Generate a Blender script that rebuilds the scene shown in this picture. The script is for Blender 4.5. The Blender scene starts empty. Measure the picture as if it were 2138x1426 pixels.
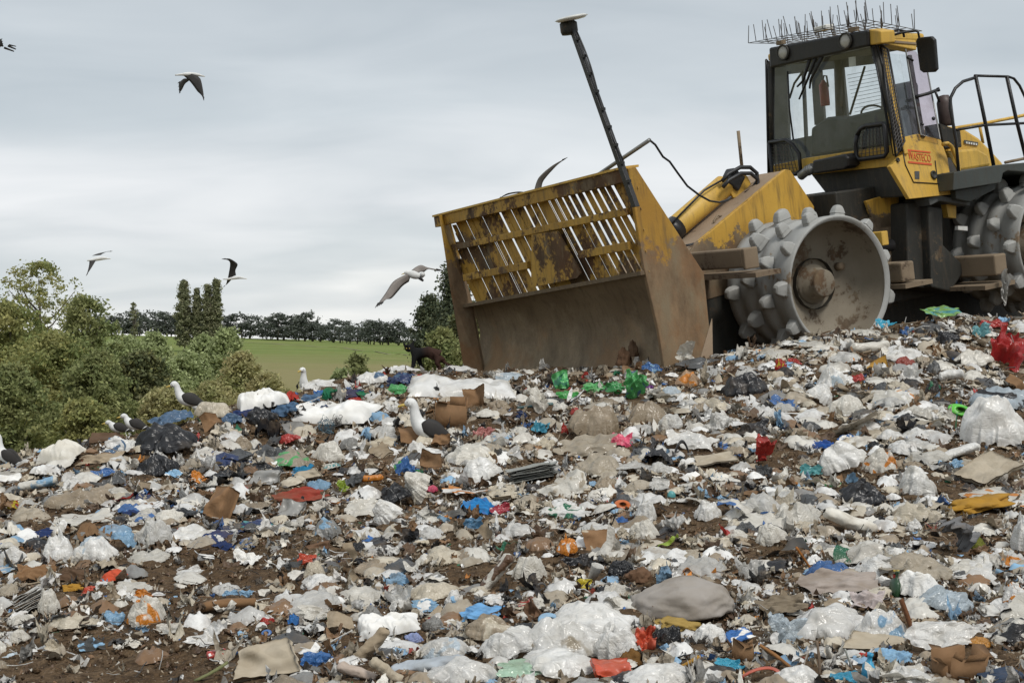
import bpy, bmesh, math, random
import numpy as np
from mathutils import Vector, Matrix, Euler

# ------------------------------------------------------------------ scene, camera, sky, sun
S = bpy.context.scene
COL = S.collection
FPX, CX, HY = 2138 * 50 / 36.0, 1069.0, 700.0     # photo focal length in photo pixels, centre column, horizon row
cam = bpy.data.cameras.new('camera'); cam.lens = 50; cam.sensor_width = 36
cam.clip_start = 0.1; cam.clip_end = 9000
camo = bpy.data.objects.new('camera', cam); COL.objects.link(camo)
camo.location = (0, 0, 0); camo.rotation_euler = (math.radians(90 - 0.25), 0, 0)
S.camera = camo

SUN_EL, SUN_AZ = 52, 150         # degrees; azimuth clockwise from +Y
W = bpy.data.worlds.new('World'); S.world = W; W.use_nodes = True
nt = W.node_tree; nt.nodes.clear()
def wn(t, **k):
    n = nt.nodes.new(t)
    for a, b in k.items(): setattr(n, a, b)
    return n
out = wn('ShaderNodeOutputWorld')
sky = wn('ShaderNodeTexSky', sky_type='NISHITA', sun_disc=False)
sky.sun_elevation = math.radians(SUN_EL); sky.sun_rotation = math.radians(SUN_AZ)
bg1 = wn('ShaderNodeBackground'); bg1.inputs['Strength'].default_value = 0.1
nt.links.new(sky.outputs[0], bg1.inputs['Color'])
tc = wn('ShaderNodeTexCoord')
sep = wn('ShaderNodeSeparateXYZ'); nt.links.new(tc.outputs['Generated'], sep.inputs[0])
def wm(op, a, b=None, c=None):
    n = wn('ShaderNodeMath', operation=op)
    for i, v in enumerate((a, b, c)):
        if v is None: continue
        if isinstance(v, (int, float)): n.inputs[i].default_value = v
        else: nt.links.new(v, n.inputs[i])
    return n.outputs[0]
zc = wm('MAXIMUM', sep.outputs[2], 0.0)
# flat cloud deck seen in perspective: divide by height so streaks close up towards the horizon
den = wm('ADD', zc, 0.25)
ux = wm('DIVIDE', sep.outputs[0], den); uy = wm('DIVIDE', sep.outputs[1], den)
comb = wn('ShaderNodeCombineXYZ'); nt.links.new(wm('MULTIPLY', ux, 0.55), comb.inputs[0]); nt.links.new(wm('MULTIPLY', uy, 1.0), comb.inputs[1])
n1 = wn('ShaderNodeTexNoise'); n1.inputs['Scale'].default_value = 1.7; n1.inputs['Detail'].default_value = 3.5; n1.inputs['Roughness'].default_value = 0.48; n1.inputs['Distortion'].default_value = 0.35
nt.links.new(comb.outputs[0], n1.inputs['Vector'])
n2 = wn('ShaderNodeTexNoise'); n2.inputs['Scale'].default_value = 3.0; n2.inputs['Detail'].default_value = 4.5; n2.inputs['Roughness'].default_value = 0.52; n2.inputs['Distortion'].default_value = 0.5
nt.links.new(comb.outputs[0], n2.inputs['Vector'])
el = wm('ADD', zc, wm('MULTIPLY', wm('SUBTRACT', n1.outputs[0], 0.5), 0.12))
ramp = wn('ShaderNodeValToRGB'); cr = ramp.color_ramp
stops = [(0.0, (.72, .715, .695)), (0.014, (.68, .68, .67)), (0.030, (.52, .545, .56)), (0.050, (.475, .505, .525)), (0.085, (.60, .61, .625)),
         (0.115, (.58, .595, .61)), (0.155, (.455, .49, .515)), (0.22, (.405, .44, .468)), (0.5, (.46, .49, .515)), (1.0, (.50, .525, .55))]
cr.elements[0].position, cr.elements[0].color = stops[0][0], (*stops[0][1], 1)
cr.elements[1].position, cr.elements[1].color = stops[-1][0], (*stops[-1][1], 1)
for p, c in stops[1:-1]:
    e = cr.elements.new(p); e.color = (*c, 1)
nt.links.new(el, ramp.inputs[0])
mixc = wn('ShaderNodeMixRGB', blend_type='MULTIPLY'); mixc.inputs[0].default_value = 1.0
nt.links.new(ramp.outputs[0], mixc.inputs[1])
var = wn('ShaderNodeValToRGB')
var.color_ramp.elements[0].position, var.color_ramp.elements[0].color = 0.28, (.86, .885, .90, 1)
var.color_ramp.elements[1].position, var.color_ramp.elements[1].color = 0.72, (1.13, 1.12, 1.11, 1)
nt.links.new(n2.outputs[0], var.inputs[0]); nt.links.new(var.outputs[0], mixc.inputs[2])
bg2 = wn('ShaderNodeBackground'); bg2.inputs['Strength'].default_value = 0.92
nt.links.new(mixc.outputs[0], bg2.inputs['Color'])
ms = wn('ShaderNodeMixShader'); ms.inputs[0].default_value = 0.94
nt.links.new(bg1.outputs[0], ms.inputs[1]); nt.links.new(bg2.outputs[0], ms.inputs[2]); nt.links.new(ms.outputs[0], out.inputs[0])

sun = bpy.data.lights.new('sun', 'SUN'); sun.energy = 1.5; sun.angle = math.radians(16); sun.color = (1, .965, .91)
suno = bpy.data.objects.new('sun', sun); COL.objects.link(suno)
a, e = math.radians(SUN_AZ), math.radians(SUN_EL)
sd = Vector((math.sin(a) * math.cos(e), math.cos(a) * math.cos(e), math.sin(e)))
suno.rotation_euler = sd.to_track_quat('Z', 'Y').to_euler(); suno.location = (0, 0, 30)

V = S.view_settings; V.view_transform = 'Standard'; V.look = 'None'; V.exposure = 0.56; V.gamma = 1.0; V.use_curve_mapping = False
S.display_settings.display_device = 'sRGB'
S.cycles.max_bounces = 6; S.cycles.transparent_max_bounces = 12; S.cycles.diffuse_bounces = 3
S.cycles.use_denoising = True

# ------------------------------------------------------------------ helpers
rng = np.random.default_rng(7)
random.seed(7)
_perm = np.random.default_rng(3).permutation(256); _perm = np.concatenate([_perm, _perm, _perm])
_grad = np.random.default_rng(4).normal(size=(256, 3)); _grad /= np.linalg.norm(_grad, axis=1)[:, None]
def perlin(p):
    p = np.asarray(p, float); i = np.floor(p).astype(int); f = p - i; i &= 255
    u = f * f * f * (f * (f * 6 - 15) + 10); res = 0
    for dx in (0, 1):
        wx = u[:, 0] if dx else 1 - u[:, 0]
        for dy in (0, 1):
            wy = u[:, 1] if dy else 1 - u[:, 1]
            for dz in (0, 1):
                wz = u[:, 2] if dz else 1 - u[:, 2]
                h = _perm[_perm[_perm[(i[:, 0] + dx) & 255] + ((i[:, 1] + dy) & 255)] + ((i[:, 2] + dz) & 255)]
                g = _grad[h]
                res = res + wx * wy * wz * (g[:, 0] * (f[:, 0] - dx) + g[:, 1] * (f[:, 1] - dy) + g[:, 2] * (f[:, 2] - dz))
    return res * 1.5
def fbm(p, n=3):
    return sum(perlin(p * 2 ** k + 17.3 * k) * 0.5 ** k for k in range(n))
def ridge(p, n=2):
    return sum((1 - 2.2 * np.abs(perlin(p * 2.1 ** k + 9.1 * k))) * 0.5 ** k for k in range(n))

def tag(o, label=None, cat=None, group=None, kind=None):
    if label: o['label'] = label
    if cat: o['category'] = cat
    if group: o['group'] = group
    if kind: o['kind'] = kind
    return o
def link(name, me, mat=None, parent=None):
    o = bpy.data.objects.new(name, me); COL.objects.link(o)
    if mat is not None and me is not None:
        for m in (mat if isinstance(mat, (list, tuple)) else [mat]): me.materials.append(m)
    if parent is not None: o.parent = parent
    return o
def mesh_np(name, V_, F_, smooth=True, col=None, mi=None):
    V_ = np.ascontiguousarray(V_, np.float32); F_ = np.ascontiguousarray(F_, np.int32)
    me = bpy.data.meshes.new(name); k = F_.shape[1]
    me.vertices.add(len(V_)); me.vertices.foreach_set('co', V_.ravel())
    me.loops.add(F_.size); me.loops.foreach_set('vertex_index', F_.ravel())
    me.polygons.add(len(F_)); me.polygons.foreach_set('loop_start', np.arange(0, F_.size, k, dtype=np.int32))
    if smooth: me.polygons.foreach_set('use_smooth', np.ones(len(F_), bool))
    if mi is not None: me.polygons.foreach_set('material_index', np.asarray(mi, np.int32))
    me.update(calc_edges=True)
    if col is not None:
        at = me.color_attributes.new('Col', 'FLOAT_COLOR', 'POINT')
        at.data.foreach_set('color', np.ascontiguousarray(np.c_[col, np.ones(len(col))], np.float32).ravel())
    return me
def empty(name, loc=(0, 0, 0), parent=None):
    o = bpy.data.objects.new(name, None); COL.objects.link(o); o.location = loc; o.empty_display_size = 0.2
    if parent: o.parent = parent
    return o

class MB:
    """collects shapes into ONE mesh"""
    def __init__(s): s.v = []; s.f = []; s.sm = []
    def add(s, v, f, sm=False):
        b = len(s.v); s.v += [tuple(x) for x in v]; s.f += [tuple(i + b for i in q) for q in f]; s.sm += [sm] * len(f); return s
    def box(s, c, size, m=None):
        x, y, z = [q / 2 for q in size]
        v = [Vector((a, b, d)) for a in (-x, x) for b in (-y, y) for d in (-z, z)]
        if m is not None: v = [m @ q for q in v]
        v = [q + Vector(c) for q in v]
        return s.add(v, [(0, 1, 3, 2), (4, 6, 7, 5), (0, 4, 5, 1), (2, 3, 7, 6), (0, 2, 6, 4), (1, 5, 7, 3)])
    def span(s, a, b):
        a = Vector(a); b = Vector(b); return s.box((a + b) / 2, [abs(q) for q in (b - a)])
    def prism(s, poly, d):
        """poly: 3D points in a plane, extruded by the vector d"""
        p = [Vector(q) for q in poly]; d = Vector(d); n = len(p)
        nr = sum(((p[i] - p[0]).cross(p[(i + 1) % n] - p[0]) for i in range(1, n - 1)), Vector())
        if nr.dot(d) > 0: p.reverse()
        v = p + [q + d for q in p]
        return s.add(v, [tuple(range(n)), tuple(range(2 * n - 1, n - 1, -1))] + [((i + 1) % n, i, n + i, n + (i + 1) % n) for i in range(n)])
    def tube(s, pts, r, n=8, cap=True):
        pts = [Vector(q) for q in pts]; m = len(pts); rr = r if isinstance(r, (list, tuple)) else [r] * m
        v = []; up = None
        for i, q in enumerate(pts):
            t = (pts[min(i + 1, m - 1)] - pts[max(i - 1, 0)]).normalized()
            if up is None: up = t.orthogonal().normalized()
            up = (up - t * up.dot(t)).normalized(); sd_ = t.cross(up)
            v += [q + (up * math.cos(2 * math.pi * k / n) + sd_ * math.sin(2 * math.pi * k / n)) * rr[i] for k in range(n)]
        f = [(i * n + k, i * n + (k + 1) % n, (i + 1) * n + (k + 1) % n, (i + 1) * n + k) for i in range(m - 1) for k in range(n)]
        if cap: f += [tuple(range(n - 1, -1, -1)), tuple(range((m - 1) * n, m * n))]
        return s.add(v, f, True)
    def lathe(s, prof, c, ax, n=32, start=None):
        """prof: (radius, distance along ax)"""
        c = Vector(c); ax = Vector(ax).normalized(); u = ax.orthogonal().normalized(); w = ax.cross(u); m = len(prof)
        v = [c + ax * h + (u * math.cos(2 * math.pi * k / n) + w * math.sin(2 * math.pi * k / n)) * r for r, h in prof for k in range(n)]
        f = [(i * n + k, i * n + (k + 1) % n, (i + 1) * n + (k + 1) % n, (i + 1) * n + k) for i in range(m - 1) for k in range(n)]
        return s.add(v, f, True)
    def build(s, name, mat, parent=None, bevel=0.0):
        me = bpy.data.meshes.new(name); me.from_pydata(s.v, [], s.f); me.update()
        me.polygons.foreach_set('use_smooth', s.sm)
        o = link(name, me, mat, parent)
        if bevel:
            b = o.modifiers.new('bevel', 'BEVEL'); b.width = bevel; b.segments = 2; b.limit_method = 'ANGLE'; b.angle_limit = math.radians(40)
        return o

def ray(px, py): return np.array([(px - CX) / FPX, 1.0, (HY - py) / FPX])
def at(px, py, Y): return Vector(ray(px, py) * Y)
# ------------------------------------------------------------------ materials
class NT:
    def __init__(s, name):
        s.m = bpy.data.materials.new(name); s.m.use_nodes = True; s.t = s.m.node_tree; s.t.nodes.clear()
        s.out = s.n('ShaderNodeOutputMaterial')
    def n(s, ty, ins=None, **k):
        q = s.t.nodes.new(ty)
        for a, b in k.items(): setattr(q, a, b)
        for a, b in (ins or {}).items(): s.set(q.inputs[a], b)
        return q
    def set(s, sock, v):
        if hasattr(v, 'links') or isinstance(v, bpy.types.NodeSocket): s.t.links.new(v, sock)
        elif isinstance(v, (tuple, list)) and len(v) == 3 and sock.type == 'RGBA': sock.default_value = (*v, 1)
        else: sock.default_value = v
    def coord(s, kind='Object'): return s.n('ShaderNodeTexCoord').outputs[kind]
    def mapv(s, v, scale=(1, 1, 1), loc=(0, 0, 0)):
        return s.n('ShaderNodeMapping', {'Vector': v, 'Scale': scale, 'Location': loc}).outputs[0]
    def noise(s, v, scale, detail=3, rough=0.55, dist=0.0, typ='FBM'):
        q = s.n('ShaderNodeTexNoise', {'Vector': v, 'Scale': scale, 'Detail': detail, 'Roughness': rough, 'Distortion': dist})
        q.noise_type = typ; return q.outputs[0]
    def vor(s, v, scale, feature='F1'):
        q = s.n('ShaderNodeTexVoronoi', {'Vector': v, 'Scale': scale}, feature=feature); return q.outputs['Distance']
    def ramp(s, v, a, b, ca=(0, 0, 0), cb=(1, 1, 1)):
        q = s.n('ShaderNodeValToRGB', {'Fac': v}); e = q.color_ramp.elements
        e[0].position, e[0].color = a, (*ca, 1); e[1].position, e[1].color = b, (*cb, 1); return q.outputs[0]
    def mix(s, f, a, b, mode='MIX'):
        q = s.n('ShaderNodeMixRGB', {0: f, 1: a, 2: b}, blend_type=mode); return q.outputs[0]
    def math(s, op, a, b=0.0): return s.n('ShaderNodeMath', {0: a, 1: b}, operation=op).outputs[0]
    def bump(s, h, st=0.5, d=0.01): return s.n('ShaderNodeBump', {'Height': h, 'Strength': st, 'Distance': d}).outputs[0]
    def bsdf(s, **k):
        p = s.n('ShaderNodeBsdfPrincipled'); nm = dict(col='Base Color', rough='Roughness', metal='Metallic', spec='Specular IOR Level', nor='Normal', coat='Coat Weight', sheen='Sheen Weight', alpha='Alpha')
        for a, b in k.items(): s.set(p.inputs[nm[a]], b)
        return p.outputs[0]
    def done(s, sh): s.t.links.new(sh, s.out.inputs[0]); return s.m

DIRT = (.165, .118, .073)
def objvec(t, sc=1.0):
    """object coordinates shifted by the object's own random number, so copies do not repeat"""
    oi = t.n('ShaderNodeObjectInfo')
    off = t.n('ShaderNodeVectorMath', {0: oi.outputs['Random'], 1: (37.0, 53.0, 71.0)}, operation='MULTIPLY').outputs[0]
    return t.n('ShaderNodeVectorMath', {0: t.coord(), 1: off}, operation='ADD').outputs[0], oi
def trash_mat(name, rough, bump, dirt, trans=0.0, spec=0.5, wr=9.0, fab=False, clear=0.0):
    t = NT(name); v, oi = objvec(t)
    c1 = oi.outputs['Color']
    c2 = t.n('ShaderNodeAttribute', attribute_type='OBJECT', attribute_name='c2').outputs['Color']
    pm = t.ramp(t.noise(v, 2.2, 1.5, 0.5, 0.8), 0.56, 0.59)
    base = t.mix(pm, c1, c2)
    base = t.mix(t.ramp(t.noise(v, 4, 3), 0.35, 0.7), base, t.mix(1.0, base, (.84, .82, .78), 'MULTIPLY'))
    geo = t.n('ShaderNodeNewGeometry').outputs['Position']
    d1 = t.ramp(t.noise(geo, 3.1, 5, 0.65), 0.62 - dirt * 0.35, 0.80 - dirt * 0.25)
    d2 = t.ramp(t.noise(geo, 20, 3, 0.6), 0.60, 0.80)
    df = t.math('MULTIPLY', t.math('MAXIMUM', d1, t.math('MULTIPLY', d2, 0.4)), min(0.9, 0.35 + dirt * 0.5))
    base = t.mix(df, base, DIRT)
    if fab:
        h = t.math('ADD', t.math('MULTIPLY', t.noise(t.mapv(v, (1, 2.4, 1)), 3.2, 3, 0.5, 1.2), 1.0), t.math('MULTIPLY', t.noise(v, 70, 1), 0.05))
    else:
        def crease(sc, st, k):
            q = t.math('ABSOLUTE', t.math('SUBTRACT', t.noise(t.mapv(v, st, (k, k, k)), sc, 1.5, .5, .9), .5)); return t.math('MINIMUM', t.math('MULTIPLY', q, 7.0), 1.0)
        h = t.math('ADD', crease(wr * .42, (1, 1, 1), 3), t.math('MULTIPLY', crease(wr * .8, (1, 2.2, 1), 11), .6))
    nor = t.bump(h, bump, 0.007)
    rr = t.math('ADD', t.math('MULTIPLY', df, 0.35), rough)
    sh = t.bsdf(col=base, rough=rr, spec=spec, nor=nor)
    if trans:
        tr = t.n('ShaderNodeBsdfTranslucent', {'Color': base, 'Normal': nor}).outputs[0]
        sh = t.n('ShaderNodeMixShader', {0: trans, 1: sh, 2: tr}).outputs[0]
    if clear:
        tp = t.n('ShaderNodeBsdfTransparent', {'Color': (.93, .94, .95)}).outputs[0]
        sh = t.n('ShaderNodeMixShader', {0: clear, 1: sh, 2: tp}).outputs[0]
    return t.done(sh)
M = {}
M['bag'] = trash_mat('thin_plastic', .30, .40, .16, trans=.18, spec=.6)
M['film'] = trash_mat('plastic_film', .20, .34, .17, trans=.24, spec=.6)
M['clear'] = trash_mat('clear_film', .22, .45, .06, trans=.2, spec=.7, clear=.14)
M['black'] = trash_mat('black_plastic', .34, .5, .16, wr=6)
M['cloth'] = trash_mat('fabric', .88, .45, .36, spec=.2, fab=True)
M['quilt'] = trash_mat('quilted_fabric', .8, .22, .02, spec=.25, fab=True)
M['card'] = trash_mat('cardboard', .82, .18, .30, spec=.25, wr=5)
M['paper'] = trash_mat('paper', .75, .4, .35, spec=.3)
M['hard'] = trash_mat('hard_plastic', .35, .08, .28)
M['wood'] = trash_mat('weathered_wood', .85, .35, .35, spec=.2, fab=True)
M['fleece'] = trash_mat('fleece', .95, .9, .35, spec=.1, fab=True)

def attr_mat(name, rough, bump, spec=0.4, trans=0.0):
    t = NT(name); v = t.coord()
    c = t.n('ShaderNodeAttribute', attribute_name='Col').outputs['Color']
    d = t.ramp(t.noise(v, 9, 4, .65), .45, .68)
    c = t.mix(t.math('MULTIPLY', d, .5), c, DIRT)
    nor = t.bump(t.vor(v, 60), bump, .01)
    sh = t.bsdf(col=c, rough=rough, spec=spec, nor=nor)
    if trans:
        sh = t.n('ShaderNodeMixShader', {0: trans, 1: sh, 2: t.n('ShaderNodeBsdfTranslucent', {'Color': c}).outputs[0]}).outputs[0]
    return t.done(sh)
M['litter_film'] = attr_mat('trampled_film', .3, .25, .5, .12)
M['litter'] = attr_mat('litter_scraps', .5, .5, trans=.1)

def soil_mat():
    t = NT('soil'); v = t.coord()
    a = t.noise(v, 1.6, 6, .6); b = t.noise(v, 17, 5, .7); c = t.noise(v, 60, 3, .7)
    col = t.mix(t.ramp(a, .35, .65), (.112, .070, .037), (.180, .122, .072))
    col = t.mix(t.ramp(b, .42, .66), col, (.048, .031, .018))
    col = t.mix(t.ramp(c, .60, .70), col, (.26, .20, .145))
    h = t.math('ADD', t.noise(v, 22, 6, .7), t.math('MULTIPLY', t.vor(v, 45), .5))
    return t.done(t.bsdf(col=col, rough=.95, spec=.15, nor=t.bump(h, 1.0, .03)))
M['soil'] = soil_mat()

def field_mat():
    t = NT('pasture'); v = t.coord(); s_ = t.n('ShaderNodeSeparateXYZ', {0: v})
    a = t.noise(t.mapv(v, (.012, .045, .02)), 1.0, 6, .66); b = t.noise(v, .22, 5, .7)
    col = t.mix(t.ramp(a, .35, .66), (.125, .185, .046), (.215, .245, .080))
    col = t.mix(t.ramp(b, .45, .7), col, (.16, .165, .05))
    # rank dry grass on the near slope, mown green beyond
    near = t.ramp(t.math('ADD', s_.outputs[1], t.math('MULTIPLY', t.math('SUBTRACT', t.noise(v, .06, 4), .5), 90)), .0, 1.0)
    n2 = t.n('ShaderNodeMapRange', {'Value': t.math('ADD', s_.outputs[1], t.math('MULTIPLY', t.math('SUBTRACT', t.noise(v, .05, 4), .5), 110)), 'From Min': 185.0, 'From Max': 330.0}).outputs[0]
    col = t.mix(n2, t.mix(b, (.27, .225, .115), (.20, .195, .08)), col)
    return t.done(t.bsdf(col=col, rough=1.0, spec=.1, nor=t.bump(t.noise(v, 2.5, 4, .7), .6, .2)))
M['field'] = field_mat()

def leaf_mat(name, ca, cb, cc, trans=.4):
    t = NT(name); g = t.n('ShaderNodeNewGeometry')
    r = g.outputs['Random Per Island']
    v = t.coord(); big = t.noise(v, .55, 3, .6)
    col = t.mix(t.ramp(big, .38, .64), ca, cb)
    col = t.mix(t.ramp(r, .62, .95), col, cc)
    col = t.mix(1.0, col, t.ramp(t.math('FRACT', t.math('MULTIPLY', r, 7.31)), 0, 1, (.66, .66, .66), (1.2, 1.2, 1.2)), 'MULTIPLY')
    sh = t.bsdf(col=col, rough=.65, spec=.25)
    tr = t.n('ShaderNodeBsdfTranslucent', {'Color': col}).outputs[0]
    return t.done(t.n('ShaderNodeMixShader', {0: trans, 1: sh, 2: tr}).outputs[0])
M['leaf_autumn'] = leaf_mat('leaf_autumn', (.255, .305, .115), (.335, .315, .125), (.44, .42, .16))
M['leaf_olive'] = leaf_mat('leaf_olive', (.225, .275, .115), (.285, .285, .120), (.37, .39, .165))
M['leaf_dark'] = leaf_mat('leaf_dark', (0.091, 0.119, 0.053), (0.149, 0.140, 0.062), (0.210, 0.210, 0.079), .2)
M['leaf_light'] = leaf_mat('leaf_light', (0.388, 0.445, 0.209), (0.324, 0.381, 0.173), (0.517, 0.575, 0.301))
M['leaf_tan'] = leaf_mat('leaf_tan', (0.361, 0.379, 0.162), (0.432, 0.370, 0.180), (0.541, 0.505, 0.270))
M['leaf_poplar'] = leaf_mat('leaf_poplar', (0.171, 0.191, 0.105), (0.221, 0.217, 0.125), (0.323, 0.323, 0.181), .2)
M['leaf_hedge'] = leaf_mat('leaf_hedge', (0.090, 0.106, 0.090), (0.116, 0.124, 0.103), (0.154, 0.171, 0.138), .12)
M['leaf_pine'] = leaf_mat('leaf_pine', (0.070, 0.095, 0.059), (0.098, 0.112, 0.063), (0.140, 0.154, 0.084), .15)
def bark_mat():
    t = NT('bark'); v = t.coord()
    col = t.mix(t.noise(t.mapv(v, (4, 4, 1)), 3, 4), (.05, .04, .03), (.16, .14, .115))
    return t.done(t.bsdf(col=col, rough=.95, spec=.1))
M['bark'] = bark_mat()

# --- machine
def paint(name, c1, c2, worn, wornamt=.5, rough=.5, streak=True, metal=0.0, rscale=2.4, grime=(.05, .04, .03), coatz=None, soft=.06):
    t = NT(name); v = t.coord()
    n = t.noise(v, rscale, 6, .66); n2 = t.noise(t.mapv(v, (9, 9, 1.2)), 2.0, 4, .6)
    col = t.mix(t.ramp(t.noise(v, 1.3, 4), .35, .65), c1, c2)
    g = t.ramp(n2, .48, .72) if streak else t.ramp(n, .5, .75)
    col = t.mix(t.math('MULTIPLY', g, .55), col, grime)
    wv = t.math('ADD', n, t.math('MULTIPLY', t.noise(v, 21, 4, .7), .35))
    if coatz:   # paint scoured off from the cutting edge upwards: (u where bare, u where sound)
        z = t.n('ShaderNodeSeparateXYZ', {0: v}).outputs[2]
        zz = t.n('ShaderNodeMapRange', {'Value': z, 'From Min': coatz[0], 'From Max': coatz[1], 'To Min': .42, 'To Max': -.20}).outputs[0]
        wv = t.math('ADD', wv, zz)
    wm_ = t.ramp(wv, 1.01 - soft / 2 - wornamt * .5, 1.01 + soft / 2 - wornamt * .5)
    wc = t.mix(t.ramp(t.noise(t.mapv(v, (1, 1, .5)), 2.6, 6, .72), .33, .67), tuple(q * .62 for q in worn), tuple(q * 1.75 for q in worn))
    wc = t.mix(t.math('MULTIPLY', t.ramp(t.noise(v, 1.7, 4, .6), .50, .62), .6), wc, (worn[0] * 1.35, worn[1] * 1.0, worn[2] * .72))
    wc = t.mix(t.ramp(t.noise(t.mapv(v, (1, 1, .35)), 5.0, 5, .7), .5, .72), wc, (.20, .155, .095))
    col = t.mix(wm_, col, wc)
    fine = t.ramp(t.noise(v, 70, 3, .7), .62, .74)
    col = t.mix(t.math('MULTIPLY', fine, .45), col, (.12, .09, .06))
    nor = t.bump(t.math('ADD', t.noise(v, 40, 4, .7), t.math('MULTIPLY', n, .7)), .25, .012)
    return t.done(t.bsdf(col=col, rough=t.math('ADD', t.math('MULTIPLY', wm_, .2), rough), metal=metal, spec=.4, nor=nor))
YEL, YEL2 = (.46, .265, .040), (.38, .205, .028)
M['yellow'] = paint('yellow_paint', (.62, .395, .075), (.55, .33, .055), (.17, .11, .055), .30, .5, grime=(.26, .175, .07))
M['yellow_rack'] = paint('rack_paint', (.47, .28, .050), (.36, .20, .034), (.075, .042, .02), .62, .6)
M['yellow_plate'] = paint('blade_paint', (.42, .25, .036), (.34, .18, .026), (.150, .098, .054), .55, .6, coatz=(.30, 1.05), soft=.08)
M['moldboard'] = paint('scoured_steel', (.150, .108, .066), (.115, .078, .045), (.175, .135, .088), .6, .62, grime=(.05, .036, .022), coatz=(-.75, .25), soft=.30)
M['dusty'] = paint('dusty_steel', (.36, .27, .185), (.28, .205, .14), (.10, .07, .045), .4, .9, streak=False, grime=(.20, .15, .10))
M['drum'] = paint('drum_steel', (.37, .37, .35), (.30, .30, .285), (.15, .12, .085), .42, .6, streak=False, grime=(.17, .145, .11))
M['dish'] = paint('dish_mud', (.255, .225, .175), (.19, .16, .118), (.085, .062, .042), .55, .9, streak=False, grime=(.09, .07, .05))
M['dark'] = paint('dark_frame', (.034, .034, .029), (.024, .023, .019), (.065, .047, .030), .45, .6, grime=(.07, .055, .04))
M['grey'] = paint('grey_panel', (.085, .092, .090), (.065, .07, .068), (.06, .045, .03), .3, .55)
M['green_grey'] = paint('fender_grey', (.052, .060, .054), (.042, .048, .044), (.07, .05, .03), .3, .5)
M['blackpaint'] = paint('black_paint', (.012, .012, .013), (.016, .016, .017), (.04, .03, .02), .2, .38, grime=(.03, .025, .02))
M['frame'] = paint('frame_paint', (.56, .34, .055), (.48, .27, .04), (.13, .095, .06), .40, .55, coatz=(.35, .95))
M['mudmetal'] = paint('muddy_bar', (.235, .18, .12), (.18, .132, .086), (.06, .042, .028), .45, .85, streak=False, grime=(.09, .065, .045))
def simple(name, col, rough=.5, metal=0., spec=.5):
    t = NT(name); v = t.coord()
    c = t.mix(t.ramp(t.noise(v, 6, 4, .6), .4, .75), col, tuple(q * .72 for q in col))
    return t.done(t.bsdf(col=c, rough=rough, metal=metal, spec=spec))
M['wire'] = simple('rusty_wire', (.07, .062, .058), .6)
M['rubber'] = simple('rubber_hose', (.014, .014, .015), .45)
M['red'] = simple('extinguisher_red', (.30, .022, .018), .35)
M['redprint'] = simple('red_print', (.62, .10, .025), .6)
M['white'] = simple('white_paint', (.72, .72, .68), .4)
M['silver'] = simple('grey_steel', (.30, .30, .29), .4, .6)
M['lamp'] = simple('lamp_lens', (.42, .41, .37), .18)
M['seat'] = simple('seat_fabric', (.085, .094, .098), .8)
M['brown'] = simple('brown_plastic', (.075, .050, .045), .5)
def glass_mat(name, tint, fac, dirt):
    t = NT(name); v = t.coord()
    tp = t.n('ShaderNodeBsdfTransparent', {'Color': tint}).outputs[0]
    gl = t.n('ShaderNodeBsdfGlossy', {'Color': (.9, .95, 1), 'Roughness': .04}).outputs[0]
    di = t.n('ShaderNodeBsdfDiffuse', {'Color': (.30, .30, .31)}).outputs[0]
    lw = t.n('ShaderNodeLayerWeight', {'Blend': .5}).outputs['Facing']; front = t.math('SUBTRACT', 1.0, t.n('ShaderNodeNewGeometry').outputs['Backfacing'])
    fr = t.math('MULTIPLY', t.math('ADD', t.math('MULTIPLY', t.math('POWER', lw, 5.0), .6), fac), front)   # outer face only: nothing bends inside the thin pane
    a = t.n('ShaderNodeMixShader', {0: fr, 1: tp, 2: gl}).outputs[0]
    d = t.math('MULTIPLY', t.ramp(t.noise(v, 3.5, 5, .65), .40, .8), dirt)
    return t.done(t.n('ShaderNodeMixShader', {0: d, 1: a, 2: di}).outputs[0])
M['glass'] = glass_mat('glass', (.95, .97, .97), .085, .16)
M['plexi'] = glass_mat('plexi', (.86, .80, .83), .04, .30)
# animals
M['gwhite'] = simple('white_feather', (.74, .74, .72), .8, spec=.2)
M['gdark'] = simple('dark_feather', (.045, .042, .040), .7, spec=.2)
M['gunder'] = simple('grey_underwing', (.25, .225, .205), .8, spec=.2)
M['gbeak'] = simple('beak_yellow', (.50, .36, .08), .5)
M['gleg'] = simple('leg_olive', (.16, .15, .06), .6)
M['eye'] = simple('eye_black', (.008, .008, .008), .2)
def cat_mat():
    t = NT('cat_fur'); v = t.coord(); x = t.n('ShaderNodeSeparateXYZ', {0: v}).outputs[0]
    f = t.n('ShaderNodeMapRange', {'Value': t.math('ADD', x, t.math('MULTIPLY', t.math('SUBTRACT', t.noise(v, 9, 3), .5), .10)), 'From Min': -.03, 'From Max': .08}).outputs[0]
    col = t.mix(f, (.005, .005, .005), (.042, .020, .014))
    return t.done(t.bsdf(col=col, rough=.8, spec=.2, nor=t.bump(t.noise(t.mapv(v, (20, 60, 60)), 4, 3), .5, .01)))
M['cat'] = cat_mat()
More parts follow.
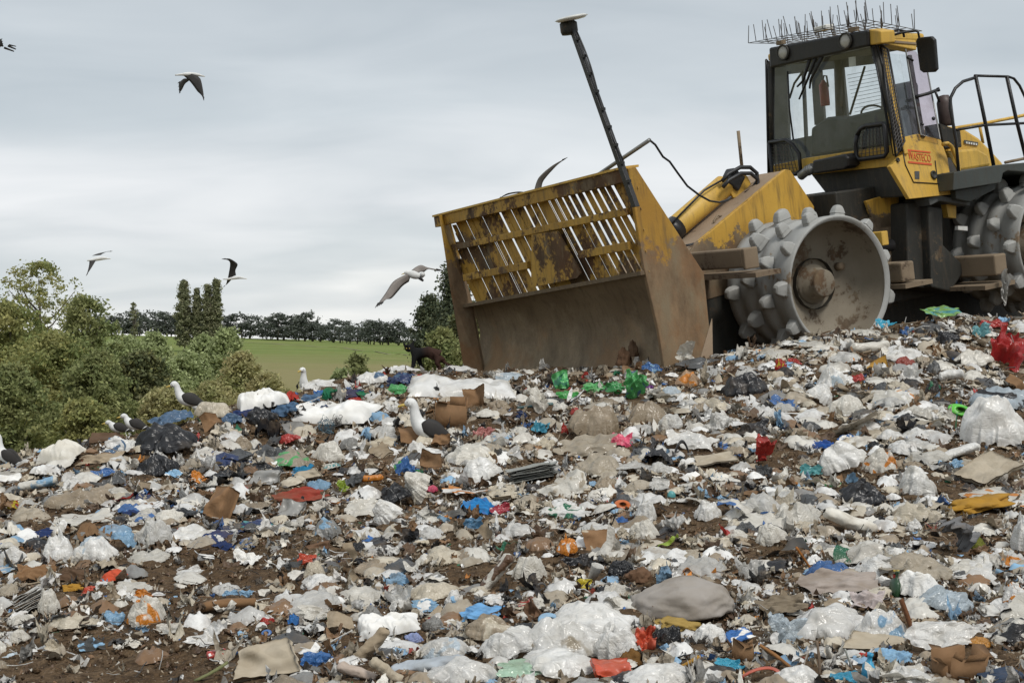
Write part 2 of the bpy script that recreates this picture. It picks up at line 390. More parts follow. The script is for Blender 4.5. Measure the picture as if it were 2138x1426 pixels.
# ------------------------------------------------------------------ the heap (thin-plate spline through surveyed points)
ctl = []
def cp(px, py, Y): p = ray(px, py) * Y; ctl.append((p[0], p[1], p[2]))
for px, py, Y in [(0, 1426, 5.6), (535, 1426, 5.4), (1069, 1426, 5.2), (1600, 1426, 5.0), (2138, 1426, 4.9),
    (0, 1250, 6.9), (535, 1250, 6.7), (1069, 1250, 6.5), (1600, 1250, 6.4), (2138, 1250, 6.3),
    (0, 1104, 8.3), (535, 1102, 8.2), (1069, 1102, 8.0), (1600, 1102, 7.85), (2138, 1102, 7.7),
    (0, 1010, 9.6), (535, 1008, 9.5), (1069, 1006, 9.3), (1600, 1006, 9.1), (2138, 1006, 9.0),
    (0, 958, 10.4), (240, 918, 10.8), (420, 866, 11.7), (600, 832, 12.4), (760, 794, 13.3), (900, 782, 14.4),
    (540, 900, 10.9), (800, 880, 11.2), (1069, 906, 10.6), (1069, 856, 11.5), (1600, 906, 10.4), (2138, 906, 10.2), (1600, 855, 11.2), (2138, 855, 11.0),
    (1069, 824, 12.6), (1600, 806, 12.3), (2138, 806, 12.0), (1069, 806, 13.6), (1300, 792, 13.2), (1480, 760, 13.3), (1600, 730, 13.6), (1600, 760, 13.0),
    (2138, 728, 13.3), (1780, 692, 14.1), (2138, 698, 14.0), (1950, 664, 14.9), (2138, 658, 14.9), (2300, 650, 14.8)]:
    cp(px, py, Y)
ctl += [(-3.2, 12.4, -1.7), (-4.6, 12.6, -2.7), (-2.2, 14.6, -1.9), (-1.0, 16.6, -1.7), (-5.8, 11.6, -3.2), (-6.5, 15, -5.5), (-3.5, 17, -4.2), (-.6, 19, -3.2), (-3.5, 21, -6.5), (0, 23, -5.6),
        (.4, 15.8, -.62), (1.8, 16.2, -.5), (3.2, 15.6, -.34), (5.2, 16.6, -.06), (7.5, 17.2, .18), (2.6, 18, -.55), (5, 19.5, -.25), (8, 21, -.2), (10, 16, .5), (9, 12, -.05), (8.5, 8, -.8), (6.5, 5, -1.05),
        (6, 1, -1.35), (0, 1, -1.5), (-6, 1, -1.8), (0, -5, -1.6), (8, -6, -1.4), (-8, -6, -2.0), (-5.2, 6, -1.75), (-6.5, 8, -2.1), (-8, 3, -2.5), (14, 6, -.7), (15, 18, .4), (3, 25, -3.5), (12, 26, -1.2), (-12, 6, -5), (-12, 14, -7.5), (-10, -4, -3), (-14, 22, -9), (15, -6, -1.2)]
ctl = np.array(ctl)
def _tps_k(r2): return np.where(r2 > 1e-12, 0.5 * r2 * np.log(np.maximum(r2, 1e-12)), 0)
_n = len(ctl); _A = np.zeros((_n + 3, _n + 3))
_d2 = ((ctl[:, None, :2] - ctl[None, :, :2]) ** 2).sum(-1)
_A[:_n, :_n] = _tps_k(_d2) + np.eye(_n) * .02; _A[:_n, _n] = 1; _A[:_n, _n + 1:] = ctl[:, :2]; _A[_n, :_n] = 1; _A[_n + 1:, :_n] = ctl[:, :2].T
_w = np.linalg.solve(_A, np.r_[ctl[:, 2], 0, 0, 0])
def tps(x, y):
    o = np.empty(len(x))
    for i in range(0, len(x), 20000):
        xx, yy = x[i:i + 20000], y[i:i + 20000]
        r2 = (xx[:, None] - ctl[None, :, 0]) ** 2 + (yy[:, None] - ctl[None, :, 1]) ** 2
        o[i:i + 20000] = _tps_k(r2) @ _w[:_n] + _w[_n] + _w[_n + 1] * xx + _w[_n + 2] * yy
    return o
# lookup grid
GX0, GY0, GS = -9.0, 2.0, 0.06
_gx = np.arange(GX0, 10.5, GS); _gy = np.arange(GY0, 20.0, GS)
_mx, _my = np.meshgrid(_gx, _gy, indexing='ij')
def lumps(x, y): return .045 * fbm(np.c_[x * 1.1, y * 1.1, 0 * x], 3)
HG = (tps(_mx.ravel(), _my.ravel()) + lumps(_mx.ravel(), _my.ravel())).reshape(_mx.shape)
def hz(x, y):
    x = np.asarray(x, float); y = np.asarray(y, float)
    fx = np.clip((x - GX0) / GS, 0, len(_gx) - 1.001); fy = np.clip((y - GY0) / GS, 0, len(_gy) - 1.001)
    i = fx.astype(int); j = fy.astype(int); a_ = fx - i; b_ = fy - j
    return (HG[i, j] * (1 - a_) + HG[i + 1, j] * a_) * (1 - b_) + (HG[i, j + 1] * (1 - a_) + HG[i + 1, j + 1] * a_) * b_
def hnormal(x, y, e_=.25):
    dx = (hz(x + e_, y) - hz(x - e_, y)) / (2 * e_); dy = (hz(x, y + e_) - hz(x, y - e_)) / (2 * e_)
    n_ = np.stack([-dx, -dy, np.ones_like(dx)], -1); return n_ / np.linalg.norm(n_, axis=-1, keepdims=True)
_T = np.arange(3.4, 18.5, .04)
def hit(px, py):
    """where the lines of sight through photo pixels meet the heap: x, y, z, ok"""
    px = np.atleast_1d(np.asarray(px, float)); py = np.atleast_1d(np.asarray(py, float))
    rx = (px - CX) / FPX; rz = (HY - py) / FPX; best = np.full(len(px), np.nan)
    for i in range(0, len(px), 4000):
        a_, b_ = rx[i:i + 4000, None], rz[i:i + 4000, None]
        g = b_ * _T - hz(a_ * _T, np.broadcast_to(_T, (len(a_), len(_T))))
        neg = g < 0; k = neg.argmax(1); ok = neg.any(1) & (k > 0)
        kk = np.maximum(k, 1); r = np.arange(len(kk)); g0, g1 = g[r, kk - 1], g[r, kk]
        t = _T[kk - 1] + .04 * g0 / np.where(ok, g0 - g1, 1)
        best[i:i + 4000] = np.where(ok, t, np.nan)
    return rx * best, best, rz * best, ~np.isnan(best)

def axis(dense, lo, hi, step):
    a_ = list(np.arange(dense[0], dense[1] + 1e-6, step)); d = step
    while a_[-1] < hi: d *= 1.18; a_.append(min(a_[-1] + d, hi))
    d = step; b_ = []; c = a_[0]
    while c > lo: d *= 1.18; c = max(c - d, lo); b_.append(c)
    return np.array(b_[::-1] + a_)
ax_, ay_ = axis((-5.2, 7.2), -24, 26, .045), axis((4.6, 16.5), -18, 34, .045)
X_, Y_ = np.meshgrid(ax_, ay_, indexing='ij'); xf, yf = X_.ravel(), Y_.ravel()
Z_ = tps(xf, yf) + lumps(xf, yf)
fine_ = np.clip(1.2 - np.maximum(np.abs(xf - 1) - 6.5, 0) * .4 - np.maximum(np.abs(yf - 10.5) - 6, 0) * .3, 0, 1)
P3 = np.c_[xf, yf, 0 * xf]
Z_ += fine_ * (.030 * ridge(P3 * 3.3, 2) * .5 + .022 * fbm(P3 * 9, 2) + .012 * perlin(P3 * 23)) - .02
Z_ = np.maximum(Z_, -9.4)
nx_, ny_ = len(ax_), len(ay_)
id_ = np.arange(nx_ * ny_).reshape(nx_, ny_)
Fq = np.stack([id_[:-1, :-1], id_[1:, :-1], id_[1:, 1:], id_[:-1, 1:]], -1).reshape(-1, 4)
tag(link('landfill_ground', mesh_np('landfill_ground', np.c_[xf, yf, Z_], Fq), M['soil']), 'brown churned soil of the landfill heap under the rubbish', kind='structure')

# ------------------------------------------------------------------ country beyond
_ty = np.array([-400, 0, 40, 70, 100, 150, 300, 500, 690, 720, 800, 1000, 2000, 6000]); _tz = np.array([-9, -9.2, -9.2, -7.4, -4.6, -3.4, -2.1, -.9, .1, .1, -2, -8, -14, -30])
def tz(x, y):
    r = np.hypot(x, y); z = np.interp(y, _ty, _tz)
    z = z - np.clip(x + 190, -200, 400) * .030 * np.clip(y / 650, 0, 1.0) * np.clip(1.6 - y / 1200, .2, 1)
    return z + .5 * fbm(np.c_[x * .02, y * .02, 0 * x], 3) * np.clip((y - 60) / 200, 0, 1) * np.clip(r / 200, 0, 1)
rad = np.concatenate([np.linspace(0.5, 60, 16), np.geomspace(64, 820, 90), np.geomspace(850, 7000, 22)]); an = np.linspace(0, 2 * np.pi, 181)[:-1]
R_, A_ = np.meshgrid(rad, an, indexing='ij'); fx_, fy_ = (R_ * np.sin(A_)).ravel(), (R_ * np.cos(A_)).ravel()
id_ = np.arange(len(fx_)).reshape(R_.shape); nxt = np.roll(id_, -1, 1)
Fq = np.stack([id_[:-1], id_[1:], nxt[1:], nxt[:-1]], -1).reshape(-1, 4)[:, ::-1]
tag(link('field', mesh_np('field', np.c_[fx_, fy_, tz(fx_, fy_)], Fq), M['field']), 'green sloping pasture in the valley beyond the heap', kind='structure')
# pale farm track along the top of the pasture
tr = [(430, 703, 560), (520, 709, 540), (620, 712, 500), (700, 717, 440), (780, 726, 380), (850, 738, 300)]
mb = MB(); L_, R2 = [], []
for i in range(26):
    s_ = i / 25 * (len(tr) - 1); k = min(int(s_), len(tr) - 2); q = s_ - k
    px = tr[k][0] * (1 - q) + tr[k + 1][0] * q; Yd = tr[k][2] * (1 - q) + tr[k + 1][2] * q
    x = (px - CX) / FPX * Yd
    for lst, dy in ((L_, -1.6), (R2, 1.6)):
        lst.append((x, Yd + dy, float(tz(np.array([x]), np.array([Yd + dy]))[0]) + .12))
mb.add(L_ + R2, [(i, i + 1, 26 + i + 1, 26 + i) for i in range(25)], True)
t_ = NT('track_earth'); M['track'] = t_.done(t_.bsdf(col=t_.mix(t_.noise(t_.coord(), .5, 3), (.16, .14, .08), (.24, .21, .13)), rough=1.0))
tag(mb.build('farm_track', M['track']), 'pale farm track curving across the pasture', kind='structure')

# ------------------------------------------------------------------ trees
def leaves_mesh(name, C, size, seed, elong=1.6, up=0.0):
    """one small quad per row of C (positions)"""
    r = np.random.default_rng(seed); n = len(C)
    a_ = r.normal(size=(n, 3)); a_[:, 2] = a_[:, 2] * (1 - up) + up * 2.0 * np.abs(a_[:, 2]); a_ /= np.linalg.norm(a_, axis=1)[:, None]
    b_ = np.cross(a_, r.normal(size=(n, 3))); b_ /= np.linalg.norm(b_, axis=1)[:, None]
    s_ = size * r.uniform(.6, 1.35, n)[:, None]
    u_, w_ = a_ * s_ * elong * .5, b_ * s_ * .5
    V_ = np.stack([C - u_, C + w_ * .9, C + u_, C - w_ * .9], 1).reshape(-1, 3)
    return mesh_np(name, V_, np.arange(4 * n).reshape(n, 4), smooth=False)
def crown_pts(env, nclump, per, spread, seed, shell=.55, hole=0.0):
    """env(t, th) -> radius at relative height t; returns points in clumps, unit height"""
    r = np.random.default_rng(seed); out_ = []
    per = per * 1.7
    for _ in range(nclump):
        t = r.uniform(0.02, 1); th = r.uniform(0, 2 * np.pi); R = env(t) * (1 + .28 * math.sin(3 * th + seed) + .16 * math.sin(7 * th + 2 * seed + 5 * t))
        q = R * (r.uniform(shell, 1.0) if r.random() < .75 else r.uniform(0, 1))
        c = np.array([q * math.cos(th), q * math.sin(th), t])
        k = max(3, int(per * r.uniform(.4, 1.6)))
        out_.append(c + r.normal(size=(k, 3)) * spread * r.uniform(.6, 1.3) * np.array([1, 1, .7]))
    return np.concatenate(out_)
def tree(name, px, top, bot, wpx, Y, mat, label, cat='tree', kind='round', n=(120, 40), leaf=.16, seed=1, group=None, base=None, spread=.06, fork=5, trunk_r=None, shared=None):
    """a tree whose crown spans photo rows top..bot and wpx columns, Y metres away"""
    x = (px - CX) / FPX * Y; ztop = (HY - top) / FPX * Y; zbot = (HY - bot) / FPX * Y
    gz = float(tz(np.array([x]), np.array([Y]))[0]) if base is None else base
    Hc = ztop - zbot; Rw = wpx / FPX * Y / 2 / Hc
    root = empty(name, (x, Y, gz)); tag(root, label, cat, group)
    envs = {'round': lambda t: Rw * math.sqrt(max(0, 1 - (2 * t - 1) ** 2)) * (.86 + .3 * (t < .55)), 'cone': lambda t: Rw * (1.04 - t) ** .75 * (1 if t > .08 else .7),
            'col': lambda t: Rw * min(1, 1.9 * (1 - t) ** .8, .55 + 3 * t), 'wide': lambda t: Rw * (1 - t ** 3) ** .5, 'dome': lambda t: Rw * (1 - t ** 2.2) ** .5}
    pts = crown_pts(envs[kind], n[0], n[1], spread, seed) * Hc + np.array([0, 0, zbot - gz])
    cm = leaves_mesh('crown', pts, leaf * .74, seed, up=.55 if kind == 'col' else 0)
    link('crown', cm, mat, root)
    r = random.Random(seed); mb = MB(); h0 = zbot - gz; tr_ = trunk_r or max(.08, Hc * .022)
    top_ = Vector((r.uniform(-.05, .05) * Hc, r.uniform(-.05, .05) * Hc, h0 + Hc * .86))
    mb.tube([Vector((0, 0, -.4)), Vector((.01 * Hc, 0, (h0 + Hc * .3) * .5)), top_ * .72 + Vector((.015 * Hc, 0, 0)), top_], [tr_ * 1.25, tr_, tr_ * .6, tr_ * .2], 7)
    for k in range(fork):
        s_ = r.uniform(.15, .75); st = Vector((0, 0, h0 + Hc * s_ * .8)); th = r.uniform(0, 6.28); rr = envs[kind](min(.95, s_ + .15)) * Hc * .85
        en = st + Vector((rr * math.cos(th), rr * math.sin(th), Hc * r.uniform(.12, .32) if kind != 'col' else Hc * .3))
        mb.tube([st, st.lerp(en, .5) + Vector((0, 0, -.03 * Hc)), en], [tr_ * .5, tr_ * .3, tr_ * .1], 5)
    mb.build('trunk', M['bark'], root)
    return root
# valley trees on the left, nearest the heap
tree('autumn_tree', 82, 548, 800, 235, 74, M['leaf_autumn'], 'tallest airy autumn tree with sky showing through its crown, far left', n=(430, 15), leaf=.13, seed=11, spread=.022, fork=16, kind='dome')
tree('autumn_tree', 20, 640, 900, 190, 66, M['leaf_autumn'], 'brown olive tree at the left edge in front of the tallest tree', n=(300, 34), leaf=.15, seed=12, spread=.035, fork=8)
tree('autumn_tree', 178, 622, 850, 120, 70, M['leaf_olive'], 'narrow olive tree on the right shoulder of the tallest autumn tree', n=(240, 30), leaf=.15, seed=13, spread=.035, fork=8)
tree('broad_shrub', 110, 705, 960, 230, 58, M['leaf_autumn'], 'wide russet thicket tree below the tallest autumn tree', n=(420, 36), leaf=.14, seed=14, spread=.04, fork=8)
tree('broad_shrub', 22, 770, 985, 170, 50, M['leaf_olive'], 'dull olive shrub low at the left edge behind the heap', n=(330, 36), leaf=.13, seed=15, spread=.04)
tree('broad_shrub', 205, 742, 960, 150, 52, M['leaf_olive'], 'olive shrub behind the pair of gulls on the left crest', n=(360, 36), leaf=.13, seed=16, spread=.04)
tree('dark_shrub', 296, 742, 930, 140, 56, M['leaf_dark'], 'dark green rounded bush behind the biggest standing gull', n=(340, 38), leaf=.14, seed=17, spread=.045)
tree('dark_shrub', 178, 838, 965, 120, 44, M['leaf_autumn'], 'low rusty bush just behind the left crest of the heap', n=(240, 34), leaf=.11, seed=18, spread=.05)
tree('dark_shrub', 345, 815, 940, 110, 46, M['leaf_tan'], 'low olive bush behind the blue cloth on the crest', n=(240, 34), leaf=.11, seed=19, spread=.05)
# pale willows in the middle
wl = [(262, 706, 800, 84, 125, 'leaf_light', 'pale green willow nearest the tall autumn tree'), (322, 700, 800, 80, 130, 'leaf_light', 'pale green willow under the bare sapling'),
      (392, 742, 850, 92, 100, 'leaf_light', 'bright green willow with a rounded top left of the sandy thicket'), (425, 706, 800, 62, 135, 'leaf_light', 'pale willow in front of the right hand poplars'),
      (474, 692, 800, 60, 130, 'leaf_light', 'tallest pale willow standing right of the poplars'), (505, 740, 870, 104, 96, 'leaf_tan', 'sandy green thicket tree right of the willows'),
      (558, 782, 880, 96, 84, 'leaf_tan', 'sparse sandy bush at the right end of the thicket'), (445, 800, 900, 120, 72, 'leaf_tan', 'low sandy bush right behind the white quilt'), (350, 760, 850, 60, 90, 'leaf_light', 'small willow between dark bush and bright willow'),
      (596, 818, 880, 70, 66, 'leaf_tan', 'short dry bush behind the upright gull')]
for i, (px, tp, bt, w, Yd, m_, lb) in enumerate(wl):
    tree('willow_tree' if 'willow' in lb else 'dry_shrub', px, tp, bt, w, Yd, M[m_], lb, n=(190, 34) if m_ == 'leaf_light' else (200, 24), leaf=.24 * Yd / 110, seed=30 + i, spread=.055, group='bushes in the valley', kind='dome' if i % 2 else 'round')
# poplars
for i, (px, tp, w, lb) in enumerate([(384, 588, 34, 'broadest dark poplar, leftmost of the four'), (411, 604, 17, 'thin poplar second from the left of the four'), (434, 597, 24, 'poplar third from the left of the four'), (452, 585, 19, 'rightmost slim poplar of the four, below the flying gull')]):
    tree('poplar_tree', px, tp, 724, w, 330, M['leaf_poplar'], lb, n=(240, 26), leaf=.42, seed=50 + i, kind='col', spread=.022, group='poplars on the pasture', fork=7, trunk_r=.25)
tree('poplar_tree', 279, 630, 706, 16, 300, M['leaf_poplar'], 'thin half bare poplar sapling left of the four poplars', n=(46, 10), leaf=.36, seed=56, kind='col', spread=.03, fork=8, trunk_r=.12)
# dark conifers behind the blade
for i, (px, tp, bt, w, Yd, m_, kd, lb) in enumerate([(952, 560, 790, 130, 118, 'leaf_pine', 'cone', 'tall dark pine rising behind the left edge of the blade'), (898, 622, 770, 52, 130, 'leaf_pine', 'round', 'dark pine with knobbly branches just left of the blade'),
        (925, 690, 800, 90, 92, 'leaf_olive', 'dome', 'olive bush behind the cat'), (985, 640, 800, 110, 100, 'leaf_dark', 'round', 'dark bush hidden mostly behind the blade')]):
    tree('pine_tree' if 'pine' in lb else 'dark_shrub', px, tp, bt, w, Yd, M[m_], lb, n=(300, 30), leaf=.25, seed=60 + i, kind=kd, spread=.04, fork=10)
# two leafy shrubs on the flank of the heap
for i, (px, tp, bt, w, Yd, lb) in enumerate([(744, 742, 800, 44, 26, 'leafy green sapling behind the crest left of the cat'), (712, 772, 806, 40, 24, 'low leafy weed bush behind the crest left of the sapling')]):
    tree('weed_shrub', px, tp, bt, w, Yd, M['leaf_light' if i else 'leaf_olive'], lb, n=(46, 12), leaf=.085, seed=70 + i, spread=.07, base=-2.4, kind='dome', fork=5)
# shelter belt along the horizon: four trees built, the rest copied
protos = []
for k in range(5):
    root = empty('shelter_tree', (0, 0, 0)); Hc = 1.0
    env = (lambda t: .34 * math.sqrt(max(0, 1 - (2 * t - 1) ** 2)) + .06)
    pts = crown_pts(env, 80, 11, .05, 80 + k); pts[:, 2] = .13 + .87 * pts[:, 2]
    link('crown', leaves_mesh('crown', pts, .046, 80 + k), M['leaf_hedge'], root)
    mb = MB(); r = random.Random(k)
    for q in range(1 + k % 3):
        dx = r.uniform(-.12, .12); mb.tube([(dx, 0, -.06), (dx * .7, 0, .3), (dx * .5, .02, .7)], [.024, .018, .006], 5)
    mb.build('trunk', M['bark'], root); protos.append(root)
SIDE = {}; ORD = 'first second third fourth fifth sixth seventh eighth ninth tenth eleventh twelfth thirteenth fourteenth fifteenth sixteenth seventeenth eighteenth nineteenth twentieth'.split()
hr = random.Random(5); i = 0; px = 196.0
ridge_pts = [(196, 700, 640, 656), (360, 703, 690, 660), (480, 706, 690, 668), (560, 708, 690, 664), (640, 712, 670, 664), (700, 717, 640, 676), (800, 726, 600, 678), (885, 732, 560, 684)]
while px < 890:
    b_ = np.interp(px, [q[0] for q in ridge_pts], [q[1] for q in ridge_pts]); Yd = np.interp(px, [q[0] for q in ridge_pts], [q[2] for q in ridge_pts]); tp = np.interp(px, [q[0] for q in ridge_pts], [q[3] for q in ridge_pts]) + hr.uniform(-13, 12)
    src = protos[i % 5]
    if i < 5: o = src
    else:
        o = src.copy(); COL.objects.link(o)
        for ch in list(src.children):
            c = ch.copy(); COL.objects.link(c); c.parent = o
    Yd += hr.uniform(-12, 12); x = (px - CX) / FPX * Yd; g = float(tz(np.array([x]), np.array([Yd]))[0]); h = (HY - tp) / FPX * Yd - g
    o.location = (x, Yd, g); o.scale = (h * hr.uniform(1.0, 1.8), h * 1.1, h); o.rotation_euler = (0, 0, hr.uniform(-.5, .5))
    side = 'left of the poplars' if px < 370 else ('behind the poplars' if px < 470 else ('above the middle of the pasture' if px < 680 else 'beside the dark pines'))
    SIDE[side] = SIDE.get(side, 0) + 1
    tag(o, f'{ORD[SIDE[side] - 1]} tree from the left in the dark skyline row {side}', 'tree', 'shelter belt trees on the skyline')
    px += hr.uniform(8, 19); i += 1
# ------------------------------------------------------------------ the compactor, built in its own frame: x forward, y to its left, z up from the left front axle end
_h, _p = math.radians(30), math.radians(9)
fv = np.array([-math.cos(_h) * math.cos(_p), -math.sin(_h) * math.cos(_p), -math.sin(_p)]); lv = np.array([math.sin(_h), -math.cos(_h), 0.0]); uv = np.cross(fv, lv)
ORG = ray(1757, 590) * 15.16
comp = empty('compactor')
comp.matrix_world = Matrix(((fv[0], lv[0], uv[0], ORG[0]), (fv[1], lv[1], uv[1], ORG[1]), (fv[2], lv[2], uv[2], ORG[2]), (0, 0, 0, 1)))
tag(comp, 'muddy yellow landfill compactor with a slatted trash blade and spiked steel wheels', 'compactor')
def toloc(P): q = np.asarray(P) - ORG; return Vector((float(q @ fv), float(q @ lv), float(q @ uv)))
def pl(px, py, axis_, c):
    """point of the plane axis_=c of the machine on the line of sight through a photo pixel"""
    n = dict(f=fv, l=lv, u=uv)[axis_]; r = ray(px, py); return toloc(r * ((c + ORG @ n) / (r @ n)))
def pln(px, py, p0, n):
    """same for any plane given in machine coordinates by a point and a normal"""
    r = ray(px, py); d = Vector((float(r @ fv), float(r @ lv), float(r @ uv))); o = toloc((0, 0, 0))
    t = (Vector(p0) - o).dot(Vector(n)) / d.dot(Vector(n)); return o + d * t
def part(mb, name, mat, parent=comp, bevel=0.0): return mb.build(name, M[mat], parent, bevel)

# --- blade -------------------------------------------------------------------
BF = 2.70; LR, LL = .27, -3.52
mb = MB()      # curved moldboard below the rack
prof = [(BF + .02, .40), (BF - .10, .18), (BF - .16, -.10), (BF - .12, -.40), (BF + .02, -.66), (BF + .12, -.85)]
m0, m1 = pl(1000, 633, 'f', BF), pl(1330, 572, 'f', BF)
def mid_u(l): return m0.z + (m1.z - m0.z) * (l - m0.y) / (m1.y - m0.y)
cols = [LL + .05 + (LR - LL - .06) * k / 14 for k in range(15)]
v, f = [], []
for k, l in enumerate(cols):
    for j, (x, z) in enumerate(prof): v.append((x, l, z if j else mid_u(l)))
    for j, (x, z) in enumerate(prof): v.append((x - .045, l, z if j else mid_u(l)))
npf = len(prof)
for k in range(14):
    for j in range(npf - 1):
        a0 = k * 2 * npf + j; a1 = a0 + 2 * npf
        f.append((a0, a0 + 1, a1 + 1, a1)); f.append((a0 + npf, a1 + npf, a1 + npf + 1, a0 + npf + 1))
mb.add(v, f, True)
blade = part(mb, 'blade', 'moldboard')
mb = MB()      # ledge where rack meets moldboard
for k in range(14):
    l0, l1 = cols[k], cols[k + 1]
    mb.prism([(BF - .03, l0, mid_u(l0) - .02), (BF - .03, l1, mid_u(l1) - .02), (BF - .03, l1, mid_u(l1) + .02), (BF - .03, l0, mid_u(l0) + .02)], (.085, 0, 0))
part(mb, 'ledge', 'moldboard', blade)
mb = MB()      # side wing turned forward at the far end
a0, a1, a2 = pl(917, 450, 'f', BF + .16), pl(942, 615, 'f', BF + .16), pl(972, 790, 'f', BF + .16)
b0, b1, b2 = pl(934, 455, 'f', BF), pl(984, 640, 'f', BF - .05), pl(1012, 790, 'f', BF - .02)
mb.add([a0, a1, a2, b2, b1, b0] + [q + Vector((-.04, -.02, 0)) for q in (a0, a1, a2, b2, b1, b0)], [(0, 1, 4, 5), (1, 2, 3, 4), (11, 10, 7, 6), (10, 9, 8, 7), (0, 6, 7, 1), (1, 7, 8, 2), (0, 5, 11, 6)])
part(mb, 'side_wing', 'yellow_plate', blade)
mb = MB()      # end plate nearest the camera
ep = [pl(*q, 'l', LR) for q in ((1311, 352), (1326, 347), (1405, 470), (1470, 570), (1489, 760), (1492, 800), (1392, 800), (1375, 690), (1345, 560))]
mb.prism(ep, (0, -.045, 0)); part(mb, 'end_plate', 'yellow_plate', blade, .008)
mb = MB()
wp = [pl(*q, 'l', LR + .012) for q in ((1487, 665), (1489, 770), (1450, 790))]; mb.prism(wp, (0, -.01, 0)); part(mb, 'wear_plate', 'dusty', blade)
# rack: rails and leaning slats, each a piece
t0, t1 = pl(918, 452, 'f', BF), pl(1316, 351, 'f', BF)
def rail_u(a_, b_, l): return a_.z + (b_.z - a_.z) * (l - a_.y) / (b_.y - a_.y)
def rail(name, a_, b_, h, d, mat, x0=BF + .012):
    mb = MB(); a_, b_ = Vector(a_), Vector(b_)
    mb.prism([(x0, a_.y, a_.z), (x0, b_.y, b_.z), (x0, b_.y, b_.z - h), (x0, a_.y, a_.z - h)], (d, 0, 0)); return part(mb, name, mat, blade, .006)
rail('top_rail', t0, t1, .125, .07, 'yellow_rack')
mb = MB(); mb.prism([(BF - .10, t0.y, t0.z), (BF - .10, t1.y, t1.z), (BF - .10, t1.y, t1.z + .022), (BF - .10, t0.y, t0.z + .022)], (.20, 0, 0)); part(mb, 'top_flange', 'yellow', blade)
c0, c1 = pl(942, 512, 'f', BF), pl(1318, 433, 'f', BF); rail('cross_rail', c0, c1, .07, .05, 'yellow_rack')
d0, d1 = pl(975, 572, 'f', BF), pl(1109, 545, 'f', BF); rail('cross_rail', d0, d1, .08, .05, 'yellow_rack')
e0, e1 = pl(1216, 523, 'f', BF), pl(1322, 503, 'f', BF); rail('cross_rail', e0, e1, .08, .05, 'yellow_rack')
mb = MB(); cpl = [pl(*q, 'f', BF + .06) for q in ((1113, 490), (1166, 482), (1216, 570), (1208, 580), (1112, 600))]; mb.prism(cpl, (.02, 0, 0)); part(mb, 'centre_plate', 'yellow_rack', blade)
lean = (pl(1230, 396, 'f', BF), pl(1254, 441, 'f', BF)); lean = (lean[1].y - lean[0].y) / (lean[0].z - lean[1].z)   # sideways run per metre down
rs = random.Random(3); n_sl = 31; pitch = (LR - LL + .30) / n_sl; lo, hi = LL + .02, LR - .03
def strip(l0, w, ua, ub, x, th, name, mat):
    """one leaning bar between two heights, cut off at the frame of the blade"""
    ut = rail_u(t0, t1, l0) - .06; a_ = Vector((x, l0 + lean * (ut - ua), ua)); b_ = Vector((x, l0 + lean * (ut - ub), ub))
    if b_.y < lo + .03 or a_.y > hi - .02: return
    if a_.y < lo: q = (lo - a_.y) / (b_.y - a_.y); a_ = a_.lerp(b_, q)
    if b_.y > hi: q = (hi - a_.y) / (b_.y - a_.y); b_ = a_.lerp(b_, q)
    mb = MB(); mb.prism([a_ + Vector((0, -w / 2, 0)), a_ + Vector((0, w / 2, 0)), b_ + Vector((0, w / 2, 0)), b_ + Vector((0, -w / 2, 0))], (th, 0, 0)); part(mb, name, mat, blade)
def row_open(pts):
    """which gaps between the slats are open, from points seen on them; value = share of the gap left open"""
    o = {}
    for zx, zy, sh in pts:
        p = pl(898 + zx * .5355, 313 + zy * .5355, 'f', BF); ut = rail_u(t0, t1, p.y) - .06; l0 = p.y - lean * (ut - p.z); o[round((l0 - (LL - .36)) / pitch)] = sh
    return o
rows = [row_open([(195, 290, .3), (240, 290, .3), (285, 275, 1)] + [(380 + 26 * q, 250 - 6 * q, (1, .6, .5, .9, .9, 1)[q]) for q in range(6)] + [(556 + 27 * q, 205 - 7 * q, 1) for q in range(7)] + [(760, 130, 1)]),
        row_open([(245, 400, .6), (275, 395, .5), (300, 405, .8), (345, 385, 1), (530, 325, .8), (565, 340, 1)] + [(640 + 27 * q, 315 - 6 * q, 1) for q in range(6)]),
        row_open([(325, 505, .4), (350, 505, .6), (398, 490, 1), (688, 412, .9), (722, 430, .9), (745, 430, .3), (770, 460, .8), (792, 440, .8)])]
for k in range(n_sl):
    l0 = LL - .36 + pitch * (k + .5); lb = l0 + lean * (rail_u(t0, t1, l0) - .06 - mid_u(l0 + .4))
    strip(l0, pitch * rs.uniform(.70, .74), rail_u(t0, t1, l0) - .06, mid_u(lb), BF - .03 - rs.uniform(0, .012), .006, 'slat', 'yellow_rack')
for k in range(n_sl + 1):
    l0 = LL - .36 + pitch * k; ut = rail_u(t0, t1, l0) - .06
    def ucross(c, d):   # height at which the leaning gap meets a rail
        u = ut
        for _ in range(6): u = rail_u(c, d, l0 + lean * (ut - u))
        return u
    u1 = ucross(c0, c1) - .03; u2 = ucross(d0, d1) - .03; u3 = ucross(m0, m1)
    for r_i, (ua, ub) in enumerate(((ut, u1), (u1, u2), (u2, u3))):
        sh = rows[r_i].get(k, 0)
        if sh < 1:
            w = pitch * .31 * (1 - sh * .8); strip(l0 - (pitch * .155 - w / 2), w, ua, ub, BF - .040, .004, 'caked_gap', 'yellow_rack')
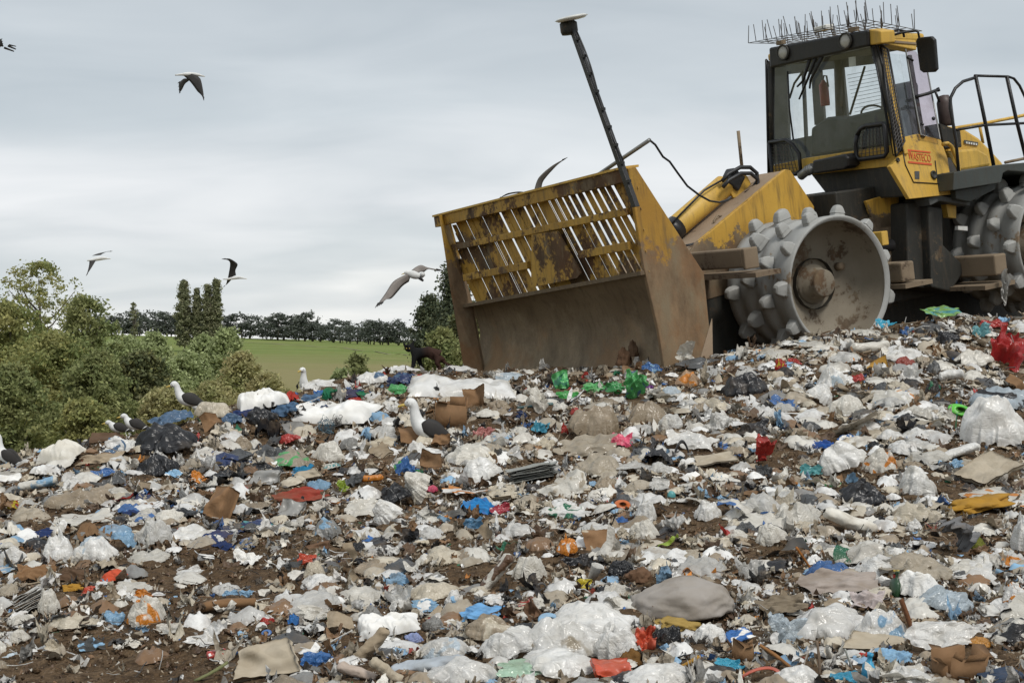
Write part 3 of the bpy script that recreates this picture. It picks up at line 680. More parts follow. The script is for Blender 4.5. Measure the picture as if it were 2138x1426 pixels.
# position mast with its antenna
mb = MB(); q0, q1 = pl(1200, 62, 'f', BF + .10), pl(1332, 432, 'f', BF + .10); ax_m = (q1 - q0)
mb.prism([q0 + Vector((0, -.028, 0)), q0 + Vector((0, .028, 0)), q1 + Vector((0, .036, 0)), q1 + Vector((0, -.036, 0))], (.05, 0, 0))
mast = part(mb, 'mast', 'blackpaint', comp, .006)
mb = MB(); r_ = random.Random(4)
for k in range(9):
    c = q0.lerp(q1, .06 + .1 * k); mb.box(c + Vector((.035, .05, 0)), (.03, .035, .025))
part(mb, 'cable_tie', 'rubber', mast)
mb = MB(); cab_ = [q0.lerp(q1, s) + Vector((.03, .055 + .03 * math.sin(s * 9), 0)) for s in np.linspace(.02, .75, 16)]; mb.tube(cab_, .009, 6); part(mb, 'mast_cable', 'rubber', mast)
mb = MB(); mb.lathe([(.0, -.06), (.075, -.06), (.085, -.03), (.085, .05), (.06, .07), (0, .07)], q0 + Vector((.03, -.055, .02)), (0, 0, 1), 14); part(mb, 'receiver', 'dark', mast)
mb = MB(); dc = pl(1193, 39, 'f', BF + .13); mb.lathe([(0, -.022), (.13, -.018), (.165, 0), (.13, .016), (0, .022)], dc, (0.10, .02, 1), 24); part(mb, 'antenna_disc', 'white', mast)
# sensor pole and loose cable behind the blade
mb = MB(); p0, p1 = pl(1356, 293, 'f', BF - .35), pl(1245, 368, 'f', BF - .35); mb.tube([p0, p1], .022, 8); pole = part(mb, 'sensor_pole', 'silver')
pts = [pl(px, py, 'f', 2.35 - .14 * i) for i, (px, py) in enumerate([(1356, 293), (1368, 303), (1384, 328), (1398, 338), (1415, 362), (1435, 389), (1460, 408), (1482, 420), (1502, 423), (1520, 418), (1526, 412)])]
mb = MB(); mb.tube(pts, .011, 6); part(mb, 'pole_cable', 'rubber', pole)

# --- front frame and lift cylinder -----------------------------------------------
mb = MB(); tp = [pl(*q, 'l', -1.15) for q in ((1640, 354), (1650, 356), (1700, 432), (1690, 560))] + [Vector((1.15, -1.15, -.05)), pl(1440, 527, 'l', -1.15), pl(1452, 510, 'l', -1.15)]
tp[0].z += .0; frame = part(MB().prism(tp, (0, -.06, 0)), 'front_frame', 'frame', comp, .006)
tq = [q + Vector((0, -1.05, 0)) for q in tp]; part(MB().prism(tq, (0, -.06, 0)), 'frame_plate', 'yellow', frame)
mb = MB(); A = [tp[0], tp[6], tp[5]]
dx = Vector((0, -1.02, 0)); e_ = Vector((0, -.03, -.012))
top = [tp[0] + e_, tp[6] + e_, tp[5] + Vector((.35, 0, -.14)) + e_]
mb.add([q for q in top] + [q + dx for q in top] + [q + Vector((0, 0, -.04)) for q in top] + [q + dx + Vector((0, 0, -.04)) for q in top],
       [(0, 1, 4, 3), (1, 2, 5, 4), (6, 9, 10, 7), (7, 10, 11, 8), (2, 8, 11, 5), (0, 6, 7, 1), (1, 7, 8, 2)])
part(mb, 'top_plate', 'dusty', frame)
mb = MB(); mb.tube([pl(1493, 470, 'l', -1.3), pl(1490, 462, 'l', -1.32), pl(1498, 450, 'l', -1.33), pl(1507, 452, 'l', -1.34)], .014, 6); part(mb, 'lifting_eye', 'mudmetal', frame)
mb = MB(); mb.tube([pl(1432, 512, 'l', -1.22), pl(1450, 508, 'l', -1.24), pl(1470, 497, 'l', -1.27), pl(1486, 474, 'l', -1.3)], .008, 5); mb.tube([pl(1432, 514, 'l', -1.2), pl(1462, 507, 'l', -1.2)], .008, 5); part(mb, 'hose_line', 'rubber', frame)
ca, cb_ = pl(1398, 486, 'l', -1.62), pl(1512, 388, 'l', -1.62)
dr = (cb_ - ca).normalized()
cyl = part(MB().lathe([(0, 0), (.125, 0), (.125, .04), (.13, .05), (.13, (cb_ - ca).length), (.10, (cb_ - ca).length + .03), (0, (cb_ - ca).length + .03)], ca, dr, 24), 'lift_cylinder', 'yellow')
part(MB().lathe([(.131, -.02), (.134, -.02), (.134, .13), (.131, .13)], ca, dr, 20), 'gland', 'blackpaint', cyl)
part(MB().lathe([(0, -.5), (.06, -.5), (.06, 0), (0, 0)], ca, dr, 14), 'piston_rod', 'silver', cyl)
brk = [pl(*q, 'l', -1.52) for q in ((1512, 372), (1536, 357), (1560, 368), (1568, 384), (1548, 408), (1532, 414), (1524, 400))]
part(MB().prism(brk, (0, -.05, 0)), 'cylinder_bracket', 'yellow', cyl, .004)
part(MB().box(cb_ + dr * .09 + Vector((0, .06, .01)), (.20, .16, .20), Euler((0, -.7, 0)).to_matrix()), 'hose_block', 'blackpaint', cyl, .02)
for k, (dz, w) in enumerate(((0, 0), (.07, .05))):
    ps = [pl(px, py - 0, 'l', -1.45 + w) + Vector((0, 0, -dz)) for px, py in ((1508, 378), (1520, 364), (1545, 350), (1566, 350), (1580, 362), (1581, 378), (1572, 394), (1556, 405))]
    h_ = part(MB().tube(ps, .024, 8), 'hydraulic_hose', 'rubber', cyl)
    part(MB().lathe([(0, 0), (.034, 0), (.034, .05), (.026, .06), (.026, .1), (.036, .11), (.036, .15), (0, .15)], ps[-1] + Vector((.10 , .03 * k, -.09)), (ps[-2] - ps[-1]) + Vector((-.02, 0, .02)), 10), 'coupling', 'silver', cyl)
mb = MB(); mb.tube([pl(1399, 470, 'l', -1.50), pl(1470, 398, 'l', -1.50), pl(1505, 378, 'l', -1.50)], .012, 6); part(mb, 'cylinder_pipe', 'rubber', cyl)
part(MB().tube([pl(1541, 274, 'l', -1.9), pl(1549, 352, 'l', -1.9)], .022, 6), 'marker_stake', 'mudmetal', frame)
# --- wheels -------------------------------------------------------------------
def wheel_mesh():
    R = .715; w = MB()
    w.lathe([(.665, -.04), (.70, .0), (.72, -.012), (.72, -.16), (R, -.17), (R, -.26), (.695, -.28), (.695, -.38), (R, -.40), (R, -.52), (.695, -.54), (.695, -.64), (R, -.66), (R, -.78), (.695, -.80), (.695, -.90), (R, -.92), (R, -1.03), (.66, -1.06), (.60, -1.0), (.30, -.95)], (0, 0, 0), (0, 1, 0), 56)
    return w
def tooth_mesh():
    t_ = MB(); w_, d_, h_ = .062, .080, .145
    lv_ = [(0, 1.12, 1.1), (.30, .90, .92), (.33, 1.02, 1.02), (.68, .80, .86), (.90, .58, .66), (1.0, .28, .36)]
    v = []; n = 12
    for z, a_, b_ in lv_:
        for k in range(n):
            th = 2 * math.pi * k / n; c, s = math.cos(th), math.sin(th)
            v.append(((abs(c) ** .36) * math.copysign(1, c) * d_ * a_, (abs(s) ** .36) * math.copysign(1, s) * w_ * b_, z * h_ - .01))
    f = [(i * n + k, i * n + (k + 1) % n, (i + 1) * n + (k + 1) % n, (i + 1) * n + k) for i in range(len(lv_) - 1) for k in range(n)] + [tuple(range(5 * n, 6 * n))]
    return t_.add(v, f, False)
tooth_me = tooth_mesh().build('tooth', M['drum']).data
bpy.data.objects.remove(bpy.data.objects['tooth'])
drum_me = hub_me = dish_me = None
rw = random.Random(9)
for wi, (wx, wy, flip) in enumerate(((0, 0, 1), (-3.5, 0, 1), (0, -3.3, -1), (-3.5, -3.3, -1))):
    if drum_me is None:
        wheel = part(wheel_mesh(), 'wheel', 'drum'); drum_me = wheel.data
        dish = part(MB().lathe([(.672, -.035), (.662, -.18), (.63, -.33), (.56, -.42), (.42, -.455), (.27, -.46), (.15, -.46)], (0, 0, 0), (0, 1, 0), 48), 'dish', 'dish', wheel); dish_me = dish.data
        hub = part(MB().lathe([(.22, -.462), (.215, -.425), (.18, -.42), (.176, -.35), (.156, -.345), (.152, -.28), (.15, -.262), (.135, -.252), (0, -.25)], (0, 0, 0), (0, 1, 0), 28), 'hub', 'dish', wheel); hub_me = hub.data
        part(MB().lathe([(0, -.48), (.045, -.48), (.045, -.40), (0, -.40)], (-.38, .03, .14), (0, 1, 0), 12), 'drain_plug', 'mudmetal', wheel)
    else:
        wheel = link('wheel', drum_me, None, comp); link('dish', dish_me, None, wheel); link('hub', hub_me, None, wheel)
    wheel.location = (wx, wy, 0)
    if flip < 0: wheel.rotation_euler = (0, 0, math.pi)
    for row in range(4):
        for k in range(11):
            th = 2 * math.pi * (k + (.5 if row % 2 else 0) + .13 * row + rw.uniform(-.05, .05)) / 11 + .05
            t_ = link('tooth', tooth_me, None, wheel); y = -.10 - row * .27
            rad_ = Vector((math.cos(th), 0, math.sin(th)))
            xa = Vector((-math.sin(th), 0, math.cos(th)))
            mtx = Matrix((xa, Vector((0, 1, 0)), rad_)).transposed() if True else None
            if mtx.determinant() < 0: mtx = Matrix((-xa, Vector((0, 1, 0)), rad_)).transposed()
            s = rw.uniform(.9, 1.1)
            t_.matrix_local = Matrix.Translation(rad_ * .712 + Vector((0, y, 0))) @ mtx.to_4x4() @ Euler((0, 0, rw.uniform(-.25, .25))).to_matrix().to_4x4() @ Matrix.Scale(s, 4)
# scraper bars between the teeth
def bar(a_, b_, sx, sz, name='scraper_bar', mat='mudmetal'):
    a_, b_ = Vector(a_), Vector(b_); mb = MB(); mb.box((a_ + b_) / 2, (sx, (b_ - a_).length, sz))
    o = part(mb, name, mat, comp, .02); return o
s_ = bar((1.10, -1.4, .42), (1.10, -.15, .42), .16, .20); part(MB().box((1.08, -.14, .41), (.19, .05, .22)), 'end_cap', 'mudmetal', s_, .015)
part(MB().box((1.02, -.55, .24), (.34, 1.2, .05)), 'scraper_plate', 'mudmetal', s_)
s_ = bar((-1.05, -1.2, -.02), (-1.05, -.06, -.02), .2, .22); part(MB().box((-1.12, -.35, -.17), (.42, .72, .05)), 'scraper_plate', 'mudmetal', s_)
s_ = bar((-2.46, -1.2, -.13), (-2.46, 0.0, -.13), .2, .24); part(MB().box((-2.38, -.35, -.36), (.5, .75, .05)), 'scraper_plate', 'mudmetal', s_)
for x in (0, -3.5):
    part(MB().lathe([(.28, 0), (.28, 2.5)], (x, -2.9, 0), (0, 1, 0), 16), 'axle', 'dark')
# --- chassis under the cab ----------------------------------------------------------
ch = part(MB().span((-.95, -2.55, -.45), (-2.75, -.95, .95)), 'chassis', 'dark', comp, .02)
part(MB().span((1.5, -2.5, -1.0), (-.9, -1.16, .30)), 'axle_dark_mass', 'dark', ch, .03)  # axle housing stretched into a dark mass, added to darken the gap behind the blade
part(MB().span((-.8, -2.9, -1.0), (-5.2, -1.25, -.34)), 'underbody_shade_block', 'dark', ch, .03)  # added dark block, stands in for the black shadow under the machine
part(MB().span((-2.7, -2.45, -.45), (-5.4, -1.0, .75)), 'rear_frame', 'dark', ch, .03)
col_ = [pl(*q, 'l', -.62) for q in ((1893, 424), (1932, 415), (1946, 470), (1998, 560), (1985, 612), (1896, 596))]
part(MB().prism(col_, (0, -.5, 0)), 'tank_side', 'dark', ch, .02)
cl2 = [pl(*q, 'l', -.50) for q in ((1938, 430), (1968, 436), (1970, 512), (2018, 560), (1985, 610), (1945, 600))]
part(MB().prism(cl2, (0, -.3, 0)), 'tank', 'dark', ch, .02)
st = [pl(*q, 'l', -.42) for q in ((1938, 414), (1962, 408), (2026, 421), (2026, 430), (1962, 420), (1942, 430))]
part(MB().prism(st, (0, -.4, 0)), 'step', 'grey', ch, .01)
part(MB().prism([pl(*q, 'l', -.56) for q in ((1975, 426), (1996, 430), (1996, 456), (1980, 454))], (0, -.08, 0)), 'step_bracket', 'yellow', ch)
part(MB().prism([pl(*q, 'l', -.49) for q in ((2000, 472), (2020, 473), (2020, 482), (2000, 480))], (0, -.05, 0)), 'reflector', 'white', ch)
for q in (((1808, 420), (1875, 400), (1885, 470), (1830, 480)), ((1815, 455), (1880, 445), (1885, 520), (1850, 560))):
    part(MB().prism([pl(*z_, 'l', -.88) for z_ in q], (0, -.05, 0)), 'frame_web', 'frame', ch, .01)
mb = MB(); mb.lathe([(0, 0), (.11, 0), (.11, .10), (.07, .12), (.07, .45), (0, .45)], (-.95, -.62, .26), (-1, 0, 0), 16); part(mb, 'steering_cylinder', 'blackpaint', ch)
part(MB().box((-1.15, -.55, .36), (.10, .2, .16)), 'valve_block', 'yellow', ch, .01)

# --- cab -------------------------------------------------------------------------
FF = -1.55                                  # front plane of the cab
def fr(px, py, d=0.0): return pl(px, py, 'f', FF + d)
sp0 = Vector((FF, -.43, 1.28)); spn = Vector((FF, -.69, 2.50)) - sp0; spf = Vector((-1.0, -.16, 0)); sn = spf.cross(spn).normalized()
if sn.y < 0: sn = -sn
def sd_(px, py, off=0.0): return pln(px, py, sp0 + sn * off, sn)
cabm = MB()
def post(mb, a_, b_, w=.05): mb.tube([a_, b_], w, 6)
# frame posts: front pair, middle and rear of the door side, far side
lf_b, lf_t = Vector((FF, -2.72, 1.30)), Vector((FF, -2.45, 2.66)); rf_b, rf_t = Vector((FF, -.45, 1.30)), Vector((FF, -.72, 2.66))
rb = [Vector((-2.62, -.62, 1.30)), Vector((-2.55, -.86, 2.62)), Vector((-2.62, -2.55, 1.30)), Vector((-2.55, -2.32, 2.62))]
cabm.tube([rf_b, rf_t], .036, 8)
cab = part(cabm, 'cab', 'dark')
for a_, b_, r_ in ((lf_b, lf_t, .042), (rb[2], rb[3], .06), (sd_(1897, 118), sd_(1925, 288), .035)): part(MB().tube([a_, b_], r_, 8), 'cab_post', 'dark', cab)
# roof with its dark visor
roofp = [Vector((FF + .02, -2.50, 2.66)), Vector((FF + .02, -.66, 2.60)), Vector((-2.50, -.80, 2.56)), Vector((-2.62, -2.40, 2.64))]
part(MB().prism(roofp, (0, 0, .10)), 'roof', 'yellow', cab, .03)
vis = [fr(1604, 101, .10), fr(1810, 63, .10), fr(1812, 98, .10), fr(1606, 144, .10)]
visor = part(MB().prism(vis, (-.16, 0, 0)), 'visor', 'blackpaint', cab, .025)
part(MB().prism([fr(*q, .06) for q in ((1812, 62), (1838, 66), (1840, 92), (1813, 96))], (-.22, 0, 0)), 'roof_corner', 'yellow', cab, .015)
part(MB().prism([sd_(*q, .05) for q in ((1838, 70), (1912, 84), (1914, 106), (1845, 92))], (0, -.18, 0)), 'roof_side', 'yellow', cab, .015)
part(MB().prism([sd_(*q, .065) for q in ((1848, 84), (1914, 90), (1913, 94), (1850, 89))], (0, -.05, 0)), 'roof_gutter', 'mudmetal', cab)
for px, py in ((1636, 111), (1766, 87)):
    c = fr(px, py, .105)
    lm = part(MB().lathe([(.0, 0), (.098, 0), (.098, .03), (.082, .035), (.078, .015), (0, .012)], c, (1, .12, .05), 24), 'headlight', 'dark', cab)
    part(MB().lathe([(.0, .034), (.04, .032), (.075, .022), (.079, .014)], c, (1, .12, .05), 24), 'lens', 'lamp', lm)
part(MB().box(fr(1722, 69, 0) + Vector((.02, 0, .05)), (.12, .22, .06)), 'roof_box', 'white', cab, .01)
# front yellow skirt, dark underside
sk = [fr(1604, 348), fr(1680, 331), fr(1852, 305), fr(1884, 300), fr(1889, 322), fr(1858, 348), fr(1690, 366), fr(1606, 366)]
part(MB().prism(sk, (-.06, 0, 0)), 'front_panel', 'yellow', cab, .01)
un = [fr(1690, 362, -.02), fr(1858, 346, -.02), fr(1890, 412, -.02), fr(1735, 420, -.02)]
part(MB().prism(un, (-1.0, 0, 0)), 'belly_panel', 'dark', cab, .02)
# yellow left side below the window with its door seam and print
sy = [sd_(1886, 322), sd_(1887, 287), sd_(1916, 280), sd_(1964, 292), sd_(1978, 330), sd_(1990, 406), sd_(1899, 416), sd_(1858, 348)]
side = part(MB().prism(sy, (0, -.06, 0)), 'side_panel', 'yellow', cab, .008)
seam = [sd_(*q, .006) for q in ((1884, 312), (1890, 345), (1907, 381), (1958, 384), (1952, 336))]
part(MB().tube(seam, .007, 5), 'door_seam', 'blackpaint', cab)
for px, py, r_ in ((1948, 366, .05), (1966, 368, .03), (1873, 335, .026)):
    part(MB().lathe([(r_ * .7, 0), (r_, .0), (r_, .018), (r_ * .72, .018), (r_ * .6, .004), (0, .004)], sd_(px, py, .004), sn, 18), 'access_port', 'dark', cab)
part(MB().prism([sd_(*q, .004) for q in ((1909, 358), (1919, 358), (1919, 374), (1910, 374))], (0, .003, 0)), 'worn_patch', 'grey', cab)
# WASTECO print: letters between two bars
tx = bpy.data.curves.new('print', 'FONT'); tx.body = 'WASTECO'; tx.align_x = 'CENTER'; tx.align_y = 'CENTER'; tx.size = 1.0; tx.extrude = .004
to = bpy.data.objects.new('tmp', tx); COL.objects.link(to); bpy.context.view_layer.update()
tm = bpy.data.meshes.new_from_object(to.evaluated_get(bpy.context.evaluated_depsgraph_get())); bpy.data.objects.remove(to)
xs = [v_.co.x for v_ in tm.vertices]; ys = [v_.co.y for v_ in tm.vertices]; wx_, hy_ = max(xs) - min(xs), max(ys) - min(ys)
La, Lb, Lc = sd_(1897, 334, .006), sd_(1944, 339, .006), sd_(1895, 318, .006)
xd = (Lb - La); yd = (Lc - La)
for v_ in tm.vertices:
    x, y = (v_.co.x - min(xs)) / wx_, (v_.co.y - min(ys)) / hy_
    v_.co = La + xd * x + yd * y * (1.28 if x < .17 else 1.0) + sn * v_.co.z * .4
link('lettering', tm, M['redprint'], cab)
for q in (((1894, 312.5), (1942, 317.5), (1942, 320.5), (1894, 315.5)), ((1896, 337), (1945, 342), (1945, 346), (1896, 341))):
    part(MB().prism([sd_(*z_, .005) for z_ in q], tuple(sn * .003)), 'print_bar', 'redprint', cab)
# glass
def pane(name, pts, mat='glass', parent=None, th=.008):
    return part(MB().prism(pts, tuple(sn * -th) if name != 'windshield' else (-th, 0, 0)), name, mat, parent or cab)
ws = pane('windshield', [fr(1608, 142), fr(1816, 102), fr(1868, 303), fr(1684, 330), fr(1612, 345)])
pane('door_pane', [sd_(1852, 112), sd_(1896, 116), sd_(1922, 281), sd_(1889, 286)])
px_ = pane('plexi_shield', [sd_(1894, 106, .05), sd_(1912, 109, .05), sd_(1936, 155, .05), sd_(1963, 291, .05), sd_(1924, 281, .05)], 'plexi')
part(MB().tube([sd_(1890, 104, .05), sd_(1922, 282, .05), sd_(1963, 292, .05), sd_(1936, 152, .05)], .010, 6), 'shield_edge', 'silver', cab)
for q in (((1893, 120), (1906, 128)), ((1922, 258), (1928, 262))):
    part(MB().tube([sd_(*q[0], .06), sd_(*q[1], .08)], .014, 6), 'hinge', 'blackpaint', cab)
hl = MB(); hl.tube([sd_(1912, 203, .07), sd_(1938, 196, .09), sd_(1958, 188, .12)], .020, 6); hl.tube([sd_(1952, 192, .12), sd_(1961, 214, .10)], .016, 6); hl.tube([sd_(1957, 184, .12), sd_(1960, 192, .12)], .02, 6); part(hl, 'door_handle', 'blackpaint', cab)
part(MB().lathe([(0, 0), (.022, 0), (.022, .02), (0, .02)], sd_(1947, 249, .055), sn, 10), 'shield_knob', 'blackpaint', cab)
# inside: rear wall frame, headliner, dash, seat, extinguisher
RB = -2.58
def rw_(px, py): return pl(px, py, 'f', RB)
iw = MB()
for q in (((1611, 128), (1640, 128), (1648, 335), (1613, 340)), ((1672, 140), (1676, 140), (1684, 318), (1680, 320)), ((1692, 140), (1711, 130), (1721, 262), (1700, 262)), ((1612, 118), (1845, 70), (1846, 132), (1614, 160)), ((1751, 130), (1757, 130), (1770, 262), (1764, 262)), ((1612, 300), (1870, 250), (1880, 330), (1616, 345))):
    iw.prism([rw_(*z_) for z_ in q], (-.04, 0, 0))
part(iw, 'rear_wall', 'seat', cab)
part(MB().prism([q + Vector((0, 0, -.05)) for q in roofp], (0, 0, .03)), 'headliner', 'seat', cab)
dsh = [fr(1688, 328, -.10), fr(1690, 268, -.10), fr(1722, 246, -.10), fr(1760, 246, -.10), fr(1846, 225, -.10), fr(1866, 300, -.10)]
part(MB().prism([Vector((FF - .12, q.y, q.z)) for q in dsh], (-.25, 0, 0)), 'dashboard', 'seat', cab, .03)
se = MB(); se.box((-2.28, -1.12, 1.75), (.16, .52, .75), Euler((0, -.12, 0)).to_matrix()); se.box((-2.05, -1.12, 1.42), (.5, .55, .16)); part(se, 'seat', 'seat', cab, .06)
part(MB().tube([(-1.80, -1.22, 1.55), (-1.95, -1.22, 1.78)], .03, 8), 'steering_column', 'blackpaint', cab)
whl = MB(); whl.tube([(-1.96 + .06 * math.sin(t), -1.22 + .2 * math.cos(t), 1.80 + .19 * math.sin(t) * .55) for t in np.linspace(0, 2 * math.pi, 20)], .014, 6, False); part(whl, 'steering_wheel', 'blackpaint', cab)
ex = MB(); e0_, e1_ = pl(1723, 222, 'f', -2.35), pl(1718, 168, 'f', -2.35); ax__ = (e1_ - e0_); ex.lathe([(0, 0), (.055, 0), (.06, .02), (.06, ax__.length * .82), (.03, ax__.length * .92), (.02, ax__.length), (0, ax__.length)], e0_, ax__, 16); exo = part(ex, 'fire_extinguisher', 'red', cab)
part(MB().tube([e1_, e1_ + Vector((0, .02, .05)), e1_ + Vector((0, .07, .04)), e1_ + Vector((0, .08, -.1))], .012, 6), 'extinguisher_hose', 'blackpaint', cab)
part(MB().prism([pl(*q, 'f', FF - .05) for q in ((1771, 121), (1785, 119), (1786, 139), (1772, 141))], (-.006, 0, 0)), 'paper_notice', 'white', cab)
wp_ = MB(); wp_.tube([rw_(1805, 140), rw_(1774, 240)], .016, 6); wp_.tube([rw_(1648, 206), rw_(1658, 175), rw_(1676, 150)], .016, 6); part(wp_, 'rear_wiper', 'blackpaint', cab)
hw = MB()
for k in range(12):
    y = 152 + 8 * k; hw.tube([rw_(1768 + k * 1.6, y + 6 - .3 * k), rw_(1832 + k * .9, y - 6 - .3 * k)], .0035, 4)
part(hw, 'heater_wire', 'wire', cab)
# wipers
for (a_, b_, c) in (((1697, 104), (1676, 170), (1664, 182)), ((1710, 100), (1686, 166), (1668, 208)), ((1722, 106), (1692, 168), (1690, 186))):
    wmb = MB(); wmb.tube([fr(*a_, .06), fr(*b_, .03), fr(*c, .03)], [.03, .016, .012], 6); part(wmb, 'wiper_arm', 'blackpaint', cab)
part(MB().tube([fr(1644, 150, .02), fr(1648, 230, .02), fr(1656, 292, .02)], .012, 6), 'wiper_blade', 'blackpaint', cab)
# guards of welded mesh
def grid(name, c4, nu, nv, r_=.0045, fr_=.014, parent=cab):
    c4 = [Vector(q) for q in c4]; mb = MB()
    P_ = lambda u, v: c4[0].lerp(c4[1], u).lerp(c4[3].lerp(c4[2], u), v)
    for i in range(1, nu): mb.tube([P_(i / nu, 0), P_(i / nu, 1)], r_, 4, False)
    for j in range(1, nv): mb.tube([P_(0, j / nv), P_(1, j / nv)], r_, 4, False)
    g = part(mb, name, 'wire', parent)
    part(MB().tube(c4 + [c4[0]], fr_, 6), 'guard_frame', 'blackpaint', parent); return g
grid('wire_mesh', [fr(1599, 126, .05), fr(1612, 140, -.10), fr(1614, 352, -.10), fr(1604, 364, .05)], 4, 26)
grid('wire_mesh', [fr(1822, 100, .03), fr(1832, 96, -.02), fr(1882, 300, -.02), fr(1866, 325, .03)], 2, 26)
grid('wire_mesh', [sd_(1838, 96, .05), sd_(1853, 104, .05), sd_(1888, 296, .05), sd_(1870, 328, .06)], 4, 28)
part(MB().prism([sd_(*q, -.04) for q in ((1838, 96), (1850, 104), (1886, 300), (1872, 322))], (0, -.05, 0)), 'corner_post', 'yellow', cab)
def bow(pts, c4, nu, nv):
    part(MB().tube([fr(*q, .07) for q in pts] + [fr(*pts[0], .07)], .026, 8), 'guard_bow', 'blackpaint', cab)
    grid('wire_mesh', [fr(*q, .06) for q in c4], nu, nv, .005, .006)
bow([(1789, 282), (1796, 270), (1806, 264), (1843, 259), (1847, 264), (1852, 318), (1846, 327), (1794, 334), (1787, 326), (1786, 300)], [(1795, 272), (1841, 264), (1847, 322), (1791, 330)], 7, 8)
bow([(1606, 298), (1640, 293), (1655, 303), (1668, 322), (1671, 356), (1662, 364), (1612, 366)], [(1610, 302), (1648, 300), (1664, 358), (1613, 362)], 7, 8)
# air box and its hose
ab = part(MB().prism([fr(*q, .22) for q in ((1696, 336), (1762, 322), (1770, 330), (1770, 348), (1762, 354), (1699, 364), (1694, 356))], (-.2, 0, 0)), 'air_box', 'blackpaint', cab, .02)
hs = [fr(1697, 352, .14), fr(1684, 358, .14), fr(1672, 368, .12)]
part(MB().tube(hs, .055, 12), 'air_hose', 'silver', cab)
for k in range(3): part(MB().lathe([(.056, -.008), (.066, -.008), (.066, .008), (.056, .008)], hs[0].lerp(hs[1], .1 + .35 * k), hs[1] - hs[0], 12), 'hose_clamp', 'silver', cab)
# mirror
mr = MB(); mr.prism([pl(*q, 'f', -2.0) for q in ((1914, 80), (1942, 77), (1949, 84), (1954, 146), (1948, 152), (1926, 153), (1919, 148), (1911, 88))], (-.05, 0, 0)); mir = part(mr, 'mirror', 'blackpaint', comp, .012)
part(MB().tube([fr(1844, 84, -.1), fr(1850, 72, -.1), pl(1872, 63, 'f', -1.8), pl(1884, 65, 'f', -1.9), pl(1887, 78, 'f', -1.95)], .014, 6), 'mirror_arm', 'blackpaint', mir)
part(MB().tube([fr(1845, 80, -.1), pl(1880, 70, 'f', -1.85), pl(1910, 65, 'f', -1.95), pl(1916, 68, 'f', -2.0), pl(1919, 82, 'f', -2.02)], .014, 6), 'mirror_arm', 'blackpaint', mir)
# bird spikes: wire mat with upright pins on the roof
mat_c = [pl(1562, 91, 'f', -1.30), pl(1812, 43, 'f', -1.30), pl(1924, 66, 'f', -2.45), Vector((-2.6, -2.75, 2.86))]
mat_c[0] = mat_c[0]; P_ = lambda u, v: mat_c[0].lerp(mat_c[1], u).lerp(mat_c[3].lerp(mat_c[2], u), v)
sm_ = MB()
for i in range(15): sm_.tube([P_(i / 14, 0), P_(i / 14, 1)], .0048, 4, False)
for j in range(8): sm_.tube([P_(0, j / 7), P_(1, j / 7)], .0048, 4, False)
spk = part(sm_, 'spike_mat', 'wire')
rp = random.Random(8)
for i in range(15):
    for j in range(0, 8, 1):
        if (i + j) % 2 and j not in (0, 3): continue
        b_ = P_(i / 14, j / 7); part(MB().tube([b_, b_ + Vector((rp.uniform(-.03, .03), rp.uniform(-.03, .03), .225 + rp.uniform(-.02, .02)))], .0046, 4), 'spike', 'wire', spk)
for u, v in ((.2, .15), (.82, .15), (.8, .8), (.22, .8)):
    b_ = P_(u, v); part(MB().box(b_ + Vector((0, 0, -.04)), (.07, .10, .05)), 'mat_foot', 'mudmetal', spk)
part(MB().tube([pl(1788, 45, 'f', -1.7), pl(1786, 2, 'f', -1.7)], .006, 4), 'aerial', 'blackpaint', comp)
# --- engine hood, fender, rails --------------------------------------------------
hp = [pl(*q, 'l', -.95) for q in ((1975, 262), (2012, 268), (2044, 288), (2068, 312), (2096, 342), (2096, 360), (1985, 372))]
hood = part(MB().prism(hp, (0, -1.4, 0)), 'hood', 'yellow', comp, .04)
hl_ = [pl(*q, 'l', -.72) for q in ((1976, 316), (2040, 310), (2062, 322), (2070, 346), (2002, 358), (1990, 340))]
part(MB().prism(hl_, (0, -.3, 0)), 'hood_step', 'yellow', hood, .03)
part(MB().prism([pl(*q, 'l', -.94) for q in ((2012, 293), (2041, 298), (2041, 305), (2012, 300))], (0, .006, 0)), 'model_plate', 'grey', hood)
mb = MB()
for k in range(5): mb.prism([pl(2016 + 5 * k + dx_, 295.5 + .8 * k + dy_, 'l', -.932) for dx_, dy_ in ((0, 1), (3.2, 1.5), (3.2, 5.5), (0, 5))], (0, .004, 0))
part(mb, 'plate_print', 'white', hood)
part(MB().prism([pl(*q, 'l', -.6) for q in ((1961, 258), (1972, 262), (2005, 274), (2008, 308), (1972, 310))], (0, -.25, 0)), 'cowl', 'dark', hood, .01)
part(MB().lathe([(0, 0), (.075, 0), (.09, .04), (.09, .28), (.06, .36), (0, .37)], pl(1977, 264, 'l', -.65), (.02, 0, 1), 14), 'pre_cleaner', 'brown', hood)
fd = [pl(*q, 'l', -.18) for q in ((1992, 360), (2081, 345), (2138, 340), (2170, 338), (2260, 380), (2260, 420), (2170, 362), (2103, 357), (2094, 362), (2090, 382), (1990, 398))]
fend = part(MB().prism(fd, (0, -1.0, 0)), 'fender', 'green_grey', comp, .01)
part(MB().prism([pl(*q, 'l', -.35) for q in ((1994, 398), (2080, 383), (2078, 396), (2026, 422), (1996, 416))], (0, -.7, 0)), 'fender_box', 'green_grey', fend, .01)
def rl(pts, r_, mat, plane=-.25, name='handrail'): return part(MB().tube([pl(*q, 'l', plane) for q in pts], r_, 8), name, mat)
hr_ = rl([(2001, 360), (1995, 290), (1983, 225), (1984, 205), (1994, 185), (2010, 171), (2036, 163)], .019, 'blackpaint')
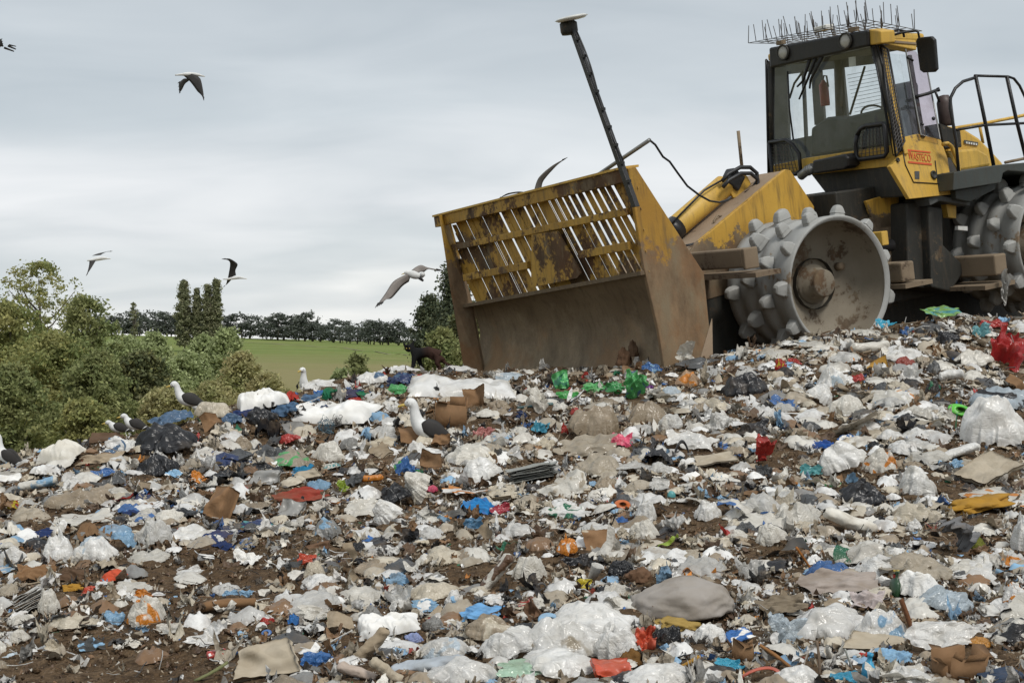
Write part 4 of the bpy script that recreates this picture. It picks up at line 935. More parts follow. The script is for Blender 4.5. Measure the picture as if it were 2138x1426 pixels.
for pts, r_ in (([(2036, 159), (2055, 250), (2074, 346)], .022), ([(2101, 160), (2121, 250), (2145, 345)], .022), ([(2034, 159), (2104, 161), (2116, 165), (2128, 180), (2140, 205), (2160, 290)], .016), ([(1996, 272), (2056, 262), (2138, 258)], .016)):
    part(MB().tube([pl(*q, 'l', -.25) for q in pts], r_, 8), 'rail_bar', 'blackpaint', hr_)
yr = rl([(1994, 268), (2056, 258), (2122, 245), (2160, 236)], .022, 'yellow', -1.9, 'far_handrail')
part(MB().tube([pl(2044, 260, 'l', -1.9), pl(2052, 300, 'l', -1.9)], .02, 8), 'rail_bar', 'yellow', yr)
part(MB().tube([pl(2098, 340, 'l', -1.9), pl(2160, 327, 'l', -1.9)], .02, 8), 'rail_bar', 'mudmetal', yr)
rl([(1968, 302), (1978, 300), (1986, 306), (1994, 325), (2001, 345), (2002, 380), (1996, 390), (1977, 396)], .024, 'yellow', -.42, 'grab_rail')
# ------------------------------------------------------------------ gulls and the cat
def catmull(P, n):
    P = np.asarray(P, float); P = np.vstack([2 * P[0] - P[1], P, 2 * P[-1] - P[-2]]); o = []
    for i in range(1, len(P) - 2):
        for t in np.linspace(0, 1, n, endpoint=False):
            o.append(.5 * (2 * P[i] + (P[i + 1] - P[i - 1]) * t + (2 * P[i - 1] - 5 * P[i] + 4 * P[i + 1] - P[i + 2]) * t * t + (3 * P[i] - P[i - 1] - 3 * P[i + 1] + P[i + 2]) * t ** 3))
    o.append(P[-2]); return np.array(o)
def loft(spine, n=12, sub=4):
    """spine rows: x, y, z, half width, half height; closed tube through them"""
    Q = catmull(spine, sub); m = len(Q); v = []; last = None
    for i in range(m):
        t = Q[min(i + 1, m - 1), :3] - Q[max(i - 1, 0), :3]; t /= np.linalg.norm(t)
        sdv = np.cross(t, [0, 0, 1.0]); sdv /= np.linalg.norm(sdv) + 1e-9
        if last is not None and sdv @ last < 0: sdv = -sdv      # no flip where the neck stands upright
        last = sdv; up = np.cross(sdv, t)
        for k in range(n):
            a_ = 2 * np.pi * k / n; v.append(Q[i, :3] + sdv * math.cos(a_) * max(Q[i, 3], 1e-4) + up * math.sin(a_) * max(Q[i, 4], 1e-4))
    f = [(i * n + k, i * n + (k + 1) % n, (i + 1) * n + (k + 1) % n, (i + 1) * n + k) for i in range(m - 1) for k in range(n)] + [tuple(range(n - 1, -1, -1)), tuple(range((m - 1) * n, m * n))]
    return v, f
def standing_gull(px, py, Y, hpx, label, lean=0.0, neck=1.0, yaw=0.0, head=None):
    """faces -X; feet at the photo pixel px, py; hpx the height over all in photo pixels"""
    k = .93 * hpx / FPX * Y / .425
    root = empty('gull', at(px, py, Y)); root.scale = (k, k, k); root.rotation_euler = (0, 0, yaw); tag(root, label, 'gull', 'gulls standing on the rubbish')
    def T(x, z):   # lean the trunk forward about the hips
        c, s = math.cos(lean), math.sin(lean); dx, dz = x - .02, z - .12; return .02 + dx * c - dz * s, .12 + dx * s + dz * c
    n = neck
    sp = [(.21, .09, .004, .012), (.15, .105, .022, .02), (.09, .13, .05, .042), (.02, .158, .072, .062), (-.04, .20, .078, .066), (-.075, .25, .060, .052), (-.085 - .004 * n, .25 + .07 * n, .041, .038), (-.095, .25 + .115 * n, .036, .036), (-.115, .25 + .145 * n, .041, .038), (-.142, .25 + .14 * n, .034, .030), (-.16, .25 + .13 * n, .016, .014)]
    rows = []
    for x, z, w, h in sp:
        a_, b_ = T(x, z); rows.append((a_, 0, b_, w, h))
    MB().add(*loft(rows), True).build('body', M['gwhite'], root)
    bx, bz = rows[-1][0], rows[-1][2]
    MB().tube([(bx + .008, 0, bz + .002), (bx - .03, 0, bz - .004), (bx - .052, 0, bz - .012), (bx - .058, 0, bz - .024)], [.014, .0115, .009, .002], 8).build('beak', M['gbeak'], root)
    for s in (-1, 1):
        ex_, ez_ = rows[-2][0] + .008, rows[-2][2] + .010
        me_ = MB(); me_.lathe([(0, -.006), (.006, -.003), (.007, 0), (.005, .003), (0, .004)], (ex_ - .006, s * .031, ez_), (0, s, 0), 8); me_.build('eye', M['eye'], root)
        w = [(-.035, .235, .006, .01), (-.01, .222, .014, .045), (.05, .185, .016, .062), (.12, .135, .012, .045), (.19, .095, .008, .022), (.25, .078, .003, .006)]
        wr_ = []
        for i, (x, z, a_, b_) in enumerate(w):
            q = T(x, z); wr_.append((q[0], s * (.066, .074, .066, .044, .02, .006)[i], q[1], a_, b_))
        wg = MB().add(*loft(wr_, 8), True).build('wing', M['gdark'], root)
        qa, qb = T(.135, .105), T(.185, .125)
        MB().tube([(qa[0] - .01, s * .047, qa[1] - .012), ((qa[0] + qb[0]) / 2, s * .042, (qa[1] + qb[1]) / 2), (qb[0], s * .026, qb[1])], [.004, .008, .004], 6).build('wing_edge', M['gwhite'], wg)
        lg = MB(); lg.tube([(.015, s * .03, .12), (.025, s * .03, .05), (.012, s * .03, .004)], [.012, .006, .006], 6)
        for t_ in (-.35, 0, .35): lg.tube([(.014, s * .03, .005), (-.035 * math.cos(t_), s * .03 + .035 * math.sin(t_), .003)], [.005, .002], 5)
        lg.build('leg', M['gleg'], root)
    q = T(.20, .094); MB().tube([(q[0] - .03, 0, q[1] + .004), (q[0] + .05, 0, q[1] - .012)], [.016, .02], 6).build('tail', M['gwhite'], root)
    return root
standing_gull(392, 866, 11.6, 82, 'largest gull on the left crest, standing on the blue cloth', lean=.16, neck=.9)
standing_gull(413, 872, 12.1, 55, 'small gull half hidden behind the tail of the biggest crest gull', neck=.8, yaw=.5)
standing_gull(246, 916, 11.2, 60, 'crouching gull leftmost of the pair on the brown board', lean=.22, neck=.3, yaw=.1)
standing_gull(280, 912, 11.0, 68, 'gull rightmost of the pair on the brown board, neck drawn in', lean=.16, neck=.45)
standing_gull(640, 838, 12.5, 72, 'slim upright gull on the skyline behind the white quilt', lean=-.12, neck=1.05, yaw=1.05)
standing_gull(893, 946, 10.55, 124, 'nearest gull, tall with stretched neck beside the torn cardboard box', neck=1.0, lean=.05)
standing_gull(12, 985, 10.0, 84, 'gull cut by the left edge of the photo', lean=-.06, neck=1.0)

def flyer(label, Y, body, wings, bw, tail=None, under='gdark', bm='gwhite', extra=None):
    """body: photo pixels tail..beak with half height; wings: (leading edge, trailing edge, depth towards the camera in m at the tip, material)"""
    c = body[len(body) // 2]; o = at(c[0], c[1], Y); root = empty('gull', o); tag(root, label, 'gull', 'gulls in flight'); s = Y / FPX
    rows = [(*(at(q[0], q[1], Y) - o), 1.2 * q[2] * s * bw, 1.2 * q[2] * s) for q in body]
    MB().add(*loft(rows, 10, 3), True).build('body', M[bm], root)
    b0_, b1_ = Vector(rows[-1][:3]), Vector(rows[-2][:3]); d = (b0_ - b1_).normalized()
    MB().tube([b0_ - d * .01, b0_ + d * .05], [.010, .003], 6).build('beak', M['gbeak'], root)
    for lead, trail, dep, mt in wings:
        Lq = catmull([(x, y) for x, y in lead], 5); Tq = catmull([(x, y) for x, y in trail], 5); m = len(Lq); v = []; Tq = Lq + (Tq - Lq) * 1.38
        for i in range(m):
            dy = -dep * (i / (m - 1)) ** 1.2; a_ = at(*Lq[i], Y) - o + Vector((0, dy, 0)); b_ = at(*Tq[i], Y) - o + Vector((0, dy, 0)); ch_ = b_ - a_
            nn = Vector((0, -1, 0)); th = max(ch_.length * .06, .004)
            v += [a_, a_ + ch_ * .3 + nn * th, a_ + ch_ * .7 + nn * th * .5, b_, a_ + ch_ * .7 - nn * th * .1, a_ + ch_ * .3 - nn * th * .3]
        f = [(i * 6 + k, i * 6 + (k + 1) % 6, (i + 1) * 6 + (k + 1) % 6, (i + 1) * 6 + k) for i in range(m - 1) for k in range(6)] + [(5, 4, 3, 2, 1, 0), tuple(range((m - 1) * 6, m * 6))]
        w_ = MB().add(v, f, True).build('wing', M[mt], root)
        tip = MB(); fe = [at(*Lq[-1], Y) - o + Vector((0, -dep, 0)), at(*Tq[-1], Y) - o + Vector((0, -dep, 0))]
        dirn = (Vector(v[-6]) - Vector(v[-18])).normalized()
        for q in np.linspace(0, 1, 4):
            st = fe[0].lerp(fe[1], q) - dirn * .05; tip.tube([st, st + dirn * (.12 - .05 * q)], [.012, .003], 5)
        tip.build('feather_tip', M['gdark'], w_)
    if extra:
        for nm, q0_, q1_, r_, mt in extra: MB().tube([at(*q0_, Y - .02) - o, at(*q1_, Y - .02) - o], [r_, r_ * .5], 6).build(nm, M[mt], root)
    return root
z1 = lambda *q: [(340 + x / 11.89, 120 + y / 11.89) for x, y in q]
flyer('dark flying gull high at the upper left with arched wings', 30, [(366, 158, 1), (380, 156.5, 2.2), (392, 156, 3.4), (404, 156, 3.2), (415, 157.5, 2.6), (424, 160, 1.2)],
      [(z1((640, 390), (800, 450), (950, 540), (1030, 660), (1110, 950), (1150, 1130)), z1((560, 450), (720, 570), (860, 710), (960, 840), (1070, 1000), (1140, 1130)), .5, 'gdark'),
       (z1((720, 530), (600, 520), (480, 500), (380, 530), (290, 550)), z1((700, 560), (620, 565), (500, 600), (400, 690), (300, 745)), -.4, 'gdark')], 1.0)
z2 = lambda *q: [(780 + x / 11.88, 530 + y / 11.88) for x, y in q]
flyer('pale flying gull seen from below, just left of the blade', 20, [(882, 575, 2.5), (872, 576, 6), (862, 573.5, 7.2), (854, 571, 5.5), (848, 569.5, 3.6), (844.5, 571, 1.6)],
      [(z2((960, 430), (760, 540), (510, 700), (340, 980), (240, 1150), (160, 1290)), z2((900, 620), (740, 730), (590, 880), (440, 1080), (330, 1150), (240, 1270)), .45, 'gunder'),
       (z2((930, 420), (1050, 320), (1170, 270), (1300, 315), (1450, 345), (1590, 365)), z2((1080, 460), (1120, 415), (1200, 410), (1320, 355), (1450, 370), (1590, 385)), -.35, 'gunder')], .9,
      extra=[('foot', (876, 580), (884, 587), .03, 'gdark'), ('tail', (880, 574), (887, 572), .05, 'gwhite')])
z3 = lambda *q: [(170 + x / 15.85, 500 + y / 15.85) for x, y in q]
flyer('small flying gull over the tall autumn tree, wing pointing down', 42, [(182, 544.5, .8), (193, 543, 2.4), (203, 541, 3.4), (213, 539.5, 3.2), (222, 539.5, 2.2), (228, 540.5, .9)],
      [(z3((640, 520), (720, 440), (790, 380), (850, 362)), z3((430, 540), (520, 470), (640, 410), (840, 368)), -.45, 'gdark'),
       (z3((510, 640), (470, 800), (410, 1000), (352, 1190)), z3((330, 680), (350, 820), (350, 1010), (344, 1190)), .5, 'gdark')], .9)
z4 = lambda *q: [(440 + x / 14.26, 520 + y / 14.26) for x, y in q]
flyer('small flying gull above the poplars with one wing raised', 40, [(465.5, 583, .8), (478, 582.5, 1.8), (489, 580.5, 2.9), (499, 579.5, 2.8), (506, 580.5, 1.8), (512, 582, .8)],
      [(z4((755, 780), (750, 640), (830, 470), (740, 370), (620, 305), (480, 315)), z4((575, 860), (610, 680), (665, 500), (650, 400), (590, 340), (485, 328)), .4, 'gdark'),
       (z4((640, 890), (560, 950), (430, 1045), (310, 1100)), z4((530, 915), (480, 985), (400, 1060), (305, 1105)), -.4, 'gdark')], .9)
z5 = lambda *q: [(1030 + x / 11.88, 320 + y / 11.88) for x, y in q]
flyer('flying gull rising behind the top edge of the blade', 24, [(1088, 418, 1.2), (1096, 414, 4), (1106, 411, 5.5), (1117, 409, 5), (1126, 408, 3.5), (1133, 409, 1.4)],
      [(z5((990, 1010), (1080, 700), (1200, 550), (1400, 395), (1560, 310), (1740, 238)), z5((1130, 1000), (1180, 740), (1290, 590), (1450, 440), (1580, 340), (1742, 246)), .5, 'gunder'),
       (z5((900, 1050), (780, 965), (620, 935), (380, 960), (250, 1005), (145, 1072)), z5((830, 1080), (720, 1005), (600, 965), (400, 985), (260, 1025), (148, 1078)), -.4, 'gdark')], .9)
flyer('flying gull cut by the left edge near the top of the photo', 24, [(-62, 112, 1.5), (-50, 109, 4), (-38, 107, 6), (-26, 105, 6), (-16, 104, 4), (-8, 104, 1.5)],
      [([(-40, 100), (-20, 90), (0, 91.5), (14, 94), (26, 96)], [(-34, 112), (-20, 113), (0, 110), (10, 107), (29, 106)], .5, 'gdark'),
       ([(-42, 103), (-60, 84), (-84, 72), (-110, 80)], [(-34, 107), (-58, 96), (-84, 82), (-110, 84)], -.5, 'gdark')], .9,
      extra=[('feather', (18, 97), (34, 104), .02, 'gdark'), ('feather', (10, 101), (30, 108.5), .02, 'gdark'), ('feather', (20, 95), (34.5, 98), .014, 'gdark')])
# --- the cat on the crest
def cat(px, py, Y):
    o = at(px, py, Y); root = empty('cat', o); s = Y / FPX
    tag(root, 'black and rusty brown cat standing on the crest left of the blade', 'cat')
    q = lambda x, y, d=0.0: tuple(at(x, y, Y) - o + Vector((0, d, 0)))
    sk = [(q(906, 735), 13.0), (q(893, 735), 12.0), (q(880, 737), 12.0), (q(868, 738), 12.0), (q(861, 732), 8.5), (q(857, 726), 9.0), (q(853, 729), 8.5), (q(849, 733, -.02), 4.5),        # 0 hips ... 7 muzzle
          (q(919, 743), 10.5), (q(927, 756), 4.0), (q(936, 762), 3.0), (q(945, 764), 2.4),                                        # 8 rump, tail
          (q(866, 748, -.05), 6.5), (q(864, 760, -.06), 4.6), (q(862, 770, -.08), 4.0), (q(857, 772, -.10), 3.6),                 # 12 near foreleg
          (q(873, 748, .05), 6.0), (q(877, 760, .05), 4.4), (q(882, 771, .04), 3.8), (q(877, 773, .02), 3.4),                      # 16 far foreleg
          (q(916, 750, -.05), 8.0), (q(912, 758, -.07), 5.0), (q(920, 766, -.06), 3.6), (q(915, 776, -.07), 3.2), (q(908, 778, -.09), 3.0),   # 20 near hind
          (q(918, 750, .05), 7.6), (q(909, 757, .06), 5.0), (q(915, 765, .06), 3.5), (q(912, 774, .05), 3.2),                        # 25 far hind
          (q(846, 722, -.01), 3.2), (q(842.5, 715.5, -.01), 1.0), (q(861, 719, .01), 3.2), (q(864.5, 711.5, .01), 1.0)]                                                     # 29 ears
    ed = [(0, 1), (1, 2), (2, 3), (3, 4), (4, 5), (5, 6), (6, 7), (0, 8), (8, 9), (9, 10), (10, 11), (3, 12), (12, 13), (13, 14), (14, 15), (3, 16), (16, 17), (17, 18), (18, 19), (8, 20), (20, 21), (21, 22), (22, 23), (23, 24), (8, 25), (25, 26), (26, 27), (27, 28), (6, 29), (29, 30), (5, 31), (31, 32)]
    me = bpy.data.meshes.new('body'); me.from_pydata([a_ for a_, _ in sk], ed, []); ob = link('body', me, M['cat'], root)
    md = ob.modifiers.new('skin', 'SKIN'); md.use_smooth_shade = True
    for i, (_, r_) in enumerate(sk): me.skin_vertices[0].data[i].radius = (r_ * s, r_ * s)
    me.skin_vertices[0].data[0].use_root = True
    ob.modifiers.new('sub', 'SUBSURF').levels = 2; ob.modifiers['sub'].render_levels = 2
    for dx in (-3.2, 3.0):
        MB().lathe([(0, -.004), (.007, 0), (0, .004)], Vector(q(852.5 + dx, 727.5)) + Vector((0, -8.6 * s, 0)), (0, -1, 0), 8).build('eye', M['gbeak'], root)
cat(884, 770, 14.3)
# ------------------------------------------------------------------ rubbish: shapes (all in a unit box: x, y in -.5...5, z in 0..1)
def ico(n):
    bm = bmesh.new(); bmesh.ops.create_icosphere(bm, subdivisions=n, radius=1)
    v = np.array([q.co[:] for q in bm.verts]); f = np.array([[q.index for q in p.verts] for p in bm.faces]); bm.free(); return v, f
ICO = {n: ico(n) for n in (1, 3, 4, 5)}
def unit(v):
    a_, b_ = v.min(0), v.max(0); s = np.maximum(b_ - a_, 1e-6); o = (v - a_) / s; o[:, :2] -= .5; return o
def gridf(nx, ny):
    i = np.arange(nx * ny).reshape(nx, ny); return np.stack([i[:-1, :-1], i[1:, :-1], i[1:, 1:], i[:-1, 1:]], -1).reshape(-1, 4)
def s_blob(seed, sub=4, puff=.3):
    r = np.random.default_rng(seed); v, f = ICO[sub]; o = r.uniform(0, 90, 3)
    p = v * np.array([1.0, 1, .8]); rad = 1 + puff * fbm(v * 1.15 + o, 2) + .04 * ridge(v * 2.6 + o, 2) + .012 * fbm(v * 9 + o, 2)
    p = p * rad[:, None]; z = p[:, 2]; p[:, 2] = np.where(z < -.25, -.25 + (z + .25) * .35, z)
    return unit(p), f
def s_bag(seed, sub=4, knot=False, puff=.3, cr=1.0):
    """a filled or collapsed bag: film drawn over lumps, gathered in folds towards a mouth, with a ragged skirt"""
    r = np.random.default_rng(seed); o = r.uniform(0, 90, 3); n = {2: 15, 3: 26, 4: 38, 5: 54}[sub]; g = np.linspace(-1, 1, n); U, Vv = np.meshgrid(g, g, indexing='ij'); u, w = U.ravel(), Vv.ravel()
    x = u * np.sqrt(1 - w * w / 2); y = w * np.sqrt(1 - u * u / 2); th = np.arctan2(y, x); r0 = np.hypot(x, y); ct = np.c_[np.cos(th), np.sin(th), 0 * th]
    m = 1 + .26 * fbm(ct * 1.1 + o, 2) + .16 * np.clip(r0 - .6, 0, 1) / .4 * ridge(ct * 2.6 + o, 2); q = np.c_[x * m, y * m, 0 * x]
    c = np.array([r.uniform(-.45, .45), r.uniform(-.25, .4)]); d = q[:, :2] - c; rd = np.hypot(d[:, 0], d[:, 1]); ph = np.c_[d / (rd[:, None] + .06), 0 * rd]
    lob = np.zeros(len(x))
    for _ in range(3):
        e_ = r.uniform(-.45, .45, 2); lob = np.maximum(lob, r.uniform(.65, 1.0) * np.clip(1 - ((q[:, 0] - e_[0]) ** 2 / r.uniform(.35, .8) + (q[:, 1] - e_[1]) ** 2 / r.uniform(.3, .6)), 0, 1) ** .4)
    dome = np.clip(1 - r0 ** 3.4, 0, 1) ** .5 * (.60 + .40 * lob) * (1 + puff * fbm(q * 1.3 + o, 2))
    ph = ph + .35 * np.c_[perlin(q * 1.9 + o + 2), perlin(q * 1.9 + o + 8), 0 * x]; gat = np.abs(perlin(np.c_[ph[:, :2] * 1.9, rd * 1.2] + o)) + .5 * np.abs(perlin(np.c_[ph[:, :2] * 4.2, rd * 2.2] + o + 7))
    z = dome + .07 * fbm(q * 2.6 + o + 4, 2) + cr * (gat - .25) * .22 * np.clip(rd * 1.6, .15, 1) * np.clip(1.15 - r0, .25, 1)
    wq = q + .30 * np.c_[perlin(q * 1.6 + o), perlin(q * 1.6 + o + 31), 0 * x]
    for k in range(14):
        a_ = r.uniform(0, np.pi); dl = np.cos(a_) * wq[:, 0] + np.sin(a_) * wq[:, 1] - r.uniform(-.8, .8); al = -np.sin(a_) * wq[:, 0] + np.cos(a_) * wq[:, 1] - r.uniform(-.7, .7)
        z += (.35 + .65 * cr) * r.uniform(-.42, .50) * np.maximum(r.uniform(.08, .26) - np.abs(dl), 0) * np.clip(1.2 - np.abs(al) * 2, 0, 1)
    z += cr * .022 * ridge(wq * 5 + o, 2) + .10 * np.clip(r0 - .72, 0, 1) * 3 * (perlin(ct * 3.2 + o + 3) + .25)
    if knot:
        kk = np.clip(1 - rd / .20, 0, 1); z += .45 * kk ** .8 * (1 + .3 * perlin(q * 9 + o)); q[:, 0] += .18 * kk * perlin(np.c_[z * 2, z * 0, z * 0] + o); z -= .12 * np.exp(-((rd - .27) / .09) ** 2)
    q[:, 0] += .10 * perlin(q * 2.9 + o + 7); q[:, 1] += .10 * perlin(q * 2.9 + o + 57); q[:, 2] = z
    return unit(q), gridf(n, n)
def s_sheet(seed, n=26, fold=1.0, rough=1.0, edge=.38):
    r = np.random.default_rng(seed); o = r.uniform(0, 90, 3); g = np.linspace(-1, 1, n); U, Vv = np.meshgrid(g, g, indexing='ij'); u, w = U.ravel(), Vv.ravel()
    x = u * np.sqrt(1 - w * w / 2.6); y = w * np.sqrt(1 - u * u / 2.6); th = np.arctan2(y, x)
    m = 1 + edge * fbm(np.c_[np.cos(th) * 1.3, np.sin(th) * 1.3, 0 * th] + o, 3); q = np.c_[x * m, y * m, 0 * x]
    wq = q + .45 * np.c_[perlin(q * 1.3 + o), perlin(q * 1.3 + o + 31), 0 * x]
    z = .40 * fold * fbm(q * .9 + o, 2) + .10 * ridge(wq * np.array([2.2, .9, 1]) + o, 2) * fold + .035 * rough * ridge(wq * 3.6 + o, 2)
    for k in range(13):                                                       # crumple: straight sharp folds
        a_ = r.uniform(0, np.pi); d_ = np.cos(a_) * wq[:, 0] + np.sin(a_) * wq[:, 1] - r.uniform(-.9, .9); z += fold * r.uniform(-.42, .42) * (np.abs(d_) if k < 5 else np.maximum(.3 - np.abs(d_), 0) * 1.3)
    rr = np.hypot(x, y); z += .28 * np.clip(rr - .55, 0, 1) * perlin(np.c_[np.cos(th) * 2, np.sin(th) * 2, 0 * th] + o) * 2
    q[:, 0] += .16 * perlin(q * 2.7 + o + 7); q[:, 1] += .16 * perlin(q * 2.7 + o + 57); q[:, 2] = z
    return unit(q), gridf(n, n)
def s_rag(seed, n=28):
    r = np.random.default_rng(seed); o = r.uniform(0, 90, 3); g = np.linspace(-1, 1, n); U, Vv = np.meshgrid(g, g, indexing='ij'); u, w = U.ravel(), Vv.ravel()
    m = 1 + .3 * fbm(np.c_[u * 1.1, w * 1.1, 0 * u] + o, 2); q = np.c_[u * m, w * m * .8, 0 * u]; wq = q + .3 * np.c_[perlin(q * 1.4 + o), perlin(q * 1.4 + o + 9), 0 * u]
    z = .5 * np.exp(-1.3 * (u ** 2 + w ** 2)) + .26 * ridge(wq * np.array([1.1, 3.0, 1]) + o, 2) + .35 * fbm(q * 1.1 + o, 2); q[:, 2] = z
    return unit(q), gridf(n, n)
def s_quilt(seed, nx=54, ny=26):
    r = np.random.default_rng(seed); o = r.uniform(0, 90, 3); U, Vv = np.meshgrid(np.linspace(-1, 1, nx), np.linspace(-1, 1, ny), indexing='ij'); u, w = U.ravel(), Vv.ravel()
    env = np.clip(1 - np.abs(u) ** 4, 0, 1) ** .5 * np.clip(1 - np.abs(w) ** 3, 0, 1) ** .5; q = np.c_[u + .06 * perlin(np.c_[u * 3, w * 3, 0 * u] + o), w + .16 * perlin(np.c_[u * 2, w * 2, 0 * u] + o), 0 * u]
    p2 = np.c_[u * 3.4, w * 1.5, 0 * u] + o; wv = p2 + .5 * np.c_[perlin(p2 * .7), perlin(p2 * .7 + 9), 0 * u]
    q[:, 2] = env * (1 + .55 * fbm(p2 * .35, 2)) - .16 * env * np.clip(ridge(wv * .8, 1) - .3, 0, 1) - .06 * env * ridge(wv * 1.9, 2) + .10 * fbm(wv * .9, 2) * env
    return unit(q), gridf(nx, ny)
def slab(q, nx, ny, th):
    """close a grid surface into a thin solid"""
    n = nx * ny; nrm = np.zeros_like(q); g = q.reshape(nx, ny, 3); du = np.gradient(g, axis=0); dv = np.gradient(g, axis=1); nn = np.cross(du, dv).reshape(-1, 3); nn /= np.linalg.norm(nn, axis=1)[:, None] + 1e-9
    f = gridf(nx, ny); i = np.arange(n).reshape(nx, ny); b = np.concatenate([i[0, :], i[1:, -1], i[-1, -2::-1], i[-2:0:-1, 0]])
    bb = np.roll(b, -1); side = np.stack([b, bb, bb + n, b + n], 1)
    return np.r_[q, q - nn * th], np.r_[f, f[:, ::-1] + n, side[:, ::-1]]
def s_card(seed, th=.035, folds=2, warp=.12, cut=.22):
    r = np.random.default_rng(seed); o = r.uniform(0, 90, 3); nx, ny = 17, 13; U, Vv = np.meshgrid(np.linspace(-1, 1, nx), np.linspace(-1, 1, ny), indexing='ij'); u, w = U.ravel(), Vv.ravel()
    c = r.uniform(-cut, cut, (4, 2)); x = u + ((1 - u) * (1 - w) * c[0, 0] + (1 + u) * (1 - w) * c[1, 0] + (1 - u) * (1 + w) * c[2, 0] + (1 + u) * (1 + w) * c[3, 0]) / 4 * 2
    y = w + ((1 - u) * (1 - w) * c[0, 1] + (1 + u) * (1 - w) * c[1, 1] + (1 - u) * (1 + w) * c[2, 1] + (1 + u) * (1 + w) * c[3, 1]) / 4 * 2
    edge = np.maximum(np.abs(u), np.abs(w)) > .99; jg = .10 * perlin(np.c_[u * 5, w * 5, 0 * u] + o) * edge
    q = np.c_[x * (1 + jg), y * (1 + jg), warp * fbm(np.c_[u, w, 0 * u] * .8 + o, 2)]
    for k in range(folds):
        a_ = r.uniform(0, 3.14); d = np.cos(a_) * u + np.sin(a_) * w - r.uniform(.05, .55); q[:, 2] += np.clip(d, 0, 2) * r.uniform(.25, .9) * (1 if r.random() < .6 else -1)
    v, f = slab(q, nx, ny, th); return unit(v), f
def s_board(seed): return s_card(seed, .07, 0, .05, .14)
def s_roll(seed, lump=.12, n=40, m=20):
    r = np.random.default_rng(seed); o = r.uniform(0, 90, 3); t = np.linspace(0, 1, n); T, A = np.meshgrid(t, np.linspace(0, 2 * np.pi, m + 1)[:-1], indexing='ij'); t_, a_ = T.ravel(), A.ravel()
    rad = .22 * np.clip(np.minimum(t_, 1 - t_) * 14, .12, 1) ** .5; p = np.c_[t_ * 4, np.cos(a_), np.sin(a_)] + o
    rad = rad * (1 + lump * 2 * fbm(p * .8, 2) + lump * .8 * ridge(p * np.array([1, 2, 2]), 2)); bend = .12 * perlin(np.c_[t_ * 1.5, 0 * t_, 0 * t_] + o)
    v = np.c_[t_, bend + rad * np.cos(a_), bend * .5 + rad * np.sin(a_) * .9]; i = np.arange(n * m).reshape(n, m); j = np.roll(i, -1, 1)
    return unit(v), np.stack([i[:-1], j[:-1], j[1:], i[1:]], -1).reshape(-1, 4)
def s_strip(seed, w=.16, n=40):
    r = np.random.default_rng(seed); o = r.uniform(0, 90, 3); t = np.linspace(-1, 1, n); tw = 2.2 * perlin(np.c_[t * 1.2, 0 * t, 0 * t] + o); c = np.c_[t, .25 * perlin(np.c_[t * 1.4, 0 * t, 0 * t] + o + 5), .22 * perlin(np.c_[t * 1.6, 0 * t, 0 * t] + o + 9)]
    ws = w * (1 + .5 * perlin(np.c_[t * 3, 0 * t, 0 * t] + o + 3)); k = 5; q = []
    for s in np.linspace(-1, 1, k): q.append(c + (ws * s)[:, None] * np.c_[0 * t, np.cos(tw), np.sin(tw)] + .03 * np.c_[0 * t, 0 * t, perlin(np.c_[t * 6, 0 * t + s * 2, 0 * t] + o)])
    q = np.stack(q, 1).reshape(-1, 3); return unit(q), gridf(n, k)
def mb_arr(mb):
    f = []
    for q in mb.f:
        for k in range(1, len(q) - 1): f.append((q[0], q[k], q[k + 1]))
    return np.array(mb.v, float), np.array(f)
def s_plank(seed, w=.12, th=.05):
    r = np.random.default_rng(seed); n = 9; mb = MB(); v = []
    for i in range(n):
        t = i / (n - 1); a_ = .5 * w * (1 + r.uniform(-.12, .12)); b_ = .5 * th * (1 + r.uniform(-.15, .15)); x = t + (r.uniform(-.03, .03) if i in (0, n - 1) else 0); dz = .02 * math.sin(3 * t + seed)
        v += [(x + r.uniform(-.012, .012), s * a_, dz + q * b_) for s, q in ((-1, -1), (1, -1), (1, 1), (-1, 1))]
    mb.add(v, [(i * 4 + k, i * 4 + (k + 1) % 4, i * 4 + 4 + (k + 1) % 4, i * 4 + 4 + k) for i in range(n - 1) for k in range(4)] + [(3, 2, 1, 0), tuple(range(4 * n - 4, 4 * n))])
    v, f = mb_arr(mb); return unit(v), f
def s_stick(seed, r_=.03, bend=.05):
    r = np.random.default_rng(seed); mb = MB(); mb.tube([(t, bend * math.sin(t * 3 + seed), bend * math.cos(2.3 * t + seed)) for t in np.linspace(0, 1, 9)], [r_ * r.uniform(.85, 1.15) for _ in range(9)], 8); v, f = mb_arr(mb); return unit(v), f
def s_arc(seed, r_=.045): mb = MB(); mb.tube([(math.cos(t) * .5, .1 * math.sin(2 * t), math.sin(t) * .5) for t in np.linspace(.15, 2.9, 18)], r_, 10); v, f = mb_arr(mb); return unit(v), f
def s_lathe(prof, ax=(0, 0, 1), n=22): mb = MB(); mb.lathe(prof, (0, 0, 0), ax, n); v, f = mb_arr(mb); return unit(v), f
def s_box(seed):
    r = np.random.default_rng(seed); mb = MB(); mb.prism([(-.5, -.4, 0), (.5, -.42, 0), (.48, .4, .02), (-.5, .4, 0)], (.03, .02, .5)); mb.prism([(-.5, -.40, .5), (-.48, -.40, .5), (-.8, -.40, .8), (-.82, -.4, .8)], (0, .78, 0)); mb.prism([(-.5, -.42, .51), (.5, -.42, .51), (.55, -.7, .42), (-.45, -.7, .44)], (0, 0, .02)); v, f = mb_arr(mb); return unit(v), f
